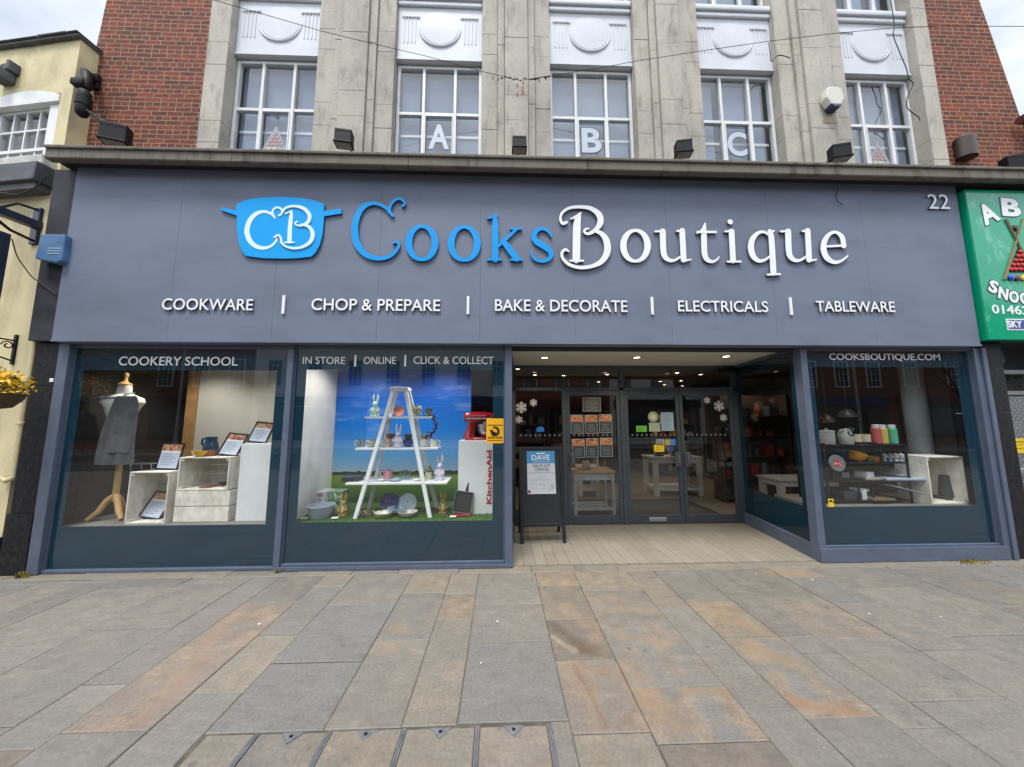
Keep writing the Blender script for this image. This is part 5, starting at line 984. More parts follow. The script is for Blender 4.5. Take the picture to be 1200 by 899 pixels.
# A-frame ladder shelf
t = thing('ladder_shelf', 'white A-frame ladder shelf with three shelves of crockery in the second window', 'shelf', (-1.24, .4, FZ2)); za = sp(w2, 445, 183, .4)[1]
xl, xr = sp(w2, 424, 190, .38)[0], sp(w2, 468, 190, .38)[0]
def plank(mb, a, b, w_, d_):
    a, b = Vector(a), Vector(b); dz = (b-a).normalized(); sx = Vector((1, 0, 0)); sx = (sx-dz*sx.dot(dz)).normalized(); sy = dz.cross(sx)
    bm = bmesh.new(); vs = [[bm.verts.new(p_+sx*(w_/2)*i+sy*(d_/2)*j) for i, j in ((-1, -1), (1, -1), (1, 1), (-1, 1))] for p_ in (a, b)]
    for k in range(4): bm.faces.new((vs[0][k], vs[0][(k+1) % 4], vs[1][(k+1) % 4], vs[1][k]))
    bm.faces.new(vs[0][::-1]); bm.faces.new(vs[1]); bmesh.ops.recalc_face_normals(bm, faces=bm.faces); bmesh.ops.bevel(bm, geom=bm.edges[:], offset=.003, segments=1, affect='EDGES'); mb.add(bm)
xfl, xfr = sp(w2, 277, 662, .17)[0], sp(w2, 559, 655, .17)[0]; xbl, xbr = sp(w2, 328, 632, .62)[0], sp(w2, 584, 626, .62)[0]
legs = [((xfl, .17, FZ2), (xl, .36, za)), ((xfr, .17, FZ2), (xr, .36, za)), ((xbl, .62, FZ2), (xl+.01, .45, za)), ((xbr, .62, FZ2), (xr+.01, .45, za))]
for a, b in legs: mb = MB(); plank(mb, a, b, .045, .035); obj('leg', mb, M['white'], t)
mb = MB(); mb.box(xl-.035, xr+.04, .32, .49, za-.012, za+.028, b=.004); obj('top_cap', mb, M['white'], t)
SH = []
for zy, l_, r_, y0, y1 in ((287, 312, 564, .33, .49), (405, 276, 588, .28, .54), (536, 239, 622, .2, .62)):
    ym = y0; z = sp(w2, 440, zy, y0)[1]; xa = sp(w2, l_, zy, y0)[0]; xb = sp(w2, r_, zy, y0)[0]; mb = MB(); mb.box(xa, xb, y0, y1, z-.012, z+.012, b=.003); obj('shelf_board', mb, M['white'], t); SH.append((z+.0125, (y0+y1)/2))
def at2(x, s, off=0.): return sp(w2, x, 400, SH[s][1]+off)[0], SH[s][1]+off, SH[s][0]
U2 = .00336                                    # metres per enlarged-picture unit at shelf depth
def rabbit(label, x, y, z, h, m_, ribbon=None, grp='pastel rabbit figurines'):
    t = thing('rabbit_figurine', label, 'rabbit figurine', (x, y, z), grp); mb = MB(); r_ = h*.19
    mb.lathe([(0, 0), (r_*.85, 0), (r_*1.0, h*.1), (r_*.98, h*.25), (r_*.72, h*.4), (r_*.5, h*.47), (0, h*.5)], (x, y, z), 20, sy=.85); mb.ball((x, y-.01, z+h*.55), r_*.62, (1, 1, .95)); mb.ball((x, y-r_*.6, z+h*.52), r_*.3); mb.ball((x-r_*.5, y-r_*.6, z+h*.05), r_*.42, (1, 1.2, .5)); mb.ball((x+r_*.5, y-r_*.6, z+h*.05), r_*.42, (1, 1.2, .5))
    mb.tube([(x-r_*.7, y-r_*.3, z+h*.38), (x-r_*.95, y-r_*.6, z+h*.28), (x-r_*.4, y-r_*1.0, z+h*.24)], r_*.2, 8); mb.tube([(x+r_*.7, y-r_*.3, z+h*.38), (x+r_*.95, y-r_*.6, z+h*.28), (x+r_*.4, y-r_*1.0, z+h*.24)], r_*.2, 8); obj('body', mb, m_, t)
    for s in (-1, 1): mb = MB(); mb.tube([(x+s*r_*.28, y, z+h*.6), (x+s*r_*.42, y, z+h*.75), (x+s*r_*.5, y, z+h*.88), (x+s*r_*.42, y, z+h)], [r_*.18, r_*.27, r_*.26, r_*.07], 8); obj('ear', mb, m_, t)
    if ribbon: mb = MB(); mb.lathe([(r_*.56, -.008), (r_*.6, 0), (r_*.56, .008)], (x, y, z+h*.45), 16); mb.tube([(x, y-r_*.6, z+h*.45), (x+r_*.2, y-r_*.75, z+h*.36), (x+r_*.12, y-r_*.9, z+h*.2)], .007, 6); mb.tube([(x, y-r_*.6, z+h*.45), (x-r_*.35, y-r_*.7, z+h*.5), (x-.01, y-r_*.62, z+h*.46)], .007, 6); obj('ribbon', mb, ribbon, t)
mint = mat('mint glaze', (.50, .68, .59), .35); lilac = mat('lilac white glaze', (.62, .58, .68), .35); straw = mat('golden straw', (.36, .23, .03), .85, var=.35, scale=70, bump=.6, bscale=200); tape = mat('cream ribbon', (.7, .66, .5), .6)
rabbit('mint green rabbit figurine at the left end of the top shelf', *at2(347, 0), .285, mint)
rabbit('lilac white rabbit figurine in the middle of the second shelf', *at2(438, 1, -.05), .29, lilac)
rabbit('lilac white rabbit figurine at the right end of the lowest shelf', *at2(597, 2, -.03), .305, lilac)
x_, _ = sp(w2, 234, 600, .3); rabbit('golden straw rabbit standing on the turf next to the boxed pan', x_, .3, FZ2, .27, straw, tape, 'golden straw rabbits')
x_, _ = sp(w2, 607, 600, .36); rabbit('golden straw rabbit standing on the turf next to the red pan stand', x_, .36, FZ2, .26, straw, tape, 'golden straw rabbits')
def glaze(name, base, spots, sc=60, th=.5):
    m, n, l, p, g = nodes_of(name, .18); f = noise(n, l, g.outputs['Position'], sc, 3); c = base
    for k, (s_, a) in enumerate(spots): c = mix(n, l, rng(n, l, noise(n, l, g.outputs['Position'], sc*(1+.3*k), 2), a, a+.03), c, s_)
    l.new(c, p.inputs['Base Color']); return m
mugm = [glaze('mug slate pattern', (.35, .38, .42), [((.03, .04, .08), .5), ((.3, .12, .06), .62)]), glaze('mug sage pattern', (.6, .6, .5), [((.15, .2, .14), .5), ((.3, .2, .1), .62)]), glaze('mug floral pattern', (.66, .6, .48), [((.5, .12, .05), .55), ((.1, .22, .08), .6)]), glaze('mug white with fruit', (.72, .7, .64), [((.3, .1, .08), .62), ((.2, .3, .1), .64)]), glaze('mug white with bee', (.72, .7, .62), [((.25, .18, .03), .6)], 40), glaze('mug pink floral', (.6, .3, .33), [((.3, .03, .08), .52)])]
def mug(label, x, y, z, r, h, m_, side=-1, grp='patterned mugs on the ladder shelf'):
    t = thing('mug', label, 'mug', (x, y, z), grp); mb = MB(); mb.lathe([(0, 0), (r*.92, 0), (r, h*.06), (r, h), (r*.93, h), (r*.9, h*.1), (0, h*.08)], (x, y, z), 22); obj('body', mb, m_, t); mb = MB(); mb.tube([(x+side*r*.95, y, z+h*.82), (x+side*r*1.5, y, z+h*.84), (x+side*r*1.7, y, z+h*.5), (x+side*r*1.4, y, z+h*.2), (x+side*r*.95, y, z+h*.2)], r*.12, 7); obj('handle', mb, M['white'], t)
for px, k, sd, lab in ((298, 0, -1, 'slate patterned mug, leftmost on the second shelf'), (338, 1, -1, 'sage patterned mug, second from the left on the second shelf'), (397, 2, -1, 'cream mug with orange flowers left of the middle rabbit'), (532, 3, 1, 'white mug with fruit just right of the ladder leg'), (572, 4, 1, 'white mug with golden motif, rightmost on the second shelf')): mug(lab, *at2(px, 1), .046, .095, mugm[k], sd)
x_, y_, z_ = at2(404, 2); mug('pink flowered mug on a saucer on the lowest shelf', x_, y_, z_+.016, .055, .1, mugm[5], -1); mb = MB(); mb.lathe([(0, 0), (.05, 0), (.085, .012), (.083, .015), (0, .006)], (x_, y_, z_), 24); single('saucer', 'pale saucer beneath the pink flowered mug', 'saucer', mb, M['white'])
def bowl(name, label, x, y, z, r, h, m_, cat='bowl', grp=None, rim=None):
    mb = MB(); mb.lathe([(0, 0), (r*.5, 0), (r*.62, h*.1), (r*.9, h*.55), (r, h), (r*.95, h), (r*.82, h*.5), (r*.5, h*.14), (0, h*.12)], (x, y, z), 26); return single(name, label, cat, mb, m_, grp)
def plate(label, x, y, z, r, m_, lean, rz=0.):
    mb = MB(); mb.lathe([(0, 0), (r*.62, 0), (r*.7, .012), (r, .022), (r, .027), (r*.68, .018), (0, .006)], seg=36, M=T(x, y, z+r*math.cos(lean), rz, R(90)-lean) ); return single('plate', label, 'plate', mb, m_)
pink_t = mat('coral glaze', (.55, .20, .14), .2, var=.2, scale=30)
plate('small coral plate leaning on the top shelf between the ladder legs', *at2(439, 0, .03), .068, pink_t, R(12))
blueb = glaze('blue band glaze', (.015, .03, .2), [((.5, .55, .65), .66)], 30); orangeb = mat('orange brown glaze', (.42, .13, .03), .25, var=.3, scale=40)
x_, y_, z_ = at2(408, 1, .07); bowl('small_bowl', 'orange brown bowl behind the flowered mug on the second shelf', x_, y_, z_+.10, .055, .062, orangeb); mb = MB(); mb.lathe([(.0, 0), (.045, 0), (.05, .1), (0, .1)], (x_, y_, z_), 20); single('canister', 'plain pale pot holding up the orange brown bowl', 'pot', mb, M['white'])
x_, y_, z_ = at2(476, 1, .02); bowl('small_bowl', 'deep blue patterned bowl right of the middle rabbit', x_, y_, z_, .065, .09, blueb); bowl('small_bowl', 'dark flowered bowl stacked on the deep blue bowl', x_, y_, z_+.084, .05, .075, glaze('dark floral glaze', (.05, .07, .04), [((.5, .3, .05), .56), ((.3, .05, .05), .6)]))
x_, y_, z_ = at2(540, 1, .1); bowl('small_bowl', 'pale speckled bowl set behind the fruit mug', x_, y_, z_+.097, .055, .055, glaze('speckled pale glaze', (.55, .56, .48), [((.25, .25, .2), .58)])); mb = MB(); mb.lathe([(.0, 0), (.045, 0), (.05, .097), (0, .097)], (x_, y_, z_), 20); single('canister', 'plain pale pot holding up the speckled bowl', 'pot', mb, M['white'])
x_, y_, z_ = at2(551, 0); t = thing('tin', 'small dark green tin with pale motif at the top shelf\'s right end', 'tin', (x_, y_, z_)); mb = MB(); mb.box(x_-.035, x_+.035, y_-.035, y_+.035, z_, z_+.09, b=.004); obj('body', mb, glaze('tin print', (.12, .14, .09), [((.6, .55, .3), .58)], 40), t); mb = MB(); mb.box(x_-.038, x_+.038, y_-.038, y_+.038, z_+.09, z_+.105, b=.003); obj('lid', mb, mat('wood lid', (.2, .12, .06), .5), t)
def bouquet(label, x, y, z, r, nn, cols, grp=None, sq=.8):
    t = thing('flower_bunch', label, 'flowers', (x, y, z), grp)
    for k, (c_, nm) in enumerate(cols):
        mb = MB(); leaves(mb, (x, y, z+r*sq), r, nn, .017 if k else .02, sq, random.Random(k+int(x*1000) % 97)); obj(nm, mb, mat(nm.replace('_', ' '), c_, .6, var=.2, scale=40), t)
bouquet('bunch of white and yellow artificial flowers at right of the top shelf', *at2(502, 0), .075, 60, [((.08, .16, .04), 'leaf_sprigs'), ((.7, .7, .62), 'white_blossoms'), ((.7, .55, .08), 'yellow_blossoms')], sq=1.0)
x_, _ = sp(w2, 318, 645, .3); bouquet('low wreath of cream flowers on the turf under the ladder', x_, .3, FZ2, .085, 60, [((.14, .18, .08), 'leaf_sprigs'), ((.72, .7, .6), 'cream_blossoms'), ((.5, .3, .25), 'pink_blossoms')], sq=.4)
x_, y_, z_ = at2(573, 1, .0); xb_, zt2 = sp(w2, 580, 290, SH[1][1]); t = thing('berry_branch', 'dark red berry twig hanging off the right side of ladder', 'twig', (x_, y_, SH[1][0]+.1)); mb = MB(); ptsb = [(sp(w2, a, b, .41)[0], .41, sp(w2, a, b, .41)[1]) for a, b in ((572, 285), (578, 305), (580, 325), (574, 340), (560, 352), (548, 358))]; mb.tube(ptsb, .006, 6); obj('stem', mb, M['dark'], t); mb = MB(); rr = random.Random(4)
for q in ptsb:
    for _ in range(7): mb.ball((q[0]+rr.gauss(0, .018), q[1]+rr.gauss(0, .015), q[2]+rr.gauss(0, .02)), rr.uniform(.008, .014), seg=6)
obj('berries', mb, mat('dark berries', (.10, .01, .05), .35, var=.5, scale=30), t)
x_, y_, z_ = at2(272, 2, -.02); t = thing('roasting_tin', 'dark roasting tin at the left end of the lowest shelf', 'baking tin', (x_, y_, z_)); mb = MB(); mb.box(x_-.085, x_+.1, y_-.12, y_+.1, z_, z_+.045, b=.012); mb.box(x_-.1, x_+.115, y_-.13, y_+.11, z_+.045, z_+.052, b=.003); obj('body', mb, mat('anthracite tin', (.02, .022, .03), .35), t)
tg = glass('tumbler glass', (.88, .94, .94), .07)
for px, lab in ((458, 'clear tumbler, left of the pair on the lowest shelf'), (479, 'clear tumbler, right of the pair on the lowest shelf')): x_, y_, z_ = at2(px, 2); mb = MB(); mb.lathe([(0, .012), (.028, .012), (.036, .11), (.038, .11), (.030, 0), (0, 0)], (x_, y_, z_), 20); single('tumbler', lab, 'tumbler', mb, tg, 'clear tumblers on the lowest shelf')
for px, wd, lab, m_ in ((375, .05, 'small white dish near the left leg on the lowest shelf', M['white']), (430, .07, 'flat pale blue dish left of the tumblers', mat('pale blue dish', (.35, .45, .55), .25)), (510, .05, 'small white dish near the right leg on the lowest shelf', M['white'])): x_, y_, z_ = at2(px, 2, -.1); bowl('small_dish', lab, x_, y_, z_, wd, .022, m_, 'dish')
x_, y_, z_ = at2(556, 2); mb = MB(); mb.lathe([(0, 0), (.04, 0), (.045, .09), (.042, .09), (0, .02)], (x_, y_, z_), 20); single('flower_pot', 'pale flowered pot left of the lower rabbit figurine', 'pot', mb, glaze('pot print', (.6, .6, .45), [((.2, .3, .1), .56), ((.4, .35, .1), .6)])); bouquet('sprig of green and cream flowers in the pale pot', x_, y_, z_+.085, .045, 45, [((.16, .22, .07), 'leaf_sprigs'), ((.55, .5, .3), 'cream_blossoms')], sq=.9)
# under the ladder
yP = .42; xq = sp(w2, 409, 620, yP)[0]; plate('deep blue speckled plate standing under the ladder', xq, yP, FZ2+.01, .115, glaze('deep blue plate glaze', (.008, .014, .11), [((.1, .14, .3), .6)], 40), R(14)); xq = sp(w2, 475, 620, yP)[0]; plate('pale grey blue plate with sprig standing under the ladder', xq, yP, FZ2+.01, .11, glaze('pale plate glaze', (.42, .55, .58), [((.3, .4, .42), .6)], 14), R(14))
for px, y_, r_, m_, lab, zo in ((383, .22, .105, glaze('ochre rim glaze', (.45, .38, .12), [((.7, .7, .6), .5)], 6), 'ochre shallow bowl at the front left under the ladder', 0), (474, .25, .115, mat('blush white glaze', (.62, .58, .52), .2, var=.08), 'blush white shallow bowl at front right under the ladder', 0), (432, .31, .105, mat('sky blue glaze', (.32, .48, .62), .2, var=.1, scale=30), 'sky blue bowl between the two standing plates', .03)): xq = sp(w2, px, 640, y_)[0]; bowl('shallow_bowl', lab, xq, y_, FZ2+zo, r_, .06, m_)
xq = sp(w2, 147, 640, .24)[0]; mb = MB(); mb.lathe([(0, 0), (.10, 0), (.112, .03), (.14, .13), (.15, .135), (.15, .145), (.135, .145), (.1, .03), (0, .02)], (xq, .24, FZ2), 30); single('mixing_bowl', 'large grey blue mixing bowl on the turf at the left', 'bowl', mb, mat('grey blue stoneware', (.30, .36, .43), .3, var=.08, scale=20))
y_ = .4; xa, zt_b = sp(w2, 130, 566, y_); xb = sp(w2, 226, 600, y_)[0]; t = thing('pan_box', 'cardboard box printed with green herbs behind the grey mixing bowl', 'box', ((xa+xb)/2, y_, FZ2)); m, n, l, p, g = nodes_of('printed carton', .4); s = n.new('ShaderNodeSeparateXYZ'); l.new(g.outputs['Position'], s.inputs[0])
hb_ = noise(n, l, g.outputs['Position'], 26, 4); msk = rng(n, l, s.outputs[0], xa+.09, xa+.15); col = mix(n, l, msk, (.62, .64, .66), mix(n, l, rng(n, l, hb_, .45, .52), (.45, .52, .55), ramp(n, l, hb_, [(.5, (.02, .09, .02)), (.62, (.12, .3, .04))]))); l.new(col, p.inputs['Base Color'])
mb = MB(); mb.box(xa, xb, y_, y_+.2, FZ2, zt_b, b=.003); obj('carton', mb, m, t)
mb = MB(); mb.box(xa+.015, xa+.085, y_-.003, y_-.0005, zt_b-.06, zt_b-.02); obj('brand_panel', mb, mat('faded red print', (.35, .2, .2), .5), t); mb = MB(); [mb.box(xa+.018, xa+.07, y_-.003, y_-.0005, zt_b-.1-.035*k, zt_b-.085-.035*k) for k in range(3)]; obj('print_lines', mb, mat('grey print lines', (.25, .27, .3), .5), t); mb = MB(); mb.ball((xb-.05, y_+.02, FZ2+.13), .045, (1, .5, 1.1)); obj('pan_picture', mb, mat('dark printed pan', (.03, .03, .05), .4), t)
for px, py, lab in ((85, 665, 'small white card at the turf\'s left front corner'), (200, 660, 'small white card by the golden rabbit and mixing bowl'), (645, 650, 'small white card by the red pan stand')): xq = sp(w2, px, py, .16)[0]; mb = MB(); mb.box(xq-.035, xq+.035, .14, .19, FZ2+.012, FZ2+.02, M=None); single('price_card', lab, 'card', mb, M['paper'], 'small white price cards on the turf')
# plinth with stand mixer
yq = .32; x0, z1 = sp(w2, 666, 374, yq); x1 = sp(w2, 795, 500, yq)[0]+.05; plinth('white plinth with full red upright lettering under the red mixer', x0, x1, yq, yq+.32, FZ2-.012, z1, sp(w2, 780, 500, yq)[0]+.004, (sp(w2, 770, 612, yq)[1], sp(w2, 770, 410, yq)[1]))
t = thing('stand_mixer', 'glossy red stand mixer with a steel bowl on the white plinth', 'mixer', ((x0+x1)/2, yq+.16, z1)); A = T((x0+x1)/2-.0, yq+.15, z1)
mb = MB(); mb.lathe([(0, 0), (.15, 0), (.155, .015), (.14, .035), (0, .04)], seg=32, M=A @ T(.02, 0, .001), sx=1.25, sy=.7); mb.box(-.165, -.03, -.06, .06, .0, .04, b=.015, M=A); obj('base', mb, M['red'], t)
mb = MB(); mb.tube([(-.115, 0, .02), (-.105, 0, .1), (-.09, 0, .18), (-.085, 0, .25)], [.085, .062, .052, .058], 18, M=A @ Matrix.Diagonal((1, .85, 1, 1))); obj('column', mb, M['red'], t)
mb = MB(); hp = [(-.19, .03), (-.185, .05), (-.15, .066), (-.05, .072), (.07, .07), (.15, .06), (.185, .045), (.195, .02)]; mb.tube([(a, 0, .285) for a, _ in hp], [b for _, b in hp], 24, M=A @ Matrix.Diagonal((1, .9, 1, 1))); hd = obj('motor_head', mb, M['red'], t)
mb = MB(); mb.box(-.16, .17, -.0665, .0665, .262, .276, b=.003, M=A); obj('trim_band', mb, M['steel'], hd); mb = MB(); mb.lathe([(.045, .18), (.045, .23)], seg=20, M=A @ T(.09, 0, 0)); mb.lathe([(.012, .06), (.012, .18)], seg=12, M=A @ T(.09, 0, 0)); obj('beater_shaft', mb, M['steel'], t)
mb = MB(); mb.lathe([(0, .045), (.05, .045), (.055, .06), (.08, .08), (.1, .12), (.106, .2), (.108, .2), (.1, .115), (0, .07)], seg=30, M=A @ T(.085, 0, 0)); obj('mixing_bowl', mb, M['steel'], t); mb = MB(); mb.tube([(.085, -.1, .18), (.085, -.15, .17), (.085, -.15, .11), (.085, -.1, .1)], .01, 8, M=A); obj('bowl_handle', mb, M['steel'], t)
xq, _ = sp(w2, 678, 600, .28); t = thing('griddle_pan', 'black square griddle pan propped upright, handle up, in front of the plinth', 'pan', (xq, .26, FZ2)); A = T(xq, .27, FZ2+.03, 0, R(-14), R(8)); mb = MB(); mb.box(-.10, .10, -.02, .012, 0, .235, b=.018, M=A); obj('pan_body', mb, mat('black cast iron', (.018, .02, .024), .35), t)
mb = MB(); mb.frame(-.108, .108, -.008, .243, -.04, -.01, .012, b=.004, M=A); obj('rim', mb, mat('worn iron rim', (.07, .08, .09), .3), t); mb = MB(); [mb.box(-.085, .085, -.0245, -.02, .03+.025*k, .036+.025*k, M=A) for k in range(8)]; obj('ridges', mb, M['black'], t); mb = MB(); mb.tube([(.02, -.01, .235), (.022, -.012, .3), (.03, -.02, .40)], [.019, .016, .021], 10, M=A); obj('handle', mb, M['black'], t)
mb = MB(); mb.box(xq-.09, xq+.11, .2, .34, FZ2, FZ2+.026, b=.008); mb.box(xq-.09, xq+.11, .33, .345, FZ2+.02, FZ2+.11, b=.004); single('pan_stand', 'red stand under the black griddle pan', 'stand', mb, M['red'])
# squirrel notice on the second window
x0, z1 = spot(570, 490.5, -.01); x1, z0 = spot(590.5, 519.5, -.01); t = thing('shop_notice', 'orange yellow notice with a black squirrel on the second window\'s right edge', 'notice', ((x0+x1)/2, -.01, z0)); yel = mat('orange yellow card', (.80, .40, .01), .4)
mb = MB(); mb.prism([(x0+.01, z0), (x1-.01, z0), (x1, z0+.01), (x1, z1-.01), (x1-.01, z1), (x0+.01, z1), (x0, z1-.01), (x0, z0+.01)], -.010, -.005); obj('card', mb, yel, t); xm = (x0+x1)/2; hh_ = z1-z0; ww = x1-x0
mb = MB(); f_ = lambda u, v: (x0+(u-480)/(770-480)*ww, z1-(v-215)/(620-215)*hh_); mb.strokes([[(545, 395, 8), (560, 420, 30), (580, 415, 26)], [(555, 425, 20), (590, 450, 50), (620, 470, 60), (625, 488, 30)], [(575, 490, 10), (660, 490, 12)], [(560, 470, 10), (590, 462, 20)], [(630, 480, 20), (668, 460, 34), (680, 410, 36), (650, 366, 28), (610, 355, 20), (585, 362, 6)]], f_, -.0125, .002)
mb.text('SHOP SAFE', f_(505, 0)[0], f_(742, 0)[0], f_(0, 545)[1], f_(0, 512)[1], -.0125, .002, .02); mb.box(f_(502, 0)[0], f_(745, 0)[0], -.0125, -.0105, f_(0, 328)[1], f_(0, 318)[1]); mb.box(f_(502, 0)[0], f_(745, 0)[0], -.0125, -.0105, f_(0, 578)[1], f_(0, 570)[1]); mb.lathe([(.004, 0), (.004, .002)], seg=8, M=T(xm, -.0105, f_(0, 277)[1], rx=R(90))); obj('black_print', mb, M['black'], t)
# ------------------------------------------------------------------ right window: metal shelf, kitchenware, column, crate
ys = .2; xs0 = sp(w3, 112, 600, ys)[0]; xs1 = sp(w3, 505, 600, ys)[0]; zt1 = sp(w3, 300, 495, ys)[1]; zt2 = sp(w3, 300, 581, ys)[1]; zt3 = sp(w3, 300, 668, ys)[1]; zt4 = sp(w3, 300, 762, ys)[1]
t = thing('metal_shelf', 'black metal display shelf of kitchenware behind the right shop window', 'shelf', ((xs0+xs1)/2, ys+.2, FZ3))
for sx in (xs0, xs1):
    for sy in (ys, ys+.4): mb = MB(); mb.box(sx-.01, sx+.01, sy-.01, sy+.01, FZ3, zt1 if sx == xs1 else zt1+.02); obj('post', mb, M['black'], t)
for z, a, b in ((zt1, xs0, xs1), (zt2, xs0, xs1), (zt3, xs0+.1, xs1), (FZ3+.04, xs0, xs1)): mb = MB(); mb.box(a, b, ys-.012, ys+.412, z-.014, z, b=.002); obj('shelf_board', mb, M['black'], t)
mb = MB(); xm = (xs0*.62+xs1*.38); mb.box(xm-.008, xm+.008, ys, ys+.016, FZ3, zt3); mb.box(xs0*.45+xs1*.55-.008, xs0*.45+xs1*.55+.008, ys, ys+.016, FZ3, zt4+.15); mb.box(xs0*.3+xs1*.7-.008, xs0*.3+xs1*.7+.008, ys, ys+.016, zt2, zt1); mb.box(xs0+.1, xs0+.34, ys, ys+.016, zt3+.02, zt3+.035); obj('brace', mb, M['black'], t)
def a3(x, d=.36): return sp(w3, x, 500, d)[0], d
enamel = mat('pale grey enamel', (.36, .38, .36), .35, var=.05); butter = mat('cream enamel', (.62, .56, .42), .35)
x, y = a3(123); t = thing('storage_canister', 'grey lidded storage canister, leftmost on the right window\'s top shelf', 'canister', (x, y, zt1)); mb = MB(); mb.lathe([(0, 0), (.075, 0), (.08, .02), (.08, .15), (0, .15)], (x, y, zt1), 24); obj('body', mb, enamel, t); mb = MB(); mb.lathe([(.084, .15), (.084, .165), (.05, .175), (.012, .178), (.018, .195), (0, .2)], (x, y, zt1), 24); mb.tube([(x+.08, y, zt1+.13), (x+.1, y, zt1+.12), (x+.1, y, zt1+.07), (x+.08, y, zt1+.06)], .006, 6); obj('lid', mb, enamel, t)
x, y = a3(212); t = thing('compost_caddy', 'rounded grey pail with a dark hole beside the canister', 'caddy', (x, y, zt1)); mb = MB(); mb.lathe([(0, 0), (.075, 0), (.082, .05), (.08, .12), (.06, .175), (.03, .19), (0, .19)], (x, y, zt1), 24); obj('body', mb, enamel, t); mb = MB(); mb.lathe([(.04, 0), (.034, .006), (0, .003)], seg=20, M=T(x+.005, y-.068, zt1+.135, rx=R(70))); obj('opening', mb, M['black'], t); mb = MB(); mb.tube([(x-.08, y, zt1+.12), (x-.06, y-.06, zt1+.19), (x, y-.07, zt1+.205), (x+.06, y-.06, zt1+.19), (x+.08, y, zt1+.12)], .004, 6); obj('wire_handle', mb, M['steel'], t)
for px, lab in ((262, 'cream spotted mug, left of the pair on right window\'s top shelf'), (307, 'cream spotted mug, right of the pair on right window\'s top shelf')): x, y = a3(px); mug(lab, x, y, zt1+.022, .052, .1, glaze('cream spotted enamel', (.62, .55, .38), [((.3, .1, .08), .66)], 30), -1, 'cream mugs in the right window')
x, y = a3(285); mb = MB(); mb.box(x-.13, x+.13, y-.07, y+.07, zt1+.001, zt1+.02, b=.004); single('mug_tray', 'thin dark tray under the cream mugs', 'tray', mb, M['black'])
for px, c_, lab, h in ((361, (.55, .13, .12), 'coral pink drinks bottle on the top shelf, right window', .24), (392, (.66, .50, .14), 'pale yellow drinks bottle between pink and green ones', .235), (438, (.10, .48, .27), 'mint green drinks bottle, rightmost on the top shelf', .235)):
    x, y = a3(px); t = thing('drinks_bottle', lab, 'bottle', (x, y, zt1), 'coloured drinks bottles'); m_ = mat('bottle enamel', c_, .3, var=.04); mb = MB(); mb.lathe([(0, 0), (.046, 0), (.05, .008), (.05, h*.78), (.04, h*.86), (0, h*.87)], (x, y, zt1), 20); obj('flask', mb, m_, t); mb = MB(); mb.lathe([(0, h*.86), (.036, h*.86), (.036, h), (.03, h*1.03), (0, h*1.03)], (x, y, zt1), 18); mb.tube([(x+.03, y, zt1+h*1.0), (x+.055, y, zt1+h*.98), (x+.05, y, zt1+h*.86)], .006, 6); obj('cap', mb, M['white'], t)
x, y = a3(245); t = thing('yellow_scoop', 'yellow orange curved colander bowl leaning on the second shelf', 'bowl', (x, y, zt2)); A = T(x, y, zt2+.035, 0, 0, R(25)); mb = MB(); mb.lathe([(0, -.04), (.06, -.03), (.1, .02), (.115, .07), (.11, .07), (.09, .02), (0, -.025)], seg=26, M=A); obj('shell', mb, mat('amber plastic', (.68, .30, .015), .3), t)
x, y = a3(195); bowl('navy_bowl', 'navy blue bowl half hidden behind the yellow bowl', x, y+.06, zt2, .09, .15, M['navy'])
for px, c_, w_, h, lab, nm in ((315, (.10, .30, .04), .03, .07, 'little green ramekin next to orange pot', 'ramekin'), (337, (.7, .16, .02), .055, .06, 'small orange pot on the second shelf', 'ramekin')): x, y = a3(px); mb = MB(); mb.lathe([(0, 0), (w_*.8, 0), (w_, h), (w_*.9, h), (w_*.7, .01), (0, .01)], (x, y, zt2), 18); single(nm, lab, 'ramekin', mb, mat(nm+' glaze', c_, .25))
for k, px in enumerate((387, 415, 441, 467)): x, y = a3(px); t = thing('egg_cup', ['leftmost white and blue egg cup on the second shelf', 'second egg cup from left, pale blue', 'third egg cup, holding a brown egg', 'rightmost egg cup, blue and white'][k], 'egg cup', (x, y, zt2), 'row of egg cups'); mb = MB(); mb.lathe([(0, 0), (.022, 0), (.012, .02), (.028, .04), (.032, .065), (.026, .065), (0, .04)], (x, y, zt2), 16); obj('cup', mb, glaze('egg cup glaze', (.6, .66, .7), [((.1, .2, .45), .56)], 50), t); mb = MB(); mb.ball((x, y, zt2+.068), .024, (1, 1, 1.25)); obj('egg', mb, mat('egg', ((.5, .5, .48), (.3, .45, .6), (.5, .24, .12), (.5, .55, .6))[k], .5), t)
x, y = a3(146, .2); t = thing('round_tin', 'round grey tin lid with a red motif, standing left on the shelf', 'tin', (x, y, zt3)); zc = sp(w3, 146, 583, .2)[1]; mb = MB(); mb.lathe([(.095, 0), (.1, .01), (.095, .022), (0, .018)], seg=32, M=T(x, y-.02, zc, 0, R(82))); obj('lid', mb, mat('grey tin', (.14, .15, .16), .35), t); mb = MB(); mb.lathe([(.05, .0185), (.05, .022), (0, .0222)], seg=20, M=T(x, y-.02, zc, 0, R(82))); obj('motif', mb, glaze('tin motif', (.4, .06, .04), [((.6, .5, .45), .56)], 40), t); mb = MB(); mb.box(x-.06, x+.06, y-.02, y+.06, zt3, zc-.085); obj('stand', mb, M['black'], t)
wood = mat('pale board wood', (.42, .36, .28), .6, var=.2, scale=9)
def slabbox(name, lab, x0, x1, y0, y1, z0, z1, m_, cat, rz=0, ry=0, rx=0): mb = MB(); mb.box(-(x1-x0)/2, (x1-x0)/2, -(y1-y0)/2, (y1-y0)/2, 0, z1-z0, b=.004, M=T((x0+x1)/2, (y0+y1)/2, z0, rz, rx, ry)); return single(name, lab, cat, mb, m_)
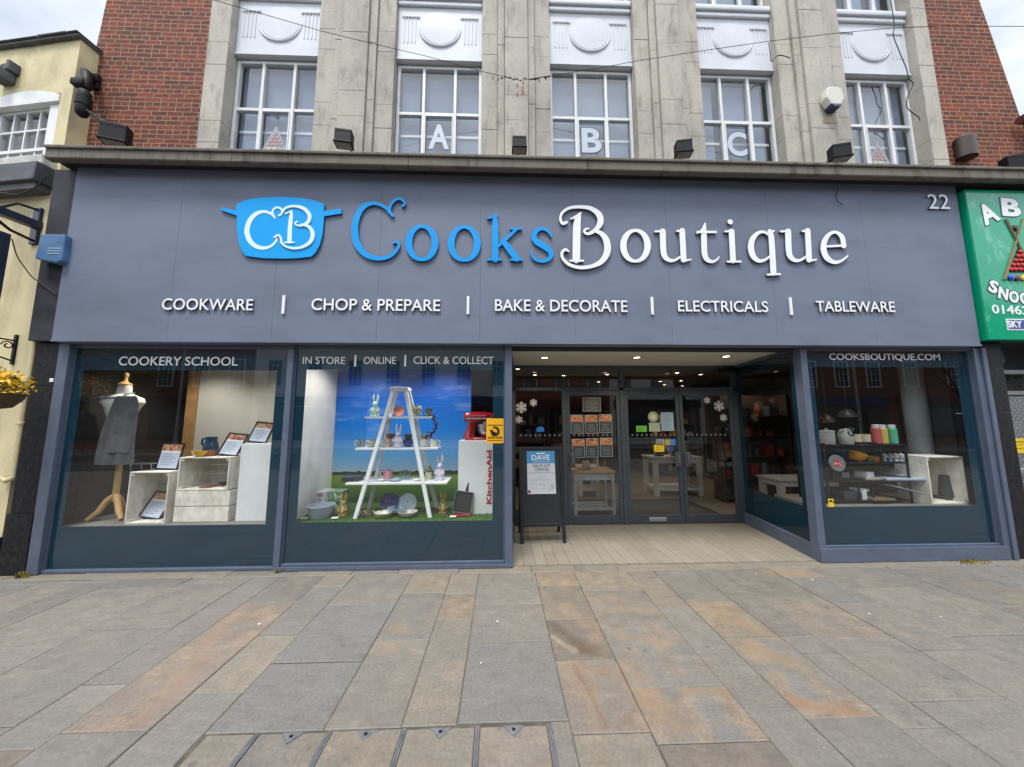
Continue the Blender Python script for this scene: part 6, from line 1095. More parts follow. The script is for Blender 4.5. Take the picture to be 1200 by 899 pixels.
x, y = a3(290); slabbox('serving_board', 'pale wooden serving board stacked on the third shelf', x-.12, x+.1, .25, .5, zt3, zt3+.025, wood, 'board'); slabbox('white_box', 'white paper packet lying on the serving board', x-.1, x+.02, .28, .42, zt3+.026, zt3+.09, M['paper'], 'box', .2); slabbox('blue_tray', 'long blue white tray on the third shelf', a3(320)[0], a3(490)[0], .18, .4, zt3+.002, zt3+.03, mat('blue white tray', (.4, .46, .55), .4), 'tray', -.05)
x, y = a3(430); t = thing('hanging_lamp_shade', 'shallow silver dish on the third shelf at right', 'dish', (x, y, zt3+.03)); mb = MB(); mb.lathe([(0, .1), (.05, .095), (.11, .06), (.14, .03), (.135, .03), (0, .08)], (x, y, zt3+.02), 26); obj('shell', mb, mat('silver dish', (.35, .37, .4), .3, .4), t)
x, y = a3(170, .3); slabbox('dark_box', 'long dark boxed gadget on the bottom shelf', a3(125)[0], a3(205)[0], .22, .38, FZ3+.042, FZ3+.14, mat('dark carton', (.03, .03, .035), .5), 'box'); mb = MB(); mb.box(a3(206)[0], a3(228)[0], .215, .385, FZ3+.042, FZ3+.14, b=.003); single('grey_carton', 'small pale grey carton end beside the dark box', 'box', mb, mat('pale grey carton', (.5, .52, .54), .5))
x, y = a3(255, .3); slabbox('white_carton', 'tilted white carton on the bottom shelf', x-.06, x+.08, .25, .4, FZ3+.13, FZ3+.16, M['paper'], 'box', .5, .15); x0 = a3(345, .25)[0]; slabbox('baking_tray', 'grey ribbed baking tray leaning out of the bottom shelf', x0, x0+.42, .1, .4, FZ3+.17, FZ3+.182, mat('tray metal', (.35, .38, .42), .35, .5), 'tray', 0, R(14)); slabbox('wood_tray', 'brown wooden tray lying low on the bottom shelf', a3(230)[0], a3(330)[0], .15, .45, FZ3+.042, FZ3+.07, mat('brown tray', (.16, .11, .06), .5), 'tray')
x0 = a3(120)[0]; slabbox('folded_cloth', 'pale folded tea towel at the back of the third shelf', x0+.1, x0+.3, .4, .55, zt3+.0, zt3+.07, mat('pale tea towel', (.42, .4, .35), .9, var=.15), 'tea towel')
x, z0 = sp(w3, 138, 776, -.006); mb = MB(); mb.box(x-.032, x+.032, -.008, -.0045, z0-.04, z0+.05); t = single('small_sticker', 'little yellow sticker with black print at the right window\'s lower left', 'sticker', mb, mat('yellow sticker', (.75, .5, .02), .5)); mb = MB(); mb.strokes([[(x*1-.02, z0+.02, .012), (x, z0+.03, .02), (x+.018, z0+.015, .012)]], lambda u, v: (u, v), -.0095, .001); obj('print', mb, M['black'], t)
# pale round column standing behind the right window
y = .6; x, _ = sp(w3, 560, 450, y); xr_ = sp(w3, 595, 450, y)[0]-sp(w3, 515, 450, y)[0]; mb = MB(); mb.lathe([(xr_/2, FZ3+.001), (xr_/2, 2.6)], (x, y, 0), 32); single('round_column', 'grey green round plastered column inside the right window', 'column', mb, mat('grey green plaster', (.24, .28, .28), .75, var=.1, scale=3))
yc = .14; x0 = sp(w3, 628, 790, yc)[0]; x1 = sp(w3, 806, 790, yc)[0]; zc = sp(w3, 700, 552, yc)[1]; crate('whitewashed crate on its end holding a grey jug behind the right window', x0, x1, yc, yc+.36, FZ3, zc)
x = sp(w3, 690, 700, .34)[0]; z_ = FZ3+.016; t = thing('metal_jug', 'tall matt grey jug inside the right window\'s crate', 'jug', (x, .34, z_)); hj = sp(w3, 690, 632, .34)[1]-z_-.02; mb = MB(); mb.box(x-.1, x+.1, .26, .42, z_, z_+.035, b=.003); mb.lathe([(0, .035), (.075, .035), (.072, .08), (.05, hj), (.046, hj), (.06, .08), (0, .05)], (x, .34, z_), 26); obj('body', mb, mat('gunmetal enamel', (.045, .05, .052), .45), t); mb = MB(); mb.tube([(x+.05, .34, z_+hj*.95), (x+.105, .34, z_+hj*.97), (x+.105, .34, z_+hj*.62), (x+.065, .34, z_+hj*.6)], .008, 8); obj('handle', mb, M['black'], t)
# cured ham-like bundles hang at the window's upper left; warm lampshade forms
for px, py, lab, c_ in ((215, 350, 'pale domed hanging lampshade high in the right window', (.08, .075, .07)), (118, 375, 'copper domed hanging lampshade high in the right window', (.06, .03, .015))):
    x, z_ = sp(w3, px, py, .9); t = thing('pendant_lamp', lab, 'lamp', (x, .9, z_)); mb = MB(); mb.lathe([(.11, -.04), (.1, 0), (.06, .055), (.02, .08), (0, .085), (0, .078), (.095, -.036)], (x, .9, z_), 26); obj('lamp_shade', mb, mat('lamp shade metal', c_, .4, .2), t); mb = MB(); mb.tube([(x, .9, z_+.08), (x, .9, 2.6)], .005, 6); obj('cord', mb, M['dark'], t)

# ------------------------------------------------------------------ on the doors: posters, stickers, snowflakes
def zd(x, y): return 590+x*290/931, 400+y*280/899
def dspot(x, y): return spot(*zd(x, y), DY-.006)
offbl = mat('poster charcoal', (.045, .055, .068), .5); edge = mat('poster pale edge', (.30, .32, .34), .5); orange = mat('poster orange', (.55, .20, .05), .5)
for k, (a, b, c_, d_) in enumerate(((252, 277, 302, 347), (305, 277, 355, 347), (358, 275, 410, 345), (257, 367, 307, 438), (310, 365, 358, 437), (362, 363, 412, 435))):
    x0, z1 = dspot(a, b); x1, z0 = dspot(c_, d_); t = thing('course_poster', ['upper left', 'upper middle', 'upper right', 'lower left', 'lower middle', 'lower right'][k]+' poster of the six on the left glass door', 'poster', ((x0+x1)/2, DY-.006, z0), 'six cookery posters on the door'); w_, h = x1-x0, z1-z0; f = lambda q: DY-.004-q*.0012
    mb = MB(); mb.box(x0, x1, f(1), f(0), z0, z1); obj('sheet', mb, edge, t); mb = MB(); mb.box(x0+.009, x1-.009, f(2), f(1.1), z0+.009, z0+h*.62); obj('text_panel', mb, offbl, t); mb = MB(); mb.box(x0+.009, x1-.009, f(2), f(1.1), z0+h*.72, z1-.009); obj('picture', mb, food, t); mb = MB(); mb.box(x0+.009, x1-.009, f(2), f(1.1), z0+h*.63, z0+h*.71); obj('title_band', mb, orange, t)
    mb = MB(); rr = random.Random(k); [mb.box((x0+x1)/2-w_*q, (x0+x1)/2+w_*q, f(3), f(2.1), z0+h*(.12+.085*j), z0+h*(.12+.085*j)+.005) for j in range(5) for q in [rr.uniform(.18, .34)]]; obj('text_lines', mb, mat('poster lines', (.28, .31, .36), .5), t)
x0, z1 = dspot(297, 211); x1, z0 = dspot(367, 264); t = thing('opening_notice', 'grey notice sheet of white lines above the six posters', 'notice', ((x0+x1)/2, DY, z0)); mb = MB(); mb.frame(x0, x1, z0, z1, DY-.0055, DY-.004, .008); obj('outline', mb, edge, t); mb = MB(); mb.box(x0+.008, x1-.008, DY-.0052, DY-.0042, z0+.008, z1-.008); obj('sheet', mb, mat('grey film', (.08, .08, .085), .5), t); mb = MB(); [mb.box((x0+x1)/2-q, (x0+x1)/2+q, DY-.0065, DY-.0054, z0+.03+.033*j, z0+.038+.033*j) for j, q in enumerate((.08, .1, .07, .11, .09, .06))]; obj('text_lines', mb, mat('notice lines', (.3, .3, .31), .5), t)
def sticker(nm, lab, a, b, c_, d_, col_, cat='sticker', extra=None):
    x0, z1 = dspot(a, b); x1, z0 = dspot(c_, d_); t = thing(nm, lab, cat, ((x0+x1)/2, DY-.005, z0), 'stickers on the middle glass door'); mb = MB(); mb.box(x0, x1, DY-.0055, DY-.004, z0, z1); obj('film', mb, mat('sticker '+nm, col_, .5, var=.05), t)
    if extra: extra(t, x0, x1, z0, z1)
    return t
def lines(nn, col_, m=.15):
    def f(t, x0, x1, z0, z1):
        mb = MB(); h = z1-z0; rr = random.Random(nn); [mb.box(x0+(x1-x0)*m, x1-(x1-x0)*rr.uniform(m, m+.3), DY-.0068, DY-.0056, z0+h*(j+.7)/(nn+1), z0+h*(j+1.05)/(nn+1)) for j in range(nn)]; obj('print', mb, mat('sticker print', col_, .5), t)
    return f
sticker('green_sticker', 'bright green rectangular sticker on the middle door', 499, 318, 540, 341, (.12, .42, .05), extra=lines(2, (.06, .25, .03)))
sticker('pale_sticker', 'pale square sticker under the round one', 547, 306, 591, 340, (.30, .36, .33), extra=lambda t, x0, x1, z0, z1: obj('print', MB().text('VIP', x0+.04, x1-.04, z1-.065, z1-.02, DY-.0068, .001, .03).text('CARD', x0+.03, x1-.03, z0+.03, z0+.075, DY-.0068, .001, .03), mat('olive print', (.42, .40, .12), .5), t) if False else lines(3, (.42, .42, .16))(t, x0, x1, z0, z1))
sticker('opening_hours_sheet', 'pale blue printed sheet beside the round sticker', 592, 268, 642, 337, (.28, .42, .50), 'sheet', lines(8, (.15, .24, .3), .1))
sticker('yellow_sticker', 'yellow rectangular sticker above the door handle', 566, 389, 606, 416, (.78, .58, .01), extra=lines(2, (.5, .36, .02), .2))
sticker('white_sticker', 'small white and black striped sticker above the yellow one', 574, 369, 605, 391, (.4, .4, .4), extra=lines(3, (.03, .03, .03), .05))
sticker('card_sticker', 'half yellow half blue card payment sticker', 607, 369, 647, 391, (.5, .36, .05), extra=lambda t, x0, x1, z0, z1: obj('blue_half', MB().box((x0+x1)/2, x1, DY-.0068, DY-.0056, z0, z1), mat('card blue', (.05, .25, .62), .5), t))
sticker('payment_sticker', 'small navy and white payment sticker beside the yellow sticker', 610, 394, 640, 414, (.05, .06, .2), extra=lines(2, (.5, .5, .55), .3))
x, z_ = dspot(563, 284); t = thing('round_sticker', 'round pale green guide sticker on the middle door', 'sticker', (x, DY-.005, z_-.08), 'stickers on the middle glass door'); mb = MB(); mb.lathe([(.08, 0), (.08, .0015)], seg=32, M=T(x, DY-.004, z_, rx=R(90))); obj('film', mb, mat('pale green film', (.36, .42, .30), .5), t); mb = MB(); mb.lathe([(.045, .0017), (.045, .003)], seg=28, M=T(x, DY-.004, z_, rx=R(90))); obj('inner_disc', mb, mat('cream disc', (.55, .56, .42), .5), t)
mb = MB(); mb.lathe([(.06, .0016), (.06, .0024), (.052, .0024), (.052, .0016)], seg=30, cap=False, M=T(x, DY-.004, z_, rx=R(90))); obj('dark_ring', mb, mat('olive ring', (.12, .14, .08), .5), t)
def flake(lab, px, py, r_):
    x, z_ = dspot(px, py); mb = MB()
    for k in range(6):
        a = R(60*k+30); c_, s_ = math.cos(a), math.sin(a); mb.strokes([[(x, z_, r_*.16), (x+c_*r_, z_+s_*r_, r_*.16)]], lambda u, v: (u, v), DY-.0055-.0003*k, .001)
        for q in (.45, .75):
            for d_ in (-1, 1): b = a+d_*R(50); mb.strokes([[(x+c_*r_*q, z_+s_*r_*q, r_*.14), (x+c_*r_*q+math.cos(b)*r_*.34, z_+s_*r_*q+math.sin(b)*r_*.34, r_*.14)]], lambda u, v: (u, v), DY-.0056-.0003*k, .001)
    mb.strokes([[(x+math.cos(R(60*k))*r_*.33, z_+math.sin(R(60*k))*r_*.33, r_*.14) for k in range(7)]], lambda u, v: (u, v), DY-.0075, .001); single('snowflake_sticker', lab, 'snowflake', mb, flakem, 'white snowflake stickers on the entrance glass')
flakem = mat('white snowflake film', (.62, .63, .65), .5)
for lab, px, py, r_ in (('largest snowflake sticker on left entrance pane', 67, 249, .083), ('upper right snowflake sticker on left entrance pane', 113, 231, .055), ('lowest snowflake sticker on left entrance pane', 58, 295, .055), ('upper left snowflake sticker on the right door', 766, 222, .052), ('largest snowflake sticker on the right door', 811, 243, .08), ('lowest snowflake sticker on the right door', 828, 287, .055)): flake(lab, px, py, r_)
x, z_ = dspot(139, 333); mb = MB(); mb.prism([(x-.06, z_-.03), (x+.06, z_-.03), (x+.055, z_+.03), (x+.02, z_+.05), (x-.03, z_+.048), (x-.058, z_+.02)], DY-.0055, DY-.004); single('blue_sticker', 'small blue sticker on the left entrance pane above the black board', 'sticker', mb, mat('blue sticker film', (.03, .2, .6), .5))

# ------------------------------------------------------------------ the A-board
def ab(x, y): return 600+x*80/553, 510+y*130/899
t = thing('pavement_board', 'black A-frame pavement board with a blue and white drop off poster', 'A-board', (.55, .85, .004)); hA = 1.225; hw = .295; ln = math.atan2(.20, hA); A = T(.552, .66, .004, R(1), -ln); black = mat('blackboard paint', (.018, .02, .024), .45, var=.2, scale=10); bframe = mat('black stained wood', (.014, .015, .019), .4, var=.2)
mb = MB(); mb.box(-hw, -hw+.042, -.018, .018, 0, hA, b=.005, M=A); obj('leg', mb, bframe, t); mb = MB(); mb.box(hw-.042, hw, -.018, .018, 0, hA, b=.005, M=A); obj('leg', mb, bframe, t)
mb = MB(); mb.box(-hw+.042, hw-.042, -.017, .017, hA-.04, hA, b=.004, M=A); mb.box(-hw+.042, hw-.042, -.017, .017, .20, .24, b=.004, M=A); obj('rail', mb, bframe, t); mb = MB(); mb.box(-hw+.042, hw-.042, -.006, .008, .24, hA-.04, M=A); obj('board', mb, black, t)
A2 = T(.552, .66+.46, .004, R(1), ln); mb = MB(); mb.box(-hw, -hw+.042, -.018, .018, 0, hA-.01, b=.005, M=A2); obj('leg', mb, bframe, t); mb = MB(); mb.box(hw-.042, hw, -.018, .018, 0, hA-.01, b=.005, M=A2); obj('leg', mb, bframe, t); mb = MB(); mb.box(-hw+.042, hw-.042, -.012, .012, .2, hA-.02, M=A2); obj('board', mb, black, t)
mb = MB(); mb.box(-.19, .19, -.0085, -.0065, hA*.495, hA*.955, M=A); ps = obj('poster', mb, mat('poster white', (.66, .67, .72), .5), t); y1_ = -.0105
def pt(s, x0, x1, z0, z1, m_, bold): obj('poster_text', MB().text(s, x0, x1, hA*z0, hA*z1, -.0115, .001, bold, M=A), m_, ps)
mb = MB(); mb.box(-.189, .189, -.0098, -.0087, hA*.82, hA*.954, M=A); obj('blue_panel', mb, mat('poster blue', (.06, .30, .58), .5), ps); grey = mat('poster grey print', (.16, .22, .30), .5)
pt('DAVE', -.125, .125, .853, .912, M['letterwhite'], .015); pt('DROP OFF', -.11, .125, .778, .808, grey, .008); pt('CENTRE', -.08, .105, .738, .768, grey, .008)
mb = MB(); mb.box(-.06, .06, -.0115, -.01, hA*.922, hA*.934, M=A); mb.box(-.11, .12, -.0115, -.01, hA*.835, hA*.839, M=A); obj('small_print', mb, M['letterwhite'], ps)
mb = MB(); mb.box(-.189, .189, -.0098, -.0087, hA*.716, hA*.721, M=A); mb.box(-.05, .06, -.0098, -.0087, hA*.672, hA*.676, M=A); mb.box(-.13, .13, -.0098, -.0087, hA*.64, hA*.644, M=A)
mb.strokes([[(-.14, .60, .004), (-.135, .56, .004), (-.10, .545, .004), (-.075, .56, .004), (-.07, .60, .004), (-.14, .60, .004)], [(-.03, .6, .006), (.03, .59, .006), (.05, .57, .006)], [(0, .555, .005), (.03, .545, .005), (.05, .56, .005)], [(.09, .6, .004), (.09, .545, .004), (.12, .54, .004), (.13, .6, .004)], [(.14, .6, .004), (.15, .545, .004), (.165, .6, .004)]], lambda u, v: (u, v*hA), -.0098, .001) if False else None
obj('line_drawing', mb, mat('faint print', (.35, .36, .42), .5), ps)
mb = MB(); mb.strokes([[(-.14, .60, .004), (-.135, .56, .004), (-.10, .545, .004), (-.075, .56, .004), (-.07, .60, .004), (-.14, .605, .004)], [(-.03, .6, .006), (.03, .59, .006), (.05, .57, .006)], [(0, .555, .005), (.03, .545, .005), (.05, .56, .005)], [(.09, .6, .004), (.09, .545, .004), (.12, .54, .004), (.13, .6, .004)], [(.14, .6, .004), (.15, .545, .004), (.165, .6, .004)]], lambda u, v: (u, v*hA), -.0098, .001); mb.bm.transform(A); obj('line_drawing', mb, mat('faint drawing', (.40, .41, .47), .5), ps)
mb = MB(); mb.box(-.182, -.152, -.0098, -.0087, hA*.505, hA*.535, M=A); obj('dark_mark', mb, mat('maroon mark', (.12, .04, .05), .5), ps)

# ------------------------------------------------------------------ lamps
def downlight(x, y, z, label, power, group, cone=140, r=.047):
    t = thing('ceiling_light', label, 'ceiling light', (x, y, z), group); mb = MB(); mb.lathe([(r, -.001), (r+.018, -.001), (r+.02, -.008), (r, -.01)], (x, y, z), 24, cap=False); obj('lamp_ring', mb, M['lampring'], t); mb = MB(); mb.lathe([(r, -.004), (0, -.0045)], (x, y, z), 20); obj('lamp_glass', mb, M['lamp'], t)
    if power: ld = bpy.data.lights.new('lamp_beam', 'SPOT'); ld.energy = power; ld.spot_size = R(cone); ld.spot_blend = .6; ld.shadow_soft_size = .05; ld.color = (1, .96, .9) if y < 1.2 and z > 2.5 else (1, .84, .62); lo_ = bpy.data.objects.new('lamp_beam', ld); COL.objects.link(lo_); lo_.parent = t; lo_.location = (0, 0, -.03)
for (x, y), lab in zip([ground(*zd(*q), 2.45) for q in ((155, 61), (502, 60), (838, 56))], ('left round downlight in the entrance soffit', 'middle round downlight in the entrance soffit', 'right round downlight in the entrance soffit')): downlight(x, y, 2.452, lab, 16, 'soffit downlights over the entrance')
k = 0
for x, y in [ground(*zd(*q), 2.6) for q in ((54, 103), (118, 126), (390, 124), (358, 152), (653, 118), (590, 150), (742, 124), (668, 148), (673, 167), (226, 128))]:
    k += 1; downlight(x, y, 2.6, 'round downlight glowing in the shop ceiling beyond the entrance glass', 8 if k in (1, 3, 4, 6, 8) else 0, 'downlights in the shop ceiling')
for k_, (x, y) in enumerate(((-4.1, .45), (-3.0, .5), (-1.8, .35), (-.8, .4), (4.7, .4))): downlight(x, y, 2.6, ['small downlight over the dress form in the left window', 'small downlight over the crates in the left window', 'small downlight over the mixing bowl in the second window', 'small downlight over the red mixer in the second window', 'small downlight over the metal shelf in the right window'][k_], (26, 12, 24, 24, 6)[k_], 'downlights above the window displays', 130)  # lamps out of view, added to brighten the window displays
for x, y in ((-3.4, 3), (-1.2, 2.6), (5., 2.8), (4.6, 5.5)): downlight(x, y, 2.6, 'round downlight in the shop ceiling further from the doors', 7, 'downlights deep in the shop')

# ------------------------------------------------------------------ inside the shop
tb = thing('butcher_table', 'pale grey kitchen trolley with a thick oak top behind the left door', 'table', (1.55, 2.15, 0)); x0, z1 = spot(*zd(262, 487), 1.93); x1, _ = spot(*zd(420, 487), 1.93); y0 = 1.93; y1 = 2.43; gp_ = mat('pale grey paint', (.33, .37, .40), .5, var=.05); oak = mat('oak top', (.50, .30, .10), .45, var=.2, scale=9)
mb = MB(); mb.box(x0, x1, y0-.02, y1, z1-.04, z1, b=.004); obj('tabletop', mb, oak, tb)
for a in (x0+.01, x1-.06):
    for b in (y0, y1-.05): mb = MB(); mb.box(a, a+.05, b, b+.05, .003, z1-.04, b=.003); obj('leg', mb, gp_, tb)
mb = MB(); mb.box(x0+.06, x1-.06, y0+.005, y0+.03, z1-.16, z1-.042); mb.box(x0+.06, x1-.06, y1-.03, y1-.005, z1-.16, z1-.042); mb.box(x0+.012, x0+.035, y0+.05, y1-.05, z1-.16, z1-.042); mb.box(x1-.035, x1-.012, y0+.05, y1-.05, z1-.16, z1-.042); obj('apron_rail', mb, gp_, tb)
mb = MB(); mb.box(x0+.06, x1-.06, y0+.005, y0+.035, .09, .13); mb.box(x0+.06, x1-.06, y1-.035, y1-.005, .09, .13); [mb.box(x0+.07+k*.052, x0+.1+k*.052, y0+.035, y1-.035, .11, .128) for k in range(int((x1-x0-.14)/.052))]; obj('slatted_shelf', mb, gp_, tb)
x, z_ = spot(*zd(311, 457), 2.1); mb = MB(); mb.box(x-.06, x+.06, 2.05, 2.17, z1, z1+.13, b=.006); single('white_tin', 'small cream tin on the trolley\'s oak top', 'tin', mb, mat('cream tin', (.5, .46, .36), .4)); x, _ = spot(*zd(354, 457), 2.1); mb = MB(); mb.lathe([(0, 0), (.035, 0), (.02, .04), (.012, .16), (.01, .2), (0, .2)], (x, 2.1, z1), 14); single('pepper_mill', 'slim pale mill on the trolley\'s oak top', 'mill', mb, mat('pale mill', (.45, .42, .38), .4))
def white_table(label, x0, x1, y0, y1, h, shelf=True):
    t = thing('white_table', label, 'table', ((x0+x1)/2, (y0+y1)/2, 0)); wp = mat('white table paint', (.60, .60, .57), .5, var=.05); mb = MB(); mb.box(x0-.02, x1+.02, y0-.02, y1+.02, h-.04, h, b=.004); obj('tabletop', mb, wp, t)
    for a in (x0, x1-.09):
        for b in (y0, y1-.09): mb = MB(); mb.box(a, a+.09, b, b+.09, .003, h-.042, b=.004); obj('leg', mb, wp, t)
    mb = MB(); mb.box(x0+.09, x1-.09, y0+.01, y0+.04, h-.13, h-.042); mb.box(x0+.01, x0+.04, y0+.09, y1-.09, h-.13, h-.042); obj('apron_rail', mb, wp, t)
    if shelf: mb = MB(); mb.box(x0+.01, x1-.01, y0+.01, y1-.01, .12, .17); obj('low_shelf', mb, wp, t)
    return t
hw_ = spot(*zd(620, 436), 3.36)[1]; white_table('white shop table with a low shelf behind the right pair of doors', 3.25, 4.28, 3.36, 3.95, hw_)
x0_, z_ = spot(914, 565, 1.9); x1_, _ = spot(1010, 565, 1.9); white_table('white side table seen through the slanted side window', x0_, x1_, 1.9, 2.4, z_+.05, False)
x0_, z_ = spot(*zd(282, 530), 3.4); x1_, _ = spot(*zd(363, 530), 3.4); white_table('small white table behind the oak topped trolley', x0_, x1_, 3.4, 3.9, .62, True)
mb = MB(); mb.box(1.2, 3.72, 1.75, 3.1, .002, .012); single('door_mat', 'large dark entrance mat inside the glass doors', 'mat', mb, mat('charcoal matting', (.035, .035, .036), .95, var=.3, scale=60))
# shelf units crowded with boxed goods
rr = random.Random(21); good = [mat('goods colour %d' % k, c_, .4) for k, c_ in enumerate(((.30, .02, .02), (.35, .07, .02), (.10, .12, .14), (.25, .22, .17), (.04, .08, .16), (.4, .36, .3), (.16, .08, .04), (.05, .05, .055), (.3, .2, .05)))]; sw_ = mat('dark shelf wood', (.07, .045, .03), .6)
def shelf_unit(label, x0, x1, y0, y1, h, levels, mats=None):
    t = thing('shelf_unit', label, 'shelf', ((x0+x1)/2, (y0+y1)/2, 0), 'tall shelf units inside the shop'); mb = MB(); [mb.box(a, a+.03, y0, y1, .003, h) for a in (x0, x1-.03)]; mb.box(x0+.03, x1-.03, y1-.02, y1, .003, h); obj('carcass', mb, sw_, t)
    for k in range(levels): z = .1+k*(h-.15)/levels; mb = MB(); mb.box(x0+.031, x1-.031, y0, y1-.021, z-.025, z); obj('shelf_board', mb, sw_, t); yield z
def fill(x0, x1, y0, zs, step, pick=None, dy=.16):
    for z in zs:
        x = x0+.06
        while x < x1-.16:
            w_ = rr.uniform(.09, .22); h = rr.uniform(.1, .28); kind = rr.random(); m_ = rr.choice(pick or good)
            mb = MB()
            if kind < .45: mb.box(x, x+w_, y0+.02, y0+.02+dy, z+.001, z+h, b=.004); mb.box(x+.01, x+w_*.6, y0+.0185, y0+.0198, z+h*.55, z+h*.8); nm, lab, cat = 'goods_box', 'boxed kitchen goods on a dim shelf inside the shop', 'box'
            elif kind < .75: mb.lathe([(0, 0), (w_*.42, 0), (w_*.46, h*.5), (w_*.44, h*.62), (w_*.1, h*.66), (w_*.1, h*.74), (0, h*.76)], (x+w_/2, y0+.1, z+.001), 16); mb.tube([(x+w_*.04, y0+.1, z+h*.5), (x-w_*.08, y0+.1, z+h*.5), (x-w_*.06, y0+.1, z+h*.4)], .008, 5); nm, lab, cat = 'lidded_pot', 'lidded cooking pot on a dim shelf inside the shop', 'pot'
            else: mb.lathe([(0, 0), (w_*.3, 0), (w_*.34, h*.6), (w_*.18, h*.8), (w_*.2, h), (0, h)], (x+w_/2, y0+.1, z+.001), 14); nm, lab, cat = 'glass_jar', 'storage jar on a dim shelf inside the shop', 'jar'
            single(nm, lab, cat, mb, m_, lab.split(' on ')[0]+'s on shelves inside the shop'); x += w_+rr.uniform(.03, step)
zs = list(shelf_unit('tall dark shelf unit of red pots behind the slanted side window', 4.35, 5.75, 2.75, 3.1, 2.1, 5)); fill(4.35, 5.75, 2.75, zs, .12, [good[0], good[0], good[1], good[7], good[2]])
zs = list(shelf_unit('tall dark shelf unit at the back between the middle doors', 1.6, 3.4, 6.2, 6.55, 1.9, 5)); fill(1.6, 3.4, 6.2, zs, .1)
zs = list(shelf_unit('tall dark shelf unit at the back of the shop on the right', 4.4, 6.2-.45, 6.0, 6.35, 1.9, 5)); fill(4.4, 5.7, 6.0, zs, .1)
zs = list(shelf_unit('tall dark shelf unit behind the black pavement board', -.4, 1.2, 4.6, 4.95, 1.9, 5)); fill(-.4, 1.2, 4.6, zs, .1)
zs = list(shelf_unit('low dark shelf unit left of the white table beyond the doors', 2.1, 2.95, 4.9, 5.2, 1.05, 3)); fill(2.1, 2.95, 4.9, zs, .06, [good[4], good[5], good[2], good[8]])
zs = list(shelf_unit('tall dark shelf unit behind the dress form', -4.6, -3.1, 4.4, 4.7, 2.0, 5)); fill(-4.6, -3.1, 4.4, zs, .16)
x, y = 4.0, 4.0
for px, lab, m_ in ((3.5, 'dark appliance on the white shop table', good[7]), (3.85, 'grey appliance on the white shop table', good[2]), (4.1, 'cream appliance on the white shop table', good[5])): mb = MB(); mb.lathe([(0, 0), (.1, 0), (.1, .03), (.06, .05), (.07, .26), (.05, .3), (0, .31)], (px, 3.65, hw_), 18); mb.box(px-.13, px+.06, 3.59, 3.71, hw_+.22, hw_+.31, b=.02); single('appliance', lab, 'appliance', mb, m_)

# ------------------------------------------------------------------ weeds at the foot of the shopfront
weedm = mat('dry weed', (.22, .19, .035), .8, var=.4, scale=40)
def weed(label, x, y, nn, h, spread):
    bm = bmesh.new(); rr = random.Random(nn)
    for _ in range(nn):
        a = rr.uniform(0, 6.28); r_ = rr.uniform(0, spread); b = Vector((x+math.cos(a)*r_, y+math.sin(a)*r_*.3, 0)); L_ = h*rr.uniform(.4, 1); tip = b+Vector((rr.uniform(-.6, .6)*L_, rr.uniform(-.5, .2)*L_, L_)); s_ = Vector((math.cos(a+1), math.sin(a+1), 0))*.005; md = (b+tip)/2+Vector((0, 0, L_*.15)); bm.faces.new([bm.verts.new(b-s_), bm.verts.new(b+s_), bm.verts.new(md+s_*.8), bm.verts.new(md-s_*.8)]); bm.faces.new([bm.verts.new(md-s_*.8), bm.verts.new(md+s_*.8), bm.verts.new(tip)])
    mb = MB(); mb.add(bm); single('weed_tuft', label, 'weed', mb, weedm)
weed('dry yellow weed tuft at the foot of the left shopfront post', ground(53, 668)[0], -.1, 50, .075, .08); weed('small weed tuft at the foot of the post between the first two windows', ground(332, 668)[0], -.09, 20, .05, .05); weed('low mossy weed patch by the right granite pilaster', ground(1140, 660)[0], -.11, 150, .035, .24)
# scraps on the paving
rr = random.Random(8)
for px, py in ((304, 732), (583, 729), (564, 778), (886, 674), (1019, 720), (1103, 724), (952, 680), (400, 690)):
    x, y = ground(px, py); bm = bmesh.new(); a = rr.uniform(0, 6); s_ = rr.uniform(.005, .010); q = [bm.verts.new((x+s_*math.cos(a+k*1.57)*(1+.4*(k % 2)), y+s_*math.sin(a+k*1.57), .004+.003*(k % 2))) for k in range(4)]; bm.faces.new(q); mb = MB(); mb.add(bm); single('paper_scrap', 'tiny pale scrap lying on the paving', 'scrap', mb, M['paper'], 'pale scraps on the paving')

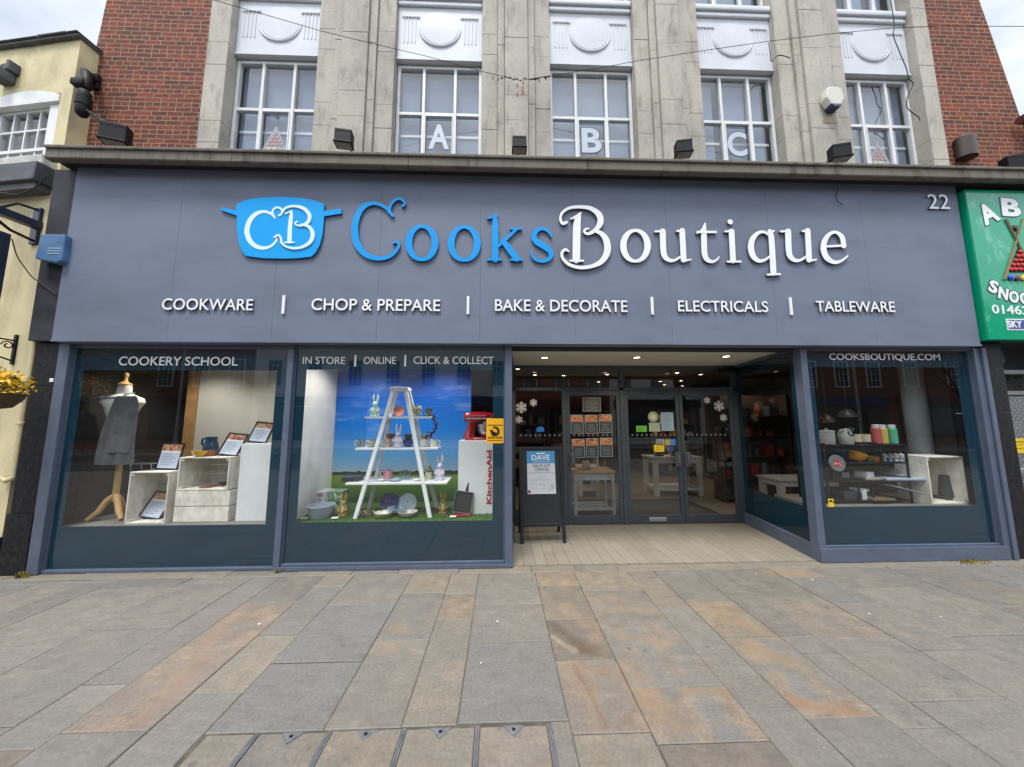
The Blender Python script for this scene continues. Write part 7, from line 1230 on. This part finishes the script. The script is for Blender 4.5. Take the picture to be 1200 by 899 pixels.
# ------------------------------------------------------------------ the far side of the street, seen only as reflections
tbk = brick_mat('far red brick', (.36, .11, .06), (.26, .08, .045), (.4, .33, .27)); render_ = mat('white render', (.8, .8, .78), .8, var=.06); dglass = mat('dark window pane', (.03, .035, .045), .08)
def town_house(label, x0, x1, h, m_, roofm, cols, rows, shopc):
    y = -18.; t = thing('town_house', label, 'building', ((x0+x1)/2, y, 0)); mb = MB(); mb.box(x0, x1, y-9, y, 0, h); obj('wall', mb, m_, t); mb = MB(); mb.prism([(x0-.1, h), (x1+.1, h), (x1+.1, h+.25), (x0-.1, h+.25)], y-.1, y+.25); mb.slab([(x0, y-9), (x1, y-9), (x1, y), (x0, y)], h, h+.02); rf = obj('roof', mb, roofm, t)
    bm = bmesh.new(); v = [bm.verts.new(p_) for p_ in ((x0, y+.15, h+.25), (x1, y+.15, h+.25), (x1, y-4.5, h+2.6), (x0, y-4.5, h+2.6), (x0, y-9, h+.25), (x1, y-9, h+.25))]; bm.faces.new((v[0], v[1], v[2], v[3])); bm.faces.new((v[3], v[2], v[5], v[4])); bm.faces.new((v[0], v[3], v[4])); bm.faces.new((v[1], v[5], v[2])); mb = MB(); mb.add(bm); obj('roof_slope', mb, roofm, rf)
    for r_ in range(rows):
        for c_ in range(cols):
            xc = x0+(c_+.5)*(x1-x0)/cols; z = 3.9+r_*2.7; mb = MB(); mb.frame(xc-.5, xc+.5, z-.1, z+1.7, y, y+.05, .09); [mb.box(xc-.41, xc+.41, y+.005, y+.04, z+q, z+q+.03) for q in (.35, .8, 1.25)]; [mb.box(xc+q-.015, xc+q+.015, y+.006, y+.038, z, z+1.6) for q in (-.14, .14)]; wn = obj('window', mb, M['upvc'], t); mb = MB(); mb.box(xc-.42, xc+.42, y-.01, y+.003, z, z+1.6); obj('pane', mb, dglass, wn)
    mb = MB(); mb.box(x0+.3, x1-.3, y, y+.12, 2.6, 3.2); obj('shop_fascia', mb, shopc, t); mb = MB(); mb.box(x0+.4, x1-.4, y, y+.05, .5, 2.55); obj('shop_glass', mb, dglass, t)
slate = mat('dark slate', (.06, .065, .075), .7, var=.2); dk_ = [mat('shop blue', (.03, .06, .16), .5), mat('shop maroon', (.1, .02, .03), .5), mat('shop black', (.02, .02, .02), .5)]
for k, (x0, x1, h, m_, cols, lab) in enumerate(((-34, -22, 9, tbk, 4, 'far red brick town house across the street, leftmost'), (-22, -15.5, 8, tbk, 3, 'narrow red brick town house across the street'), (-15.5, -8, 8.4, render_, 3, 'white rendered house across the street left of the middle'), (-8, 1, 8.8, render_, 4, 'wide white rendered house straight across the street'), (1, 8, 9.2, tbk, 3, 'red brick house straight across the street with white sashes'), (8, 15, 8.0, render_, 3, 'white rendered house across the street right of the middle'), (15, 26, 8.2, tbk, 5, 'long red brick house across the street with white sash windows'), (26, 38, 9, tbk, 4, 'red brick house across the street, rightmost'))): town_house(lab, x0, x1, h, m_, slate, cols, 2 if h > 7 else 1, dk_[k % 3])
def street_lamp(label, x, y):
    t = thing('street_lamp', label, 'street lamp', (x, y, 0), 'street lamps across the road'); lm = mat('pale lamp post', (.45, .46, .47), .5); mb = MB(); mb.lathe([(.1, 0), (.1, .8), (.07, .85), (.055, 6)], (x, y, 0), 14); mb.tube([(x, y, 6), (x, y+.4, 6.4), (x, y+1.2, 6.5)], .045, 8); obj('post', mb, lm, t); mb = MB(); mb.box(x-.14, x+.14, y+1.1, y+1.7, 6.42, 6.55, b=.03); obj('lantern', mb, M['lead'], t)
street_lamp('pale lamp post across the road, mirrored in the left window', -17.2, -15); street_lamp('pale lamp post across the road, mirrored in the right window', 20.4, -15)
def street_tree(label, x, y, h, col_, sd):
    t = thing('street_tree', label, 'tree', (x, y, 0)); mb = MB(); mb.tube([(x, y, 0), (x+.05, y, h*.3), (x, y+.1, h*.6)], [.16, .12, .07], 10); [mb.tube([(x, y, h*.35), (x+math.cos(a)*h*.15, y+math.sin(a)*h*.15, h*.6)], [.07, .03], 6) for a in (0, 1.5, 3, 4.6)]; obj('trunk', mb, mat('bark', (.08, .06, .045), .9), t); mb = MB(); rr = random.Random(sd)
    for _ in range(9): leaves(mb, (x+rr.uniform(-1, 1)*h*.2, y+rr.uniform(-1, 1)*h*.2, h*.68+rr.uniform(-1, 1)*h*.18), h*.14, 260, .11, .8, rr)
    obj('crown', mb, mat('tree leaves', col_, .7, var=.4, scale=2), t)
street_tree('yellow green street tree across the road, mirrored in left window', -20.5, -15.2, 6.2, (.16, .13, .02), 1); street_tree('dark green street tree across the road, mirrored in right window', 27, -15.2, 8, (.03, .06, .015), 2)
